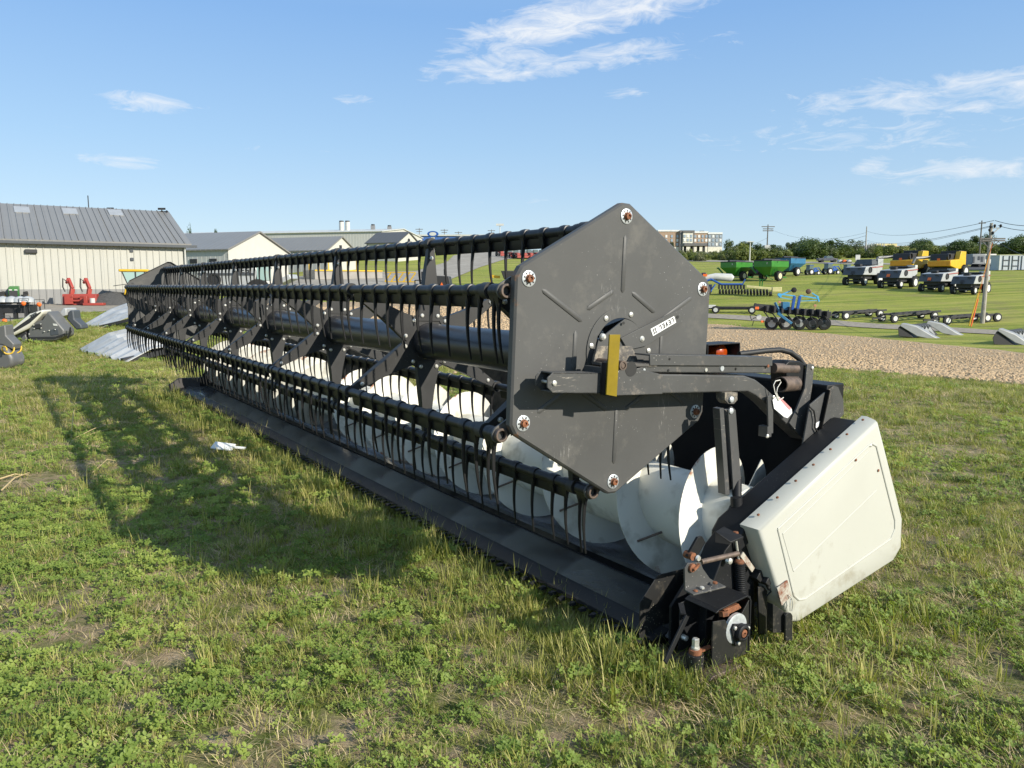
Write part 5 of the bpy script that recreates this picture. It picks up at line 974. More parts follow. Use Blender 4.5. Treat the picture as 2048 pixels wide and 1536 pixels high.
# ---- silver snouts: two corn heads of bare tin
def tin_head(label, tip_pts, top_pts, depth, ribs):
    """tip edge on the grass, top edge where the sheets meet the frame"""
    n = len(tip_pts); a = [gp(*tip_pts[0]), gp(*tip_pts[1])]; o0 = V(((a[0] + a[1]) / 2).to_tuple()); t = thing('corn_head', label, 'corn head', o0)
    b = [at(*top_pts[0], depth[0]), at(*top_pts[1], depth[1])]; mid0 = a[0].lerp(b[0], .55) + V((0, 0, .10)); mid1 = a[1].lerp(b[1], .55) + V((0, 0, .10))
    P0 = [a[0] + V((0, 0, .02)), mid0, b[0]]; P1 = [a[1] + V((0, 0, .02)), mid1, b[1]]
    for k in range(2):
        mb = MB(); rings = []
        for j in range(ribs * 6 + 1):
            u_ = j / (ribs * 6); hh = .06 * max(0, math.sin(u_ * ribs * 2 * PI)) ** 1.0; L0 = P0[k].lerp(P1[k], u_) - o0; L1 = P0[k + 1].lerp(P1[k + 1], u_) - o0
            rings.append([tuple(L0 + V((0, 0, hh))), tuple(L1 + V((0, 0, hh))), tuple(L1 + V((0, 0, hh - .02))), tuple(L0 + V((0, 0, hh - .02)))])
        mb.loft(rings, True, True); mb.build('snout_sheet', k_tin, t)
    f0, f1 = P0[2] - o0, P1[2] - o0; mb = MB(); mb.bar(f0 - V((0, -.1, .15)), f1 - V((0, -.1, .15)), .25, .3); mb.bar(f1 - V((0, 0, .1)), (P1[0] - o0) * .9 + V((0, 0, .02)), .10, .10); mb.build('frame', k_dark, t)
    return t
tin_head('wide ridged silver tin corn head close behind the far reel end', [(158, 703), (250, 727)], [(262, 658), (345, 690)], (17.5, 16.2), 6)
tin_head('smaller silver tin corn head further back beside the gravel yard', [(166, 652), (202, 656)], [(262, 604), (312, 622)], (29, 27), 3)
# ---- yellow combine cab by the shed
P = gp(300, 612); s = P.y / FPX; t = thing('yellow_combine', 'yellow combine with glass cab partly hidden behind the far reel end', 'combine', (P.x - .6, P.y + 2, P.z), .35); t.scale = (.74, .74, .74)
mb = MB(); mb.box((.5, 1.2, 2.2), (2.4, 4.0, 1.5)); mb.build('body', k_dark, t, .05); mb = MB(); mb.prism([(-2.4, .95), (-1.2, .95), (-1.1, 1.75), (-2.2, 1.9)], 'y', -.9, .8); mb.build('front_panel', k_yel, t, .05)
mb = MB(); mb.loft([[(-2.1, -.9, 1.9), (-.6, -.9, 1.9), (-.6, .9, 1.9), (-2.1, .9, 1.9)], [(-2.5, -.9, 3.0), (-.55, -.9, 3.0), (-.55, .9, 3.0), (-2.5, .9, 3.0)]]); cab = mb.build('cab', k_glassl, t); mb = MB(); mb.box((-1.5, 0, 3.12), (2.4, 2.0, .22)); mb.build('cab_roof', k_yel, cab, .06)
for x, y in ((-2.25, -.9), (-.6, -.9), (-1.35, -.92)): mb = MB(); mb.bar((x + .2 if x < -2 else x, y, 1.9), (x - .2 if x < -2 else x, y, 3.05), .09, .09); mb.build('cab_pillar', k_dark, cab)
mb = MB(); mb.bar((-2.2, -.8, 1.9), (-3.2, -.9, 1.75), .1, .06); mb.build('step_rail', k_dark, t)
add_wheel(t, (-1.4, -1.2, .9), .9, .6, k_rimy, lug=True); add_wheel(t, (-1.4, 1.4, .9), .9, .6, k_rimy, lug=True); add_wheel(t, (1.5, 2.8, .6), .6, .4, k_rimy)
# ---- silver combine seen through the tines
P = gp(470, 606); s = P.y / FPX; t = thing('silver_combine', 'silver combine with round dark screen and lettered side, seen through the tines', 'combine', (P.x, P.y, P.z), .05)
def sx(px): return (px - 470) * s
def sz(py): return (606 - py) * s
mb = MB(); mb.prism([(sx(402), sz(542)), (sx(512), sz(530)), (sx(518), sz(545)), (sx(500), sz(585)), (sx(418), sz(585)), (sx(398), sz(560))], 'y', 0, 3.0); bo = mb.build('body', k_grey, t, .08)
mb = MB(); mb.box((sx(455), -.03, sz(549)), (110 * s, .06, 4 * s)); mb.build('trim_band', k_gdark, bo)
mb = MB(); mb.pipe((sx(432), -.14, sz(560)), (sx(432), .02, sz(560)), 13 * s, 10 * s, 28); mb.tube((sx(432), -.05, sz(560)), (sx(432), .0, sz(560)), 10.5 * s, n=28); mb.build('rotary_screen', k_dark, bo)
mb = MB(); letters(mb, 'NES', (sx(477), -.03, sz(546)), (1, 0, 0), (0, 0, 1), 9 * s, (0, -1, 0), .01, .2, 1.0); mb.build('lettering', k_dark, bo, smooth=0)
mb = MB(); mb.box((sx(523), .8, sz(545)), (18 * s, 1.6, 34 * s)); cb = mb.build('cab', k_glassl, t, .05); mb = MB(); mb.box((sx(523), .8, sz(527)), (22 * s, 1.9, 4 * s)); mb.build('cab_roof', k_white, cab if False else cb, .03)
mb = MB(); mb.box((sx(530), -.1, sz(575)), (60 * s, 1.2, 10 * s)); mb.build('platform', k_dark, t, .03); mb = MB(); mb.prism([(sx(545), sz(568)), (sx(582), sz(549)), (sx(586), sz(558)), (sx(552), sz(575))], 'y', -.6, 1.8); mb.build('feeder_house', k_grey, t, .04)
add_wheel(t, (0, 0, 0), .1, .1, k_rimw) if False else None
for px in (516, 420):
    mb = MB(); r_ = .85 if px == 516 else .55; mb.lathe([(r_ * .5, -.3), (r_ * .95, -.3), (r_, -.2), (r_, .2), (r_ * .95, .3), (r_ * .5, .3)], (sx(px), .1, r_), (0, 1, 0), 24); w_ = mb.build('wheel', k_tyre, t); mb = MB(); mb.lathe([(r_ * .52, -.31), (r_ * .2, -.2), (.01, -.2)], (sx(px), .1, r_), (0, 1, 0), 20); mb.build('rim', k_rimw, w_)
# ---- machines on the far side of the tilled strip, centre
P = gp(870, 597); s = P.y / FPX; t = thing('planter_machine', 'black machine with orange triangle and rails by the driveway', 'farm machine', P)
mb = MB(); mb.prism([(-.2 * 0 + (-8 * s), 15 * s), (18 * s, 15 * s), (32 * s, 22 * s), (28 * s, 44 * s), (-20 * s, 46 * s), (-22 * s, 20 * s)], 'y', 0, 2.2); mb.build('body', k_dark, t, .05); mb = MB(); mb.box((-6 * s, -.05, 28 * s), (10 * s, .1, 8 * s)); mb.build('yellow_hub', k_yel, t)
mb = MB(); mb.prism([(10 * s, 24 * s), (18 * s, 24 * s), (14 * s, 32 * s)], 'y', -.15, -.1); mb.build('warning_triangle', k_orange, t)
mb = MB(); mb.box((20 * s, .3, 52 * s), (5 * s, .3, 12 * s)); mb.box((-26 * s, .3, 46 * s), (3 * s, .2, 14 * s)); mb.bar((-40 * s, .2, 36 * s), (-40 * s, .2, 16 * s), .08, .08); mb.bar((-24 * s, .2, 36 * s), (-24 * s, .2, 16 * s), .08, .08); mb.bar((-40 * s, .2, 36 * s), (-24 * s, .2, 36 * s), .08, .08); mb.bar((-40 * s, .2, 27 * s), (-24 * s, .2, 27 * s), .06, .06); mb.build('guard_rail', k_dark, t)
for x in (-14, 12): add_wheel(t, (x * s, .5, 9 * s), 9 * s, .5, k_rimy)
P = gp(1020, 601); s = P.y / FPX; t = thing('yellow_seeder', 'yellow machine with black hopper just left of the near end plate', 'farm machine', P)
mb = MB(); mb.prism([(-8 * s, 12 * s), (40 * s, 8 * s), (42 * s, 34 * s), (10 * s, 42 * s), (-12 * s, 30 * s)], 'y', 0, 2.0); mb.build('body', k_rimy, t, .05); mb = MB(); mb.prism([(-18 * s, 58 * s), (22 * s, 58 * s), (20 * s, 40 * s), (-12 * s, 42 * s)], 'y', -.3, 1.8); mb.build('hopper', k_dark, t, .04); mb = MB(); mb.bar((-20 * s, .2, 46 * s), (-38 * s, .2, 48 * s), .2, .2); mb.bar((-38 * s, .2, 48 * s), (-38 * s, .2, 30 * s), .12, .12); mb.build('yellow_arm', k_yel, t)
for x in (0, 28): add_wheel(t, (x * s, .4, 8 * s), 8 * s, .5, k_rimy)
# row of red tractors at the top of the drive
def red_tractor(label, px, py, gname):
    P = gp(px, py); s = P.y / FPX; t = thing('red_tractor', label, 'tractor', P, R(200), gname); k = 20 * s / 3.0
    mb = MB(); mb.prism([(0, .8), (2.0, .8), (2.0, 1.5), (0, 1.75)], 'x', -.45, .45); mb.build('hood', k_red, t); mb = MB(); mb.box((0, -.6, 1.9), (1.2, 1.1, 1.3)); mb.build('cab', k_glass, t); mb = MB(); mb.bar((-.6, 0, 1.4), (-.6, 2.8, .4), .15, .2); mb.bar((.6, 0, 1.4), (.6, 2.8, .4), .15, .2); mb.box((0, 2.9, .4), (1.7, .4, .6)); mb.build('loader', k_red, t)
    for x in (-.8, .8): add_wheel(t, (x, -.8, .75), .75, .4, k_dark, n=14); add_wheel(t, (x, 1.5, .5), .5, .3, k_dark, n=14)
    t.scale = (k, k, k); return t
places = ['leftmost', 'second', 'third', 'fourth', 'fifth', 'sixth', 'seventh']
for i, (px, py) in enumerate(((1000, 513), (1020, 516), (1033, 517), (1047, 517), (1059, 517), (1072, 517), (1085, 517))):
    red_tractor('small red tractor with loader, %s in the row at the top of the drive' % places[i], px, py, 'red tractors parked at the top of the drive')
# loading dock with yellow rails in the yard
a, b = gp(630, 560), gp(765, 557); t = thing('loading_dock', 'low concrete dock with yellow railing in the paved yard', 'loading dock', a, math.atan2((b - a).y, (b - a).x)); L = (b - a).length
k_conc = flatmat('dock_concrete', (.30, .28, .25), .9); mb = MB(); mb.box((L / 2, 2, .35), (L, 4, 1.5)); mb.build('platform', k_conc, t); mb = MB(); mb.box((L / 2, -.03, 1.05), (L, .1, .14)); mb.build('yellow_edge', k_yel, t)
for i in range(7): mb = MB(); mb.box((L * (i + .5) / 7, 3.5, 1.8), (.12, .12, 1.4)); mb.build('rail_post', k_yel, t)
a = gp(770, 565); t = thing('yellow_barrier', 'yellow hatched barrier at the right end of the dock', 'barrier', a, -.1); mb = MB(); w_ = 62 * a.y / FPX
for k in range(5): mb.bar((w_ * k / 5, 0, .1), (w_ * (k + 1) / 5, 0, 1.0), .08, .12)
mb.bar((0, 0, .08), (w_, 0, .08), .1, .1); mb.bar((0, 0, 1.05), (w_, 0, 1.05), .1, .1); mb.build('rails', k_yel, t)
# blue roofed store, oval sign and light masts beyond
P = at(905, 482, 330); t = thing('blue_store', 'long blue sales building far beyond the drive', 'building', (P.x, P.y, zg(P.x, P.y))); hh = at(905, 472, 330).z - zg(P.x, P.y); mb = MB(); mb.box((0, 5, hh / 2), (30, 10, hh)); mb.build('wall', flatmat('blue_wall', (.05, .12, .35)), t); mb = MB(); mb.box((0, 5, hh + .3), (31, 11, .6)); mb.build('roof', k_trim, t)
P = at(866, 490, 200); z0 = zg(P.x, P.y); z1 = at(866, 468, 200).z; t = thing('oval_sign', 'oval blue sign with white centre on a tall white post', 'sign', (P.x, P.y, z0)); hh = z1 - z0
mb = MB(); mb.box((0, .1, hh / 2), (.9, .3, hh)); mb.build('post', k_white, t); mb = MB(); mb.lathe([(.01, -.2), (1.0, -.2), (1.0, .2), (.01, .2)], (0, 0, 0), (0, 1, 0), 28); o = mb.build('oval_board', k_blue, t, loc=(0, 0, hh)); o.scale = (1.45, 1, .75)
mb = MB(); mb.lathe([(.01, -.23), (.62, -.23), (.62, -.2), (.01, -.2)], (0, 0, 0), (0, 1, 0), 24); o2 = mb.build('oval_centre', k_white, o)
def pole(name, label, cat, px, py0, py1, d, r0, arms=(), lean=0, m_=None, grp=None):
    b_ = at(px, py0, d); z0 = zg(b_.x, b_.y); tp = at(px, py1, d); hh = tp.z - z0; t = thing(name, label, cat, (b_.x, b_.y, z0), 0, grp); m_ = m_ or k_pole
    mb = MB(); mb.path([(0, 0, -.5), (lean * hh * .5, 0, hh * .5), (lean * hh, 0, hh)], [r0, r0 * .85, r0 * .65], 8); mb.build('pole', m_, t)
    for f, w_, th in arms: mb = MB(); mb.bar((lean * hh * f - w_ / 2, -r0, hh * f), (lean * hh * f + w_ / 2, -r0, hh * f), th, th * 1.2); mb.build('crossarm', m_, t)
    return t, hh
k_pole = mat('weathered_pole_wood', (.36, .33, .28), .85, var=.2, vscale=2, dirt=(.18, .16, .13), dscale=4); k_pole2 = flatmat('dark_pole_wood', (.13, .12, .11), .9)
pole('light_mast', 'tall light mast with flat twin heads above the top tine bar', 'light mast', 1000, 500, 449, 230, .16, ((.99, 2.2, .5),), m_=k_trim)
for px, py, lab in ((839, 456, 'thin power pole left of the oval sign'), (889, 458, 'thin power pole right of the oval sign'), (917, 463, 'double armed power pole beyond the blue store'), (983, 459, 'thin power pole left of the light mast')): pole('power_pole', lab, 'utility pole', px, 490, py, 420, .22, ((.95, 4, .25), (.86, 3, .25)), m_=k_pole2, grp='distant power poles')
# wooded hills far off
m_hill = ground_mat('wooded_hills', None, 0); _m, nt, b, N, Lk, ge, ns, ramp, mix = m_hill
Lk(ramp(ns(.02, 6, .8), [(.3, (.055, .085, .065)), (.7, (.11, .14, .10))]), b.inputs['Base Color'])
mb = MB(); pts_ = []; nh = 120
for i in range(nh + 1):
    a = R(-70 + 140 * i / nh); d = 1900; base = 20; hgt = 26 + 150 * max(0, mnoise.fractal(V((i * .07, 2.2, 0)), 1, 2, 4)) * (1 if i < 60 else .35) + (62 if 44 < i < 60 else 0) * math.sin(PI * (i - 44) / 16) ** 2 if i > 44 and i < 60 else 26 + 60 * abs(mnoise.noise(V((i * .07, 5, 0))))
    x, y = d * math.sin(a), d * math.cos(a); pts_.append([(x, y, 0), (x, y, base + hgt * .7), (x * 1.15, y * 1.15, base + hgt), (x * 1.4, y * 1.4, 0)])
mb.loft(pts_, True, True); struct(mb.build('hills', _m, smooth=60))
# ---- litter near the header
a = gp(447, 905); t = MB(); t.box((0, 0, .03), (.20, .10, .012), M.Rotation(.25, 3, 'X')); t.bar((.08, 0, .035), (.21, .02, .03), .03, .012); o = t.build('plastic_scrap', m_decal, loc=(a.x, a.y, a.z + .03)); o.rotation_euler = (0.15, .1, -.1); tag(o, 'broken white plastic scrap lying in the grass before the knife', 'litter')
k_straw = flatmat('straw', (.46, .36, .19), .8)
def stem(label, pts, r=.004):
    P = [gp(px, py) + V((0, 0, dz)) for px, py, dz in pts]; mb = MB(); o0 = P[0]; mb.path([tuple(p - o0) for p in P], [r] * (len(P) - 1) + [r * .4], 5); o = mb.build('dry_stem', k_straw, loc=o0); tag(o, label, 'dry stem', 'dry stems on the grass')
stem('long dry stem bending low over the grass beside the shadow', [(150, 880, .02), (190, 868, .06), (240, 852, .05), (280, 850, .02)]); stem('upright dry stem standing over the long bent ones', [(142, 882, .0), (146, 872, .12), (150, 868, .22), (152, 866, .25)]); stem('second long dry stem lying just below the first', [(148, 884, .02), (200, 872, .05), (235, 860, .03)])
stem('straight dry stalk at the left edge', [(0, 965, .03), (30, 958, .04), (58, 955, .02)], .006); stem('thick dry stalk slanting at the left edge', [(4, 985, .02), (30, 968, .05), (60, 952, .03)], .007); stem('short dry stalk below the left edge stalks', [(52, 968, .02), (75, 985, .02)])
stem('dry stalk among the browned patch left of the shadow', [(185, 950, .02), (215, 930, .05), (232, 926, .02)])
# ================================================================== machines, poles and trees on the right
HR = R(-53); k_snout = flatmat('weathered_snout_grey', (.24, .25, .255), .5)
# ---- grey combines
def grey_combine(label, P, hood, s):
    t = thing('grey_combine', label, 'combine', P, HR, 'grey combines parked on the slope'); W = 1.5
    mb = MB(); side = [(-.25, 1.45), (.45, 2.55), (4.9, 3.0), (4.9, 2.05), (3.6, 1.45)]
    mb.prism(side, 'x', -W, W); mb.build('body', k_grey, t, .06)
    mb = MB(); mb.prism([(-.33, 1.44), (.36, 2.50), (.44, 2.50), (-.20, 1.44)], 'x', -W - .02, W + .02); rh = mb.build('rear_hood', k_gdark, t, .02); mb = MB(); mb.prism([(-.3, 1.5), (.36, 2.48), (.40, 2.48), (-.26, 1.5)], 'x', -.06, .06); mb.build('hood_seam', k_dark, rh)
    mb = MB(); mb.box((W * .55, .02, 2.30), (.5, .06, .14)); mb.box((-W * .55, .02, 2.30), (.5, .06, .14)); mb.build('tail_lamp', k_dark, rh)
    mb = MB(); mb.prism([(-.38, 1.62), (-.15, 2.0), (-.14, 1.98), (-.36, 1.60)], 'x', -.25, .2); mb.build('warning_triangle', k_orange if s else k_dark, rh)
    mb = MB(); mb.pipe((W - .02, 1.55, 2.15), (W + .10, 1.55, 2.15), .42, .34, 24); mb.tube((W - .02, 1.55, 2.15), (W + .04, 1.55, 2.15), .35, n=24); mb.build('rotary_screen', k_dark, t)
    mb = MB(); mb.prism([(1.9, 2.42), (4.88, 2.60), (4.88, 2.72), (1.9, 2.52)], 'x', W, W + .05); mb.build('red_stripe', k_red, t)
    mb = MB(); mb.box((0, 1.2, 2.80), (.8, .6, .35)); mb.build('exhaust_box', k_dark, t, .03); mb = MB(); mb.box((0, 3.6, 3.02), (2.7, 2.4, .16)); mb.build('tank_cover', k_gdark, t, .03)
    mb = MB(); mb.box((W * .6, 4.5, 3.05), (1.2, .7, .45)); mb.build('side_box', k_white, t, .03)
    if hood:
        mb = MB(); mb.loft([[(-1.4, 2.2, 2.85), (1.4, 2.2, 2.85), (1.4, 4.8, 2.95), (-1.4, 4.8, 2.95)], [(-1.1, 2.6, 3.65), (1.1, 2.6, 3.65), (1.45, 4.9, 3.7), (-1.45, 4.9, 3.7)]]); mb.build('grain_tank', k_gdark, t, .03); mb = MB(); mb.prism([(3.5, 2.8), (4.95, 2.8), (4.95, 3.75), (3.5, 3.7)], 'x', W - .05, W + .03); mb.build('tank_side', k_grey, t, .02)
    mb = MB(); mb.box((0, 2.0, 1.2), (2.0, 3.6, .6)); mb.box((0, .35, .65), (2.7, .25, .25)); mb.box((0, 3.9, .95), (2.6, .5, .5)); mb.build('chassis', k_dark, t, .03)
    for x in (-1.35, 1.35): add_wheel(t, (x, .4, .58), .58, .45, k_rimw, lug=True); add_wheel(t, (x * 1.12, 3.9, .86), .86, .62, k_rimw, lug=True)
    return t
GC = [('grey combine with raised slate grain tank, leftmost of the four', 1706, 571, 1, 0), ('grey combine with red triangle, second from the left of the four', 1777, 577, 0, 1), ('grey combine with red triangle and two tone rear, third of the four', 1859, 584, 0, 1), ('grey combine standing beside the utility pole, nearest of the four', 1924, 589, 0, 0)]
for lab, px, py, hd, tr in GC:
    P = gp(px, py); s = P.y / FPX; t = grey_combine(lab, (P.x, P.y, P.z), hd, tr); k = 37 * s / 2.6; t.scale = (k, k, k)
# ---- yellow combines behind them
def yellow_combine(label, P, k):
    t = thing('yellow_combine', label, 'combine', P, HR, 'yellow combines on the slope'); W = 1.6
    mb = MB(); mb.prism([(0, 1.75), (0, 2.55), (4.8, 2.9), (4.8, 1.5), (2.2, 1.35)], 'x', -W, W); bo = mb.build('body', k_yel, t, .08); mb = MB(); mb.box((0, -.02, 2.1), (3.1, .08, .7)); mb.build('rear_panel', flatmat('amber_yellow', (.70, .30, .015)), bo, .03)
    mb = MB(); mb.prism([(.4, 2.5), (3.2, 2.6), (3.2, 3.6), (.6, 3.5)], 'x', -W * .95, W * .5); mb.build('engine_deck', k_dark, t, .08)
    mb = MB(); mb.prism([(2.6, 2.7), (4.7, 2.8), (4.7, 3.9), (3.1, 3.9)], 'x', W * .55, W); mb.build('tank_side', k_yel, t, .05); mb = MB(); mb.box((0, 3.9, 3.75), (2.6, 1.6, .5)); mb.build('grain_tank', k_dark, t, .05)
    mb = MB(); mb.pipe((.75, .9, 3.1), (1.0, .9, 3.1), .5, .38, 20); mb.build('rotary_screen', k_dark, t)
    mb = MB(); mb.path([(-1.2, 3.6, 3.2), (-1.9, 2.4, 3.15), (-3.2, -.4, 2.95)], .22, 10); mb.path([(-3.2, -.4, 2.95), (-3.4, -.7, 2.2)], .20, 10); mb.build('unloading_auger', flatmat('auger_tube', (.16, .16, .16)), t)
    mb = MB(); mb.prism([(-.05, 2.55), (-.05, 2.85), (-.03, 2.85), (-.03, 2.55)], 'x', -.3, .1); mb.build('warning_triangle', k_orange, t)
    mb = MB(); mb.box((0, 2.2, 1.2), (2.2, 4.0, .7)); mb.build('chassis', k_dark, t)
    for x in (-1.4, 1.4): add_wheel(t, (x, .8, .7), .7, .5, k_rimw); add_wheel(t, (x * 1.15, 4.2, 1.0), 1.0, .7, k_rimw, lug=True)
    t.scale = (k, k, k)
for lab, px, py in (('yellow combine behind the two middle grey combines, left of two', 1800, 556), ('yellow combine behind the nearest grey combine, right of two', 1876, 557)):
    P = gp(px, py); s = P.y / FPX; yellow_combine(lab, (P.x, P.y, P.z), 40 * s / 2.9)
# ---- grain carts
def cart(label, px, py, pxw, m_side, m_dark, rim, rz=HR):
    P = gp(px, py); s = P.y / FPX; t = thing('grain_cart', label, 'grain cart', P, rz, 'grain carts on the slope')
    mb = MB(); mb.loft([[(-1.75, -2.4, 2.3), (1.75, -2.4, 2.3), (1.75, 2.4, 2.3), (-1.75, 2.4, 2.3)], [(-1.75, -2.4, 3.25), (1.75, -2.4, 3.25), (1.75, 2.4, 3.25), (-1.75, 2.4, 3.25)]]); mb.build('hopper', m_side, t, .03)
    mb = MB(); mb.loft([[(-.6, -1.2, .95), (.6, -1.2, .95), (.6, 1.0, .95), (-.6, 1.0, .95)], [(-1.74, -2.39, 2.3), (1.74, -2.39, 2.3), (1.74, 2.39, 2.3), (-1.74, 2.39, 2.3)]]); mb.build('hopper_cone', m_side, t, .02)
    mb = MB(); mb.box((0, 0, 3.34), (3.55, 4.85, .2)); mb.lathe([(.3, -2.3), (.3, 2.3)], (0, 0, 3.4), (0, 1, 0), 10); mb.build('tarp', k_dark, t, .05)
    mb = MB(); mb.bar((1.78, -.8, 3.2), (1.2, -1.2, .9), .10, .10); mb.box((0, 0, .85), (2.9, .3, .3)); mb.bar((0, 1.2, .8), (0, 4.4, .6), .2, .2); mb.build('frame', m_dark, t); mb = MB(); mb.box((.9, -2.44, 2.9), (.14, .04, .3)); mb.build('reflector', k_white, t)
    for x in (-1.5, 1.5): add_wheel(t, (x, 0, .82), .82, .65, rim, lug=True)
    mb = MB(); mb.path([(-1.6, -1.8, 1.3), (-2.4, -2.2, 2.3), (-2.6, -2.3, 2.2)], .16, 8); mb.build('unloading_auger', m_dark, t)
    k = pxw * s / 5.75; t.scale = (k, k, k); return t
k_navy = flatmat('navy_paint', (.012, .02, .06)); k_teal = flatmat('steel_blue_paint', (.03, .14, .26), .4)
cart('bright green grain cart with cream wheel, left of two', 1472, 561, 62, k_lgreen, k_green, k_rimc); cart('dark navy grain cart between the two green ones', 1512, 556, 48, k_navy, k_dark, k_dark); cart('bright green grain cart standing nearer, right of two', 1541, 562, 68, k_lgreen, k_green, k_rimc); cart('steel blue grain cart with pale band behind the right green one', 1579, 552, 60, k_teal, k_navy, k_rimw)
# ---- blue tractors
def blue_tractor(label, px, py, pxw):
    P = gp(px, py); s = P.y / FPX; t = thing('blue_tractor', label, 'tractor', P, R(-70), 'blue tractors behind the grain carts')
    mb = MB(); mb.prism([(.2, .8), (2.2, .8), (2.3, 1.4), (.2, 1.6)], 'x', -.4, .4); mb.build('hood', k_blue, t, .05); mb = MB(); mb.prism([(-1.2, 1.2), (.2, 1.2), (.1, 2.5), (-1.1, 2.5)], 'x', -.7, .7); cab = mb.build('cab', k_glass, t); mb = MB(); mb.box((0, -.5, 2.6), (1.5, 1.6, .16)); mb.build('cab_roof', k_blue, cab, .04)
    mb = MB()
    for x in (-.55, .55): mb.bar((x, .3, 1.5), (x, 2.0, 2.0), .14, .2); mb.bar((x, 2.0, 2.0), (x, 3.2, .6), .14, .2)
    mb.build('loader_arm', k_blue, t)
    for x in (-.85, .85): add_wheel(t, (x, -.7, .8), .8, .45, k_rimw); add_wheel(t, (x, 1.7, .55), .55, .35, k_rimw)
    k = pxw * s / 4.4; t.scale = (k, k, k)
blue_tractor('blue loader tractor nearest the steel blue cart', 1622, 550, 32); blue_tractor('larger blue loader tractor, middle of three', 1659, 549, 36); blue_tractor('blue tractor half hidden behind the leftmost grey combine', 1696, 548, 30)
# ---- planters
P = gp(1452, 589); s = P.y / FPX; t = thing('row_planter', 'blue row planter with long white tank right beside the end plate', 'planter', P, -.12); u_ = 1 * s
mb = MB(); mb.path([(-40 * s, .6, 32 * s), (-20 * s, .6, 35 * s), (10 * s, .6, 33 * s), (14 * s, .6, 31 * s)], [6 * s, 7.5 * s, 8 * s, 5 * s], 14); mb.build('tank', k_white, t); mb = MB(); mb.path([(-50 * s, 0, 22 * s), (-30 * s, 0, 30 * s), (-10 * s, 0, 20 * s), (30 * s, 0, 20 * s)], 2.2 * s, 8); mb.bar((-22 * s, -.2, 20 * s), (-32 * s, -.4, 5 * s), 3 * s, 2 * s); mb.bar((30 * s, 0, 18 * s), (36 * s, 0, 30 * s), 3 * s, 2 * s); mb.build('toolbar', k_blue, t)
for i in range(9): mb = MB(); x = (-14 + i * 6) * s; mb.box((x, 0, 15 * s), (2.6 * s, .7, 9 * s)); mb.lathe([(5 * s, -.04), (5 * s, .04)], (x + s, -.45, 5.5 * s), (1, .25, 0), 16); mb.build('row_unit', k_dark, t)
mb = MB(); mb.box((-36 * s, .2, 12 * s), (16 * s, 1, 16 * s)); mb.box((-44 * s, .3, 40 * s), (8 * s, .5, 6 * s)); mb.build('gear_frame', k_navy, t, .03); mb = MB(); mb.box((-42 * s, .0, 38 * s), (8 * s, .3, 5 * s)); mb.build('red_reflector', k_orange, t)
for x in (-34, -44): add_wheel(t, (x * s, -.6, 5.5 * s), 5.5 * s, .3, k_rimw)
P = gp(1530, 592); s = P.y / FPX; t = thing('seed_planter', 'cream and green planter with folded marker hoop on the lawn', 'planter', P, -.15)
mb = MB(); mb.bar((-36 * s, .2, 19 * s), (12 * s, 0, 14 * s), 5 * s, 5 * s); mb.box((22 * s, .2, 13 * s), (18 * s, .8, 9 * s)); mb.build('seed_boxes', k_cream, t, .03); mb = MB(); mb.bar((-10 * s, .3, 18 * s), (-10 * s, .3, 33 * s), 2 * s, 2 * s); mb.bar((-6 * s, .3, 18 * s), (-5 * s, .3, 31 * s), 2 * s, 2 * s); mb.path([(-28 * s, .3, 38 * s), (-10 * s, .3, 33 * s), (6 * s, .3, 31 * s), (14 * s, 0, 32 * s), (0, -.3, 40 * s)], .6 * s, 6); mb.build('marker_hoop', k_green, t)
for i in range(7): mb = MB(); x = (-34 + i * 6.2) * s; mb.lathe([(5 * s, -.05), (5.4 * s, 0), (5 * s, .05)], (x, -.3, 6 * s), (1, .2, 0), 16); mb.box((x, 0, 10 * s), (2.5 * s, .6, 7 * s)); mb.build('row_unit', k_dark, t)
add_wheel(t, (9 * s, -.5, 4.6 * s), 4.6 * s, .3, k_rimy)
# the big blue planter beside the lane
P = gp(1598, 660); s = P.y / FPX; o0 = P; t = thing('folding_planter', 'big blue folding planter with five tyres and raised marker arms by the lane', 'planter', P)
def q(px, py, dy=0): a_ = at(px, py, P.y + dy) - o0; return (a_.x, a_.y, a_.z)
for px, py, r in ((1543, 642, 13), (1571, 643, 14), (1598, 644, 14), (1624, 646, 13), (1648, 648, 13)):
    mb = MB(); c = q(px, py); r_ = r * s; mb.lathe([(r_ * .55, -.28), (r_ * .93, -.28), (r_, -.18), (r_, .18), (r_ * .93, .28), (r_ * .55, .28)], (c[0], 0, r_), (.25, 1, 0), 26); w_ = mb.build('wheel', k_tyre, t); mb = MB(); mb.lathe([(r_ * .57, -.29), (r_ * .48, -.22), (r_ * .16, -.24), (.01, -.24)], (c[0], 0, r_), (.25, 1, 0), 20); mb.build('rim', k_grey if px < 1600 else k_gdark, w_)
mb = MB(); mb.bar(q(1512, 614, .2), q(1660, 630, .2), 12 * s, 14 * s); mb.bar(q(1508, 610), q(1545, 624), 6 * s, 9 * s); mb.build('toolbar', k_dark, t, .03)
for i in range(9): px = 1532 + i * 15; mb = MB(); mb.box(V(q(px, 617 + i * 1.0 + (i % 3), -.3)), (4 * s, .8, (10 + 3 * (i % 2)) * s)); mb.bar(q(px - 5, 622 + i, -.2), q(px + 6, 636 + i, -.5), 2 * s, 2 * s); mb.bar(q(px + 5, 612 + i, .1), q(px + 1, 626 + i, -.4), 1.6 * s, 1.6 * s); mb.lathe([(5 * s, -.03), (5 * s, .03)], q(px + 4, 640 + i * .9, -.6), (.4, 1, 0), 14); mb.build('row_unit', k_dark, t, .01)
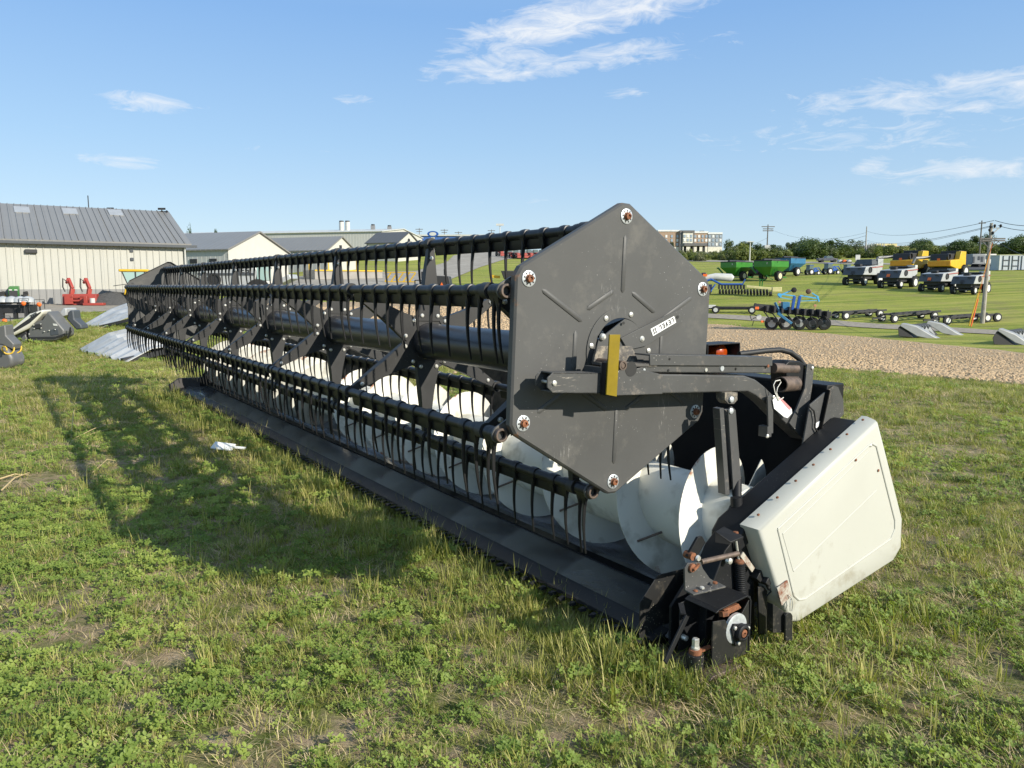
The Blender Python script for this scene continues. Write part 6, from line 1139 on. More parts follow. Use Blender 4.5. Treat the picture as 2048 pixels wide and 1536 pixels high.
mb = MB(); mb.bar(q(1555, 626, -.8), q(1583, 647, -.9), 6 * s, 5 * s); mb.bar(q(1550, 605, -.2), q(1562, 630, -.5), 5 * s, 4 * s); mb.box(V(q(1570, 612)), (14 * s, .6, 16 * s)); mb.build('blue_frame', k_teal, t, .02)
mb = MB(); mb.bar(q(1584, 620), q(1589, 592), 5.5 * s, 5 * s); mb.bar(q(1594, 620), q(1600, 592), 5.5 * s, 5 * s); mb.build('mast', k_blue, t, .02)
mb = MB(); mb.bar(q(1590, 592), q(1558, 588), 2.2 * s, 2.2 * s); mb.bar(q(1589, 600), q(1556, 594), 1.2 * s, 1.2 * s); mb.bar(q(1556, 592), q(1588, 579), 2 * s, 2 * s); mb.bar(q(1556, 588), q(1562, 593), 4 * s, 5 * s); mb.bar(q(1600, 591), q(1636, 597), 2.2 * s, 2.2 * s); mb.bar(q(1602, 602), q(1634, 601), 1.2 * s, 1.2 * s); mb.bar(q(1637, 594), q(1624, 586), 2 * s, 2 * s); mb.bar(q(1634, 592), q(1638, 603), 3.4 * s, 3 * s); mb.build('marker_arm', k_lblue, t)
for px, py, mm in ((1588, 580, k_tyre), (1617, 583, flatmat('rusty_disc', (.12, .07, .05)))): mb = MB(); mb.lathe([(4.2 * s, -.06), (5.3 * s, -.03), (5.3 * s, .03), (4.2 * s, .06)], q(px, py, -.2), (.3, 1, 0), 20); mb.build('marker_disc', mm, t)
for px, py in ((1559, 604), (1630, 611)): mb = MB(); a_, b_ = q(px, py + 12), q(px, py); mb.bar(a_, b_, .9 * s, .9 * s); mb.box(V(b_), (5 * s, .1, 4 * s)); mb.build('warning_lamp', flatmat('faded_orange', (.45, .2, .12)), t)
mb = MB(); mb.path([q(1519, 635), q(1508, 636), q(1503, 640), q(1500, 631), q(1506, 628), q(1514, 632)], 1.0 * s, 6); mb.path([q(1508, 640), q(1504, 652)], .7 * s, 5); mb.build('drawbar', k_dark, t); mb = MB(); mb.lathe([(5 * s, -.15), (5 * s, .15)], q(1518, 634), (.3, 1, 0), 20); mb.build('spare_wheel', k_rimw, t); mb = MB(); mb.box(V(q(1514, 616, -.3)), (7 * s, .1, 5 * s)); mb.box(V(q(1525, 643, -.4)), (6 * s, .1, 4 * s)); mb.build('red_reflector', k_orange, t)
# ---- header trailers along the lane
def trailer(label, p0, p1, hp0, nw, seed, mwh=k_rimw):
    a, b = gp(*p0), gp(*p1); s = a.y / FPX; e = b - a; L = e.length; t = thing('header_trailer', label, 'trailer', a, math.atan2(e.y, e.x), 'black header trailers beside the lane'); zt = (b - a).z; hh = hp0 * s
    mb = MB(); z = lambda x: hh + zt * x / L
    for y in (0, 1.3): mb.bar((0, y, z(0)), (L, y, z(L)), .14, .16)
    n = 8
    for i in range(n): x = L * i / n; mb.bar((x, 0, z(x)), (x + L / n * .6, 1.3, z(x)), .09, .09)
    mb.bar((.1 * L, .65, .45), (L, .65, .5 + zt), .16, .16); 
    for x in (.15, .5, .85): mb.bar((x * L, .1, z(x * L)), (x * L, .6, .45 + zt * x), .1, .1)
    mb.build('frame', k_dark, t)
    for x in ([.3, L - .8] if nw == 2 else [.3, L - 1.2, L - .2]):
        for y in (-.1, 1.4):
            c = MB(); r = .38; c.lathe([(r * .55, -.13), (r, -.10), (r, .10), (r * .55, .13)], (x, y, r + zt * x / L), (0, 1, 0), 20); w_ = c.build('wheel', k_tyre, t); c = MB(); c.lathe([(r * .58, -.14), (r * .2, -.1), (.01, -.1)], (x, y, r + zt * x / L), (0, 1, 0), 16); c.build('rim', mwh, w_)
    mb = MB(); mb.bar((0, .65, .5), (-1.4, .65, .35), .12, .12); mb.build('drawbar', k_dark, t)
trailer('black header trailer seen behind the big blue planter', (1425, 627), (1520, 628), 12, 2, 1); trailer('black ladder framed header trailer right of the big blue planter', (1684, 640), (1772, 634), 14, 2, 2); trailer('black header trailer with raised front rail, middle of the row', (1781, 646), (1880, 638), 16, 2, 3); trailer('black header trailer with paired rear wheels by the utility pole', (1886, 650), (1996, 643), 15, 3, 4)
P = gp(1424, 622); t = thing('flat_trailer', 'small white topped trailer end beside the end plate', 'trailer', P, 0); s = P.y / FPX; mb = MB(); mb.box((-3 * s, 0, 9 * s), (16 * s, 1, 6 * s)); mb.build('bed', k_white, t, .03); mb = MB(); mb.box((4 * s, 0, 5 * s), (24 * s, .6, 3 * s)); mb.build('frame', k_red, t)
# ---- corn heads lying near the tilled strip
def grey_head(label, p0, pts_side, far_dx, dn):
    DY = 3.4; P = gp(*p0); s = P.y / FPX; o0 = P; t = thing('corn_head', label, 'corn head', P, 0, 'grey corn heads beside the tilled strip')
    def loc(px, py): a_ = at(px, py, P.y) - o0; return (a_.x, a_.z)
    SH_ = M.Identity(4); SH_[0][1] = far_dx * s / DY; a_ = [loc(*p) for p in pts_side]; mb = MB(SH_); mb.prism(a_, 'y', 0, .4); mb.build('side_snout', k_snout, t, .05)
    mb = MB(SH_); mb.prism([(x, z) for x, z in a_], 'y', DY, DY + .4); mb.build('side_snout', k_snout, t, .05)
    bx = [loc(*p) for p in dn]; mb = MB(SH_); mb.prism(bx, 'y', .1, DY); mb.build('row_frame', k_dark, t, .04)
    x0, z0 = a_[0]; x1, z1 = a_[-1]
    for i in range(6):
        y = .55 + i * .48; f = .42; mb = MB(SH_); mb.loft([[(x0 + (x1 - x0) * f, y - .22, z0 * (1 - f) * .72), (x0 + (x1 - x0) * f, y, z0 * (1 - f) * .72 + .22), (x0 + (x1 - x0) * f, y + .22, z0 * (1 - f) * .72)], [(x1 - .2, y - .03, .03), (x1 - .2, y, .1), (x1 - .2, y + .03, .03)]]); mb.build('snout', k_snout, t)
    for i in range(9): mb = MB(SH_); xx = x0 + (x1 - x0) * .26; mb.lathe([(.17, -.05), (.17, .05)], (xx, .5 + i * .33, z0 * .60), (0, 1, .3), 12); mb.build('auger_flight', k_gdark, t)
    return t
grey_head('grey corn head with dark rear, whole, between the strip and the lane', (1815, 676), [(1803, 646), (1799, 652), (1834, 673), (1893, 685), (1864, 671), (1832, 652)], 104, [(1794, 656), (1800, 650), (1826, 676), (1795, 673)])
grey_head('grey corn head with brown auger cut off by the right edge', (2010, 690), [(1998, 656), (1994, 662), (2030, 686), (2090, 706), (2062, 690), (2030, 668)], 125, [(1983, 676), (1992, 662), (2030, 693), (1986, 690)])
# ---- poles and wires
t, hh = pole('utility_pole', 'near weathered utility pole with crossarm and transformer gear on the right', 'utility pole', 1964, 652, 446, 66, .17, lean=.0)
bx_ = V((t.location.x, t.location.y, t.location.z)); tpx = at(1989, 446, 66).x - bx_.x
for o in list(t.children): bpy.data.objects.remove(o)
hh = at(1989, 446, 66).z - bx_.z
mb = MB(); mb.path([(0, 0, -.5), (.1 * tpx, 0, hh * .3), (.35 * tpx, 0, hh)], [.19, .17, .12], 10); mb.build('pole', k_pole, t)
pxs = lambda f: .1 * tpx + (.25 * tpx) * (f - .3) / .7
for f in (.845, .825): mb = MB(); x = pxs(f); mb.bar((x - .95, -.12, hh * f), (x + 1.2, -.12, hh * f), .1, .12); mb.build('crossarm', k_pole2, t)
mb = MB(); x = pxs(.8); mb.bar((x, -.1, hh * .74), (x - .7, -.12, hh * .82), .05, .05); mb.bar((x, -.1, hh * .74), (x + .7, -.12, hh * .82), .05, .05); mb.build('brace', k_pole2, t)
mb = MB(); x = pxs(.93); mb.bar((x, -.1, hh * .95), (x + .7, -.1, hh * .95), .06, .06); mb.bar((x, -.1, hh * .88), (x + .6, -.1, hh * .95), .05, .05); mb.build('bracket', k_pole, t)
for dx, f in ((-.2, .93), (.2, .97), (.7, .97), (.1, .90), (-.15, .96)): mb = MB(); mb.lathe([(.04, -.14), (.10, -.05), (.10, .08), (.04, .14)], (pxs(f) + dx, -.15, hh * f), (0, 0, 1), 10); mb.build('insulator', k_dark, t)
t2, h2 = pole('utility_pole', 'tall bare utility pole behind the leftmost grey combine', 'utility pole', 1730, 516, 453, 215, .2, m_=k_pole)
pole('utility_pole', 'lattice armed power pole rising from the trees', 'utility pole', 1534, 500, 449, 300, .28, ((.93, 5, .25), (.80, 4, .25), (.86, -4, .25)), m_=k_pole2); pole('utility_pole', 'short pale utility pole behind the left green cart', 'utility pole', 1499, 526, 482, 165, .16, ((.97, 1.6, .12),), m_=k_trim); pole('utility_pole', 'dark utility pole just left of the near pole', 'utility pole', 1958, 520, 441, 190, .2, ((.93, 1.6, .2),), m_=k_pole2)
pole('lamp_post', 'thin lamp post in front of the grey hotel wing', 'lamp post', 1479, 508, 490, 250, .1, m_=k_pole2)
def wire(label, a, b, sag, r=.022):
    A_, B_ = at(*a), at(*b); mb = MB(); mb.path([tuple(A_.lerp(B_, i / 16) - A_ + V((0, 0, -4 * sag * (i / 16) * (1 - i / 16)))) for i in range(17)], r, 4, False); o = mb.build('power_line', k_dark, loc=A_); tag(o, label, 'power line', 'overhead power lines')
wire('top power line rising from the far pole to the near pole', (1733, 462, 215), (1988, 441, 66), 1.2); wire('second power line between the same two poles', (1733, 480, 215), (1980, 452, 66), 1.2); wire('third power line just below the second', (1733, 483, 215), (1980, 454, 66), 1.2, .016); wire('power line from the tree pole towards the bare pole', (1534, 488, 300), (1733, 471, 215), 2.0, .035); wire('lower power line from the tree pole towards the bare pole', (1534, 494, 300), (1733, 483, 215), 1.5, .035)
wire('faint line from the tree pole across the sky to the bare pole', (1534, 455, 300), (1733, 465, 215), 3, .025); wire('top power line leaving the near pole to the right', (1990, 441, 66), (2110, 447, 60), .3); wire('second power line leaving the near pole to the right', (1996, 451, 66), (2110, 456, 60), .3); wire('drop wire falling from the near pole to the right edge', (1992, 480, 66), (2110, 520, 50), .4); wire('loop of wire left of the hotel poles', (1440, 486, 300), (1534, 476, 300), 2, .03)
A_, B_ = at(1986, 482, 66), gp(1938, 652); mb = MB(); mb.path([(0, 0, 0), tuple(B_ - A_)], .02, 5); mb.path([tuple((B_ - A_) * .62), tuple(B_ - A_)], .05, 6); o = mb.build('guy_wire', k_yel, loc=A_); tag(o, 'yellow sleeved guy wire anchored left of the near pole', 'guy wire')
B2 = gp(1942, 653); mb = MB(); mb.path([tuple((B2 - A_) * .68), tuple(B2 - A_)], .05, 6); mb.path([(0, 0, 0), tuple((B2 - A_) * .68)], .015, 5); o = mb.build('guy_wire', k_orange, loc=A_); tag(o, 'orange sleeved guy wire beside the yellow one', 'guy wire')
# ---- far buildings
def at_base(px, d): q_ = at(px, 500, d); return V((q_.x, q_.y, zg(q_.x, q_.y)))
D = 300; P = at_base(1380, D); s = D / FPX; t = thing('hotel', 'four storey hotel in grey, cream and brown panels beyond the road', 'hotel', P, 0); zT = lambda py: at(1380, py, D).z - P.z
k_hb = flatmat('brown_panel', (.34, .235, .16), .7); k_hg = flatmat('grey_panel', (.26, .27, .28), .7); k_hc = flatmat('cream_panel', (.66, .62, .52), .7); k_hd = flatmat('dark_panel', (.13, .125, .12), .7); k_win = mat('hotel_glass', (.30, .36, .42), .1, spec=.7); k_hw = flatmat('white_sill', (.7, .7, .68))
for x0, x1, py, mm, nm, dy in ((1316, 1360, 463, k_hb, 'brown_wing', 0), (1358, 1387, 461, k_hd, 'dark_tower', -1), (1364, 1383, 466, k_hc, 'cream_bay', -1.5), (1386, 1415, 466, k_hb, 'brown_wing', 0), (1414, 1443, 468, k_hg, 'grey_wing', 0)):
    mb = MB(); xa, xb = (x0 - 1380) * s, (x1 - 1380) * s; zt = zT(py); mb.box(((xa + xb) / 2, 8 + dy, zt / 2 - 1), (xb - xa, 16, zt + 2)); wg = mb.build(nm, mm, t)
    if nm != 'dark_tower': mb = MB(); mb.box(((xa + xb) / 2, 8 + dy, zt + .3), (xb - xa, 16.4, .6)); mb.build('parapet', k_hw if nm != 'cream_bay' else k_hd, wg)
    if nm == 'dark_tower': continue
    if nm in ('brown_wing', 'grey_wing'): mb = MB(); mb.box(((xa + xb) / 2, dy - .06, zT(494) / 2), (xb - xa, .2, zT(494))); mb.build('ground_storey', k_hc, wg)
    nx = 4 if nm != 'cream_bay' else 3
    for i in range(nx):
        for py_ in (472, 480, 488): mb = MB(); x = xa + (xb - xa) * (i + .5) / nx; mb.box((x, dy - .02, zT(py_)), (.75, .2, .8)); mb.box((x, dy - .05, zT(py_) - .5), (.75, .2, .25)); mb.build('window', k_win if (i * 2 + py_) % 3 else k_hw, wg)
mb = MB(); mb.box(((1409 - 1380) * s, 6, zT(464)), (7 * s, 3, 1.6)); mb.build('rooftop_unit', k_hd, t)
P = at_base(1387, 285); t = thing('filling_station', 'dark flat canopy on posts standing before the hotel', 'canopy', P); s = 285 / FPX; hh = at(1387, 490, 285).z - P.z; mb = MB(); mb.box((0, 0, hh), (45 * s, 7, 1.0)); mb.build('canopy', k_hd, t)
for x in (-17, -4, 9, 20): mb = MB(); mb.box((x * s, 0, hh / 2), (.8, .8, hh)); mb.build('post', k_dark, t)
def car(label, px, d, m_, cat='car', k=1., rz=0, zoff=0):
    P = at_base(px, d); t = thing('parked_car', label, cat, P, rz, 'vehicles along the far road'); mb = MB(); mb.prism([(-2.2, .4), (2.2, .4), (2.25, .85), (1.2, .95), (.6, 1.45), (-1.0, 1.45), (-1.6, .98), (-2.25, .9)], 'y', -.85, .85); mb.build('body', m_, t, .06); mb = MB(); mb.prism([(1.0, .98), (.55, 1.38), (-.95, 1.38), (-1.4, 1.0)], 'y', -.87, .87); mb.build('window', k_glass, t)
    for x in (-1.35, 1.35):
        for y in (-.85, .85): c = MB(); c.lathe([(.1, -.12), (.33, -.12), (.33, .12), (.1, .12)], (x, y, .33), (0, 1, 0), 14); c.build('wheel', k_tyre, t)
    t.scale = (k, k, k)
for px, d, m_, lab in ((1393, 272, k_white, 'white car parked at the hotel, nearest the canopy'), (1404, 272, k_dark, 'black car parked right of the canopy'), (1413, 266, k_grey, 'silver car low in front of the hotel'), (1432, 280, k_white, 'white car under the grey hotel wing'), (1466, 262, k_white, 'white car beyond the shrubs by the lamp post'), (1378, 272, k_grey, 'silver car under the canopy'), (1422, 280, k_red, 'red car before the grey hotel wing')): car(lab, px, d, m_)
P = at_base(1533, 250); s = 250 / FPX; t = thing('box_trailer', 'small white box trailer showing above the shrubs', 'trailer', P); mb = MB(); mb.box((0, 0, 2.6), (12 * s, 2.2, 2.2)); mb.build('box', k_white, t, .05); mb = MB(); mb.tube((0, -1.2, .5), (0, 1.2, .5), .5); mb.build('wheel', k_tyre, t)
# pickup, signboard and small machines beside the far road
P = gp(1654, 525); s = P.y / FPX; t = thing('pickup_truck', 'dark grey pickup parked on the far road', 'pickup', P, 0); k = 38 * s / 5.4
mb = MB(); mb.prism([(-2.7, .5), (2.7, .5), (2.7, 1.0), (1.6, 1.15), (.9, 1.8), (-.5, 1.8), (-.7, 1.2), (-2.7, 1.2)], 'y', -.95, .95); mb.build('body', flatmat('pickup_grey', (.10, .10, .115), .3), t, .05); mb = MB(); mb.prism([(1.4, 1.18), (.85, 1.72), (-.45, 1.72), (-.6, 1.2)], 'y', -.97, .97); mb.build('window', k_glass, t)
for x in (-1.7, 1.75):
    for y in (-.95, .95): c = MB(); c.lathe([(.12, -.14), (.42, -.14), (.42, .14), (.12, .14)], (x, y, .42), (0, 1, 0), 16); c.build('wheel', k_tyre, t)
t.scale = (k, k, k)
P = gp(1715, 527); s = P.y / FPX; t = thing('sign_board', 'plain white board standing behind the leftmost grey combine', 'sign', P); mb = MB(); mb.box((0, 0, 12 * s), (9 * s, .1, 10 * s)); mb.build('board', k_white, t); mb = MB(); mb.box((-3 * s, .08, 4 * s), (.1, .1, 8 * s)); mb.box((3 * s, .08, 4 * s), (.1, .1, 8 * s)); mb.build('post', k_trim, t)
for px, m_, lab in ((1682, k_white, 'small white implement right of the pickup'), (1690, k_orange, 'small orange implement by the far road'), (1700, k_white, 'pale implement left of the white board')):
    P = gp(px, 526); s = P.y / FPX; t = thing('small_implement', lab, 'implement', P, 0, 'small implements by the far road'); mb = MB(); mb.prism([(-4 * s, 1 * s), (4 * s, 1 * s), (3 * s, 5 * s), (-1 * s, 7 * s), (-4 * s, 4 * s)], 'y', 0, 1.2); mb.build('body', m_, t, .05); mb = MB(); mb.tube((-2 * s, -.1, 1.5 * s), (-2 * s, 1.3, 1.5 * s), 1.5 * s); mb.tube((2 * s, -.1, 1.5 * s), (2 * s, 1.3, 1.5 * s), 1.5 * s); mb.build('wheel', k_tyre, t)
# brown building, caravan, dark car, container
D = 262; P = at_base(1790, D); s = D / FPX; t = thing('brick_building', 'low tan building with dark glazed left wing above the shrubs', 'building', P); zz = lambda py: at(1790, py, D).z - P.z
mb = MB(); mb.box(((1800 - 1790) * s, 6, zz(492) / 2), (54 * s, 12, zz(492))); mb.build('wall', flatmat('tan_wall', (.46, .33, .22), .8), t); mb = MB(); mb.box(((1752 - 1790) * s, 5.5, zz(491) / 2), (44 * s, 10, zz(491))); mb.build('glazed_wing', k_hd, t); mb = MB(); mb.box(((1786 - 1790) * s, 8, zz(488.5)), (44 * s, 6, .9)); mb.build('roof_fascia', k_cream, t)
for i in range(8): mb = MB(); mb.box(((1734 + i * 5 - 1790) * s, .42, zz(496)), (.25, .2, 3.4)); mb.build('mullion', k_grey, t)
t = thing('white_building', 'small white flat building right of the tan one', 'building', at_base(1842, 280)); mb = MB(); hh = at(1842, 491, 280).z - t.location.z; mb.box((0, 5, hh / 2), (20 * 280 / FPX, 8, hh)); mb.build('wall', k_white, t); mb = MB(); mb.box((0, .9, hh * .8), (16 * 280 / FPX, .3, .8)); mb.build('window_band', k_hd, t)
P = gp(1960, 534); s = P.y / FPX; t = thing('camper_trailer', 'cream camper with grey panelled front half beside the pole', 'camper', P, -.05); mb = MB(); mb.box((-11 * s, 0, 15 * s), (24 * s, 2.4, 20 * s)); mb.build('front_half', flatmat('camper_grey', (.24, .25, .25)), t, .08); mb = MB(); mb.box((12 * s, .02, 15.5 * s), (22 * s, 2.4, 19 * s)); mb.build('rear_half', k_cream if False else flatmat('camper_cream', (.66, .62, .54)), t, .08)
for px, w_, h_, z_ in ((-20, 3, 12, 14), (-10, 4, 7, 17), (-4, 4, 10, 15)): mb = MB(); mb.box((px * s, -1.22, z_ * s), (w_ * s, .08, h_ * s)); mb.build('panel', k_gdark, t)
mb = MB(); mb.box((12 * s, -1.22, 19 * s), (17 * s, .08, 7 * s)); mb.build('window', k_glass, t)
for px in (-8, 10): c = MB(); c.lathe([(.1, -1.25), (2.6 * s, -1.25), (2.6 * s, 1.25), (.1, 1.25)], (px * s, 0, 2.6 * s), (0, 1, 0), 16); c.build('wheel', k_tyre, t)
P = gp(1927, 527); car('dark car parked left of the camper', 1929, P.y, flatmat('dark_blue_car', (.03, .04, .06), .3), k=.8)
P = gp(2015, 541); s = P.y / FPX; t = thing('shipping_container', 'pale grey ribbed shipping container at the right edge', 'container', P, -.03); k_con = corr('container_steel', (.42, .46, .49), .32, .6); mb = MB(); mb.box((18 * s, 1.2, 15 * s), (70 * s, 2.4, 29 * s)); mb.build('box', k_con, t, .03); mb = MB(); mb.box((18 * s, 1.2, 29.8 * s), (71 * s, 2.5, 1.4 * s)); mb.box((-17 * s, -.04, 15 * s), (1.5 * s, .12, 29 * s)); mb.build('rail', k_white, t)
for x in (-10, 2, 8, 20, 26): mb = MB(); mb.box((x * s, -.05, 15 * s), (.07, .08, 27 * s)); mb.build('lock_bar', k_gdark, t)
for x in (-4, 14): mb = MB(); mb.box((x * s, -.04, 20 * s), (14 * s, .06, .15)); mb.box((x * s, -.04, 9 * s), (14 * s, .06, .15)); mb.build('door_rib', k_gdark, t)
# ---- trees and the shrub belt
TR = [(1457, 478, 24, 235, 0), (1490, 479, 30, 240, 1), (1474, 486, 18, 250, 4), (1516, 486, 26, 235, 0), (1552, 485, 34, 228, 4), (1580, 481, 22, 240, 1), (1612, 484, 44, 220, 0), (1645, 482, 30, 225, 4), (1664, 477, 42, 230, 0), (1640, 488, 26, 215, 2), (1708, 477, 42, 232, 3), (1690, 489, 26, 225, 0), (1846, 488, 28, 250, 0), (1870, 488, 24, 240, 2), (1905, 480, 32, 222, 4), (1930, 487, 24, 225, 0), (1953, 467, 26, 225, 1), (1974, 466, 26, 222, 0), (1962, 489, 34, 218, 4), (2003, 482, 24, 222, 1), (2032, 475, 30, 215, 0), (2016, 488, 30, 218, 4), (2062, 480, 36, 216, 1), (1535, 492, 34, 225, 2), (1590, 492, 40, 220, 2), (1675, 493, 60, 214, 2), (1828, 493, 30, 235, 2), (1885, 494, 40, 225, 2)]
words = ['tall dark tree', 'ragged dark tree', 'yellowish green bushy tree', 'pale grey green tree', 'broad dark tree']
seen = {}
places = {1457: 'just right of the hotel', 1490: 'behind the short pale pole', 1474: 'low between two taller ones by the hotel', 1516: 'left of the lattice armed pole', 1552: 'right of the lattice armed pole', 1580: 'left of the rounded one behind the tractors', 1612: 'rounded, above the first blue tractor', 1645: 'left of the highest one near the pickup', 1664: 'highest one above the pickup', 1640: 'in front of the dark ones by the pickup', 1708: 'beside the tall bare pole', 1690: 'between the pickup trees and the pale one', 1846: 'right of the tan building', 1870: 'between tan building and yellow combine', 1905: 'behind the right yellow combine', 1930: 'behind the dark car', 1953: 'thin crowned, left of the near pole', 1974: 'behind the near pole crossarm', 1962: 'low behind the camper', 2003: 'right of the near pole', 2032: 'above the container', 2016: 'low above the container left end', 2062: 'cut by the right edge', 1535: 'above the white box trailer', 1590: 'low left of the pickup', 1675: 'wide, behind the pickup and board', 1828: 'in front of the tan building right end', 1885: 'low behind the right yellow combine cab'}
for i, (px, py, w_, d, k) in enumerate(TR):
    P = at_base(px, d); h = at(px, py, d).z - P.z; tree(words[k] + ' ' + places[px], P, max(3, h), w_ * d / FPX * 1.15, k, .12, rot=i * 1.7)
for px, py, d, k, lab in ((432, 446, 120, 1, 'thin treetop over the second building roof, right one'), (381, 449, 118, 0, 'low treetop over the second building roof, left one'), (2, 407, 95, 4, 'treetop just over the long shed ridge at the left edge'), (1396 - 16, 494, 250, 2, 'bushy tree at the left foot of the hotel'), (1342, 480, 262, 1, 'dark tree hiding the hotel wing beside the end plate')):
    P = at_base(px, d); h = at(px, py, d).z - P.z; tree(lab, P, h, 14 * d / FPX + (1.5 if px < 100 else 0), k, .15, 'scattered trees near the buildings', rot=px)
SHR = []
scol = bpy.data.collections.new('shrub_kinds')
for i, k in enumerate((2, 0, 2, 3)): o = bpy.data.objects.new('shrub_%d' % i, CROWNS[k]); scol.objects.link(o)
rs = random.Random(9)
for i in range(1500):
    px = rs.uniform(1280, 2160); py = rs.uniform(500, 523) + max(0, (px - 1700)) * .006; P = gp(px, py, 420)
    if P.y < 206: continue
    big = mnoise.noise(V((px * .02, py * .05, 0))); h = (1.3 + 1.5 * max(0, big)) * rs.uniform(.7, 1.3) * (1.0 if px < 1480 else 1.35)
    SHR.append((P.x, P.y, P.z + h * .55, 1 if (big > .25 and px > 1500) else rs.choice((0, 2, 2, 0, 3)), h, rs.uniform(0, 6.28), 0, 0))
gn_scatter('shrub_belt', SHR, scol, 'belt of rough green shrubs beyond the far road')
# ================================================================== light, sky, camera
EXPO = .72
SUN_DIR = V((-1.941, 1.338, -1.22)).normalized()          # the way the light travels
sl = bpy.data.lights.new('sun', 'SUN'); sl.energy = 4.2; sl.angle = R(.55); sl.color = (1, .93, .80)
so_ = bpy.data.objects.new('sun', sl); COL.objects.link(so_); so_.rotation_euler = SUN_DIR.to_track_quat('-Z', 'Y').to_euler(); so_.location = (30, -10, 30)
w = bpy.data.worlds.new('World'); sc.world = w; w.use_nodes = True; nt = w.node_tree; N = nt.nodes.new; Lk = nt.links.new
bg = nt.nodes['Background']
sky = N('ShaderNodeTexSky'); sky.sky_type = 'NISHITA'; sky.sun_disc = False
to = -SUN_DIR; sky.sun_elevation = math.asin(to.z); sky.sun_rotation = math.atan2(to.x, to.y); sky.altitude = 200; sky.air_density = 1.0; sky.dust_density = .05; sky.ozone_density = 3.0
bg.inputs[1].default_value = .15
def mth(op, a, b=None, c=None):
    n = N('ShaderNodeMath'); n.operation = op
    for i, v_ in enumerate((a, b, c)):
        if v_ is None: continue
        if hasattr(v_, 'links'): Lk(v_, n.inputs[i])
        else: n.inputs[i].default_value = v_
    return n.outputs[0]
def mixc(f, a, b, mode='MIX'):
    x = N('ShaderNodeMix'); x.data_type = 'RGBA'; x.blend_type = mode
    for s, v_ in ((x.inputs[0], f), (x.inputs[6], a), (x.inputs[7], b)):
        if hasattr(v_, 'links'): Lk(v_, s)
        else: s.default_value = v_
    return x.outputs[2]
tc = N('ShaderNodeTexCoord'); sp = N('ShaderNodeSeparateXYZ'); Lk(tc.outputs['Generated'], sp.inputs[0])
az = mth('ARCTAN2', sp.outputs[0], sp.outputs[1]); el = mth('ARCSINE', sp.outputs[2])
# clean blue air: less yellow low down
grad = N('ShaderNodeValToRGB'); ge_ = grad.color_ramp.elements; KS = 1 / (.15 * 2 ** EXPO)
def lin(c): return tuple((v_ / 255 / 12.92 if v_ / 255 < .04 else ((v_ / 255 + .055) / 1.055) ** 2.4) * KS for v_ in c) + (1,)
SK = [(.0, (192, 214, 229)), (.07, (186, 211, 231)), (.17, (164, 200, 233)), (.32, (134, 179, 231)), (.50, (165, 198, 235)), (1.4, (178, 204, 232))]  # stops above the frame whitened and brightened to add fill light
while len(ge_) < len(SK): ge_.new(.5)
for i, (p_, c_) in enumerate(SK): ge_[i].position = p_ / 1.4; ge_[i].color = lin(c_)
Lk(mth('DIVIDE', el, 1.4), grad.inputs[0]); skyc = mixc(.14, grad.outputs[0], sky.outputs[0])
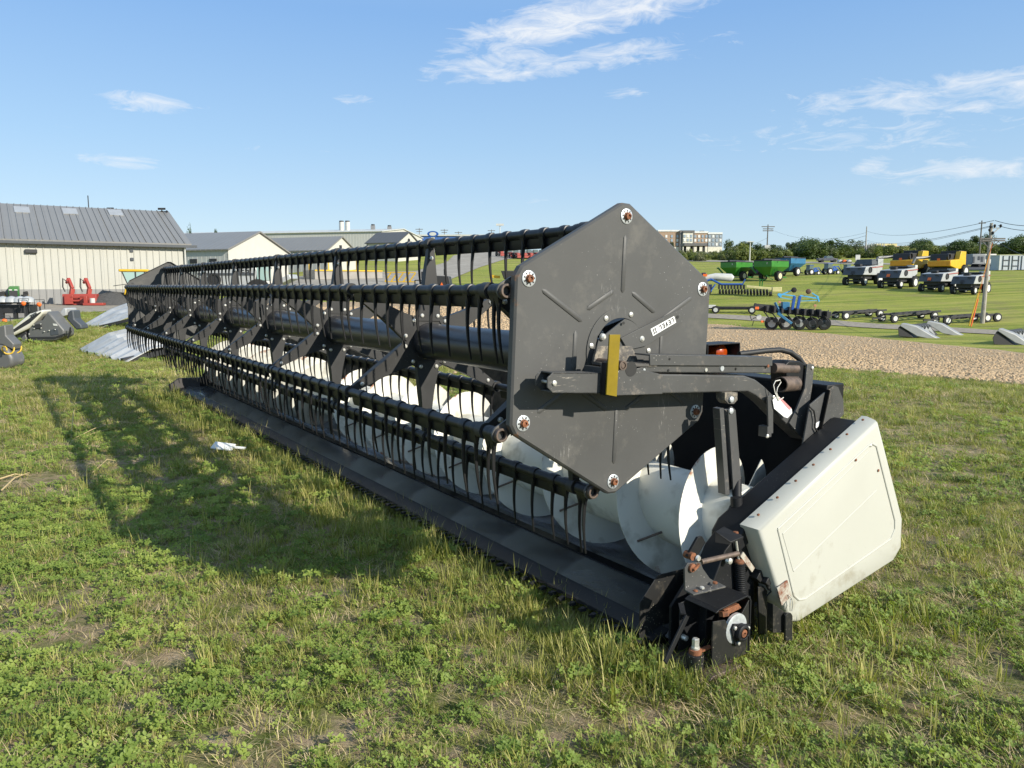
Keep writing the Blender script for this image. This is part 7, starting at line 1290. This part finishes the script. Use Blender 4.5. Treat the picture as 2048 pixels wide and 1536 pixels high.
# clouds: soft patches of broken noise, each at its own bearing and height
def bear(px, py): r = ray(px, py).normalized(); return math.atan2(r.x, r.y), math.asin(r.z)
mp = N('ShaderNodeCombineXYZ'); Lk(mth('MULTIPLY', az, 1.0), mp.inputs[0]); Lk(mth('MULTIPLY', el, 3.6), mp.inputs[1])
nz = N('ShaderNodeTexNoise'); nz.inputs['Scale'].default_value = 17; nz.inputs['Detail'].default_value = 10; nz.inputs['Roughness'].default_value = .66; nz.inputs['Distortion'].default_value = .9; Lk(mp.outputs[0], nz.inputs['Vector'])
nz2 = N('ShaderNodeTexNoise'); nz2.inputs['Scale'].default_value = 7; nz2.inputs['Detail'].default_value = 6; Lk(mp.outputs[0], nz2.inputs['Vector'])
tot = None
for px, py, rx, ry, tl, st in ((1120, 46, 270, 58, -.16, 1.15), (1300, 8, 200, 54, -.14, 1.15), (1010, 128, 210, 44, -.10, .95), (1210, 112, 220, 36, -.12, .95), (1330, 112, 110, 30, 0, .75), (285, 205, 120, 26, .02, .85), (245, 322, 100, 18, .03, .95), (1747, 330, 52, 24, 0, 1.0), (1900, 186, 330, 50, .03, .86), (1930, 345, 210, 34, .02, .80), (1450, 75, 85, 24, 0, .62), (710, 198, 55, 16, 0, .55), (540, 298, 90, 12, 0, .5), (1262, 186, 70, 18, 0, .55), (1030, 405, 160, 16, 0, .45), (90, 250, 110, 14, .02, .5), (1720, 270, 420, 60, 0, .58), (670, 300, 60, 10, 0, .45)):
    a0, e0 = bear(px, py); k = FPX
    da = mth('SUBTRACT', az, a0); de = mth('SUBTRACT', el, e0)
    X = mth('MULTIPLY', mth('ADD', mth('MULTIPLY', da, math.cos(tl)), mth('MULTIPLY', de, math.sin(-tl))), k / rx * math.cos(e0)); Y = mth('MULTIPLY', mth('ADD', mth('MULTIPLY', de, math.cos(tl)), mth('MULTIPLY', da, math.sin(tl))), k / ry)
    m_ = mth('MULTIPLY', mth('MAXIMUM', mth('SUBTRACT', 1.0, mth('ADD', mth('MULTIPLY', X, X), mth('MULTIPLY', Y, Y))), 0.0), st)
    tot = m_ if tot is None else mth('MAXIMUM', tot, m_)
dens = mth('SUBTRACT', mth('ADD', mth('MULTIPLY', tot, .40), mth('MULTIPLY', mth('ADD', mth('MULTIPLY', nz.outputs['Fac'], .95), mth('MULTIPLY', nz2.outputs['Fac'], .35)), 1.0)), .86)
cm = mth('MULTIPLY', mth('MINIMUM', mth('MAXIMUM', mth('MULTIPLY', dens, 2.6), 0.0), .85), mth('MINIMUM', mth('MULTIPLY', tot, 6.0), 1.0))
final = mixc(cm, skyc, (.92 * KS, .95 * KS, .985 * KS, 1))
Lk(final, bg.inputs[0])
cam = bpy.data.cameras.new('camera'); co = bpy.data.objects.new('camera', cam); COL.objects.link(co); sc.camera = co
co.location = CAM; co.rotation_euler = (PI / 2 - PITCH, 0, 0); cam.sensor_width = 36; cam.lens = FPX / 2048 * 36; cam.clip_start = .05; cam.clip_end = 6000
sc.view_settings.view_transform = 'Standard'; sc.view_settings.look = 'None'; sc.view_settings.gamma = 1; sc.view_settings.exposure = EXPO; sc.view_settings.use_curve_mapping = False
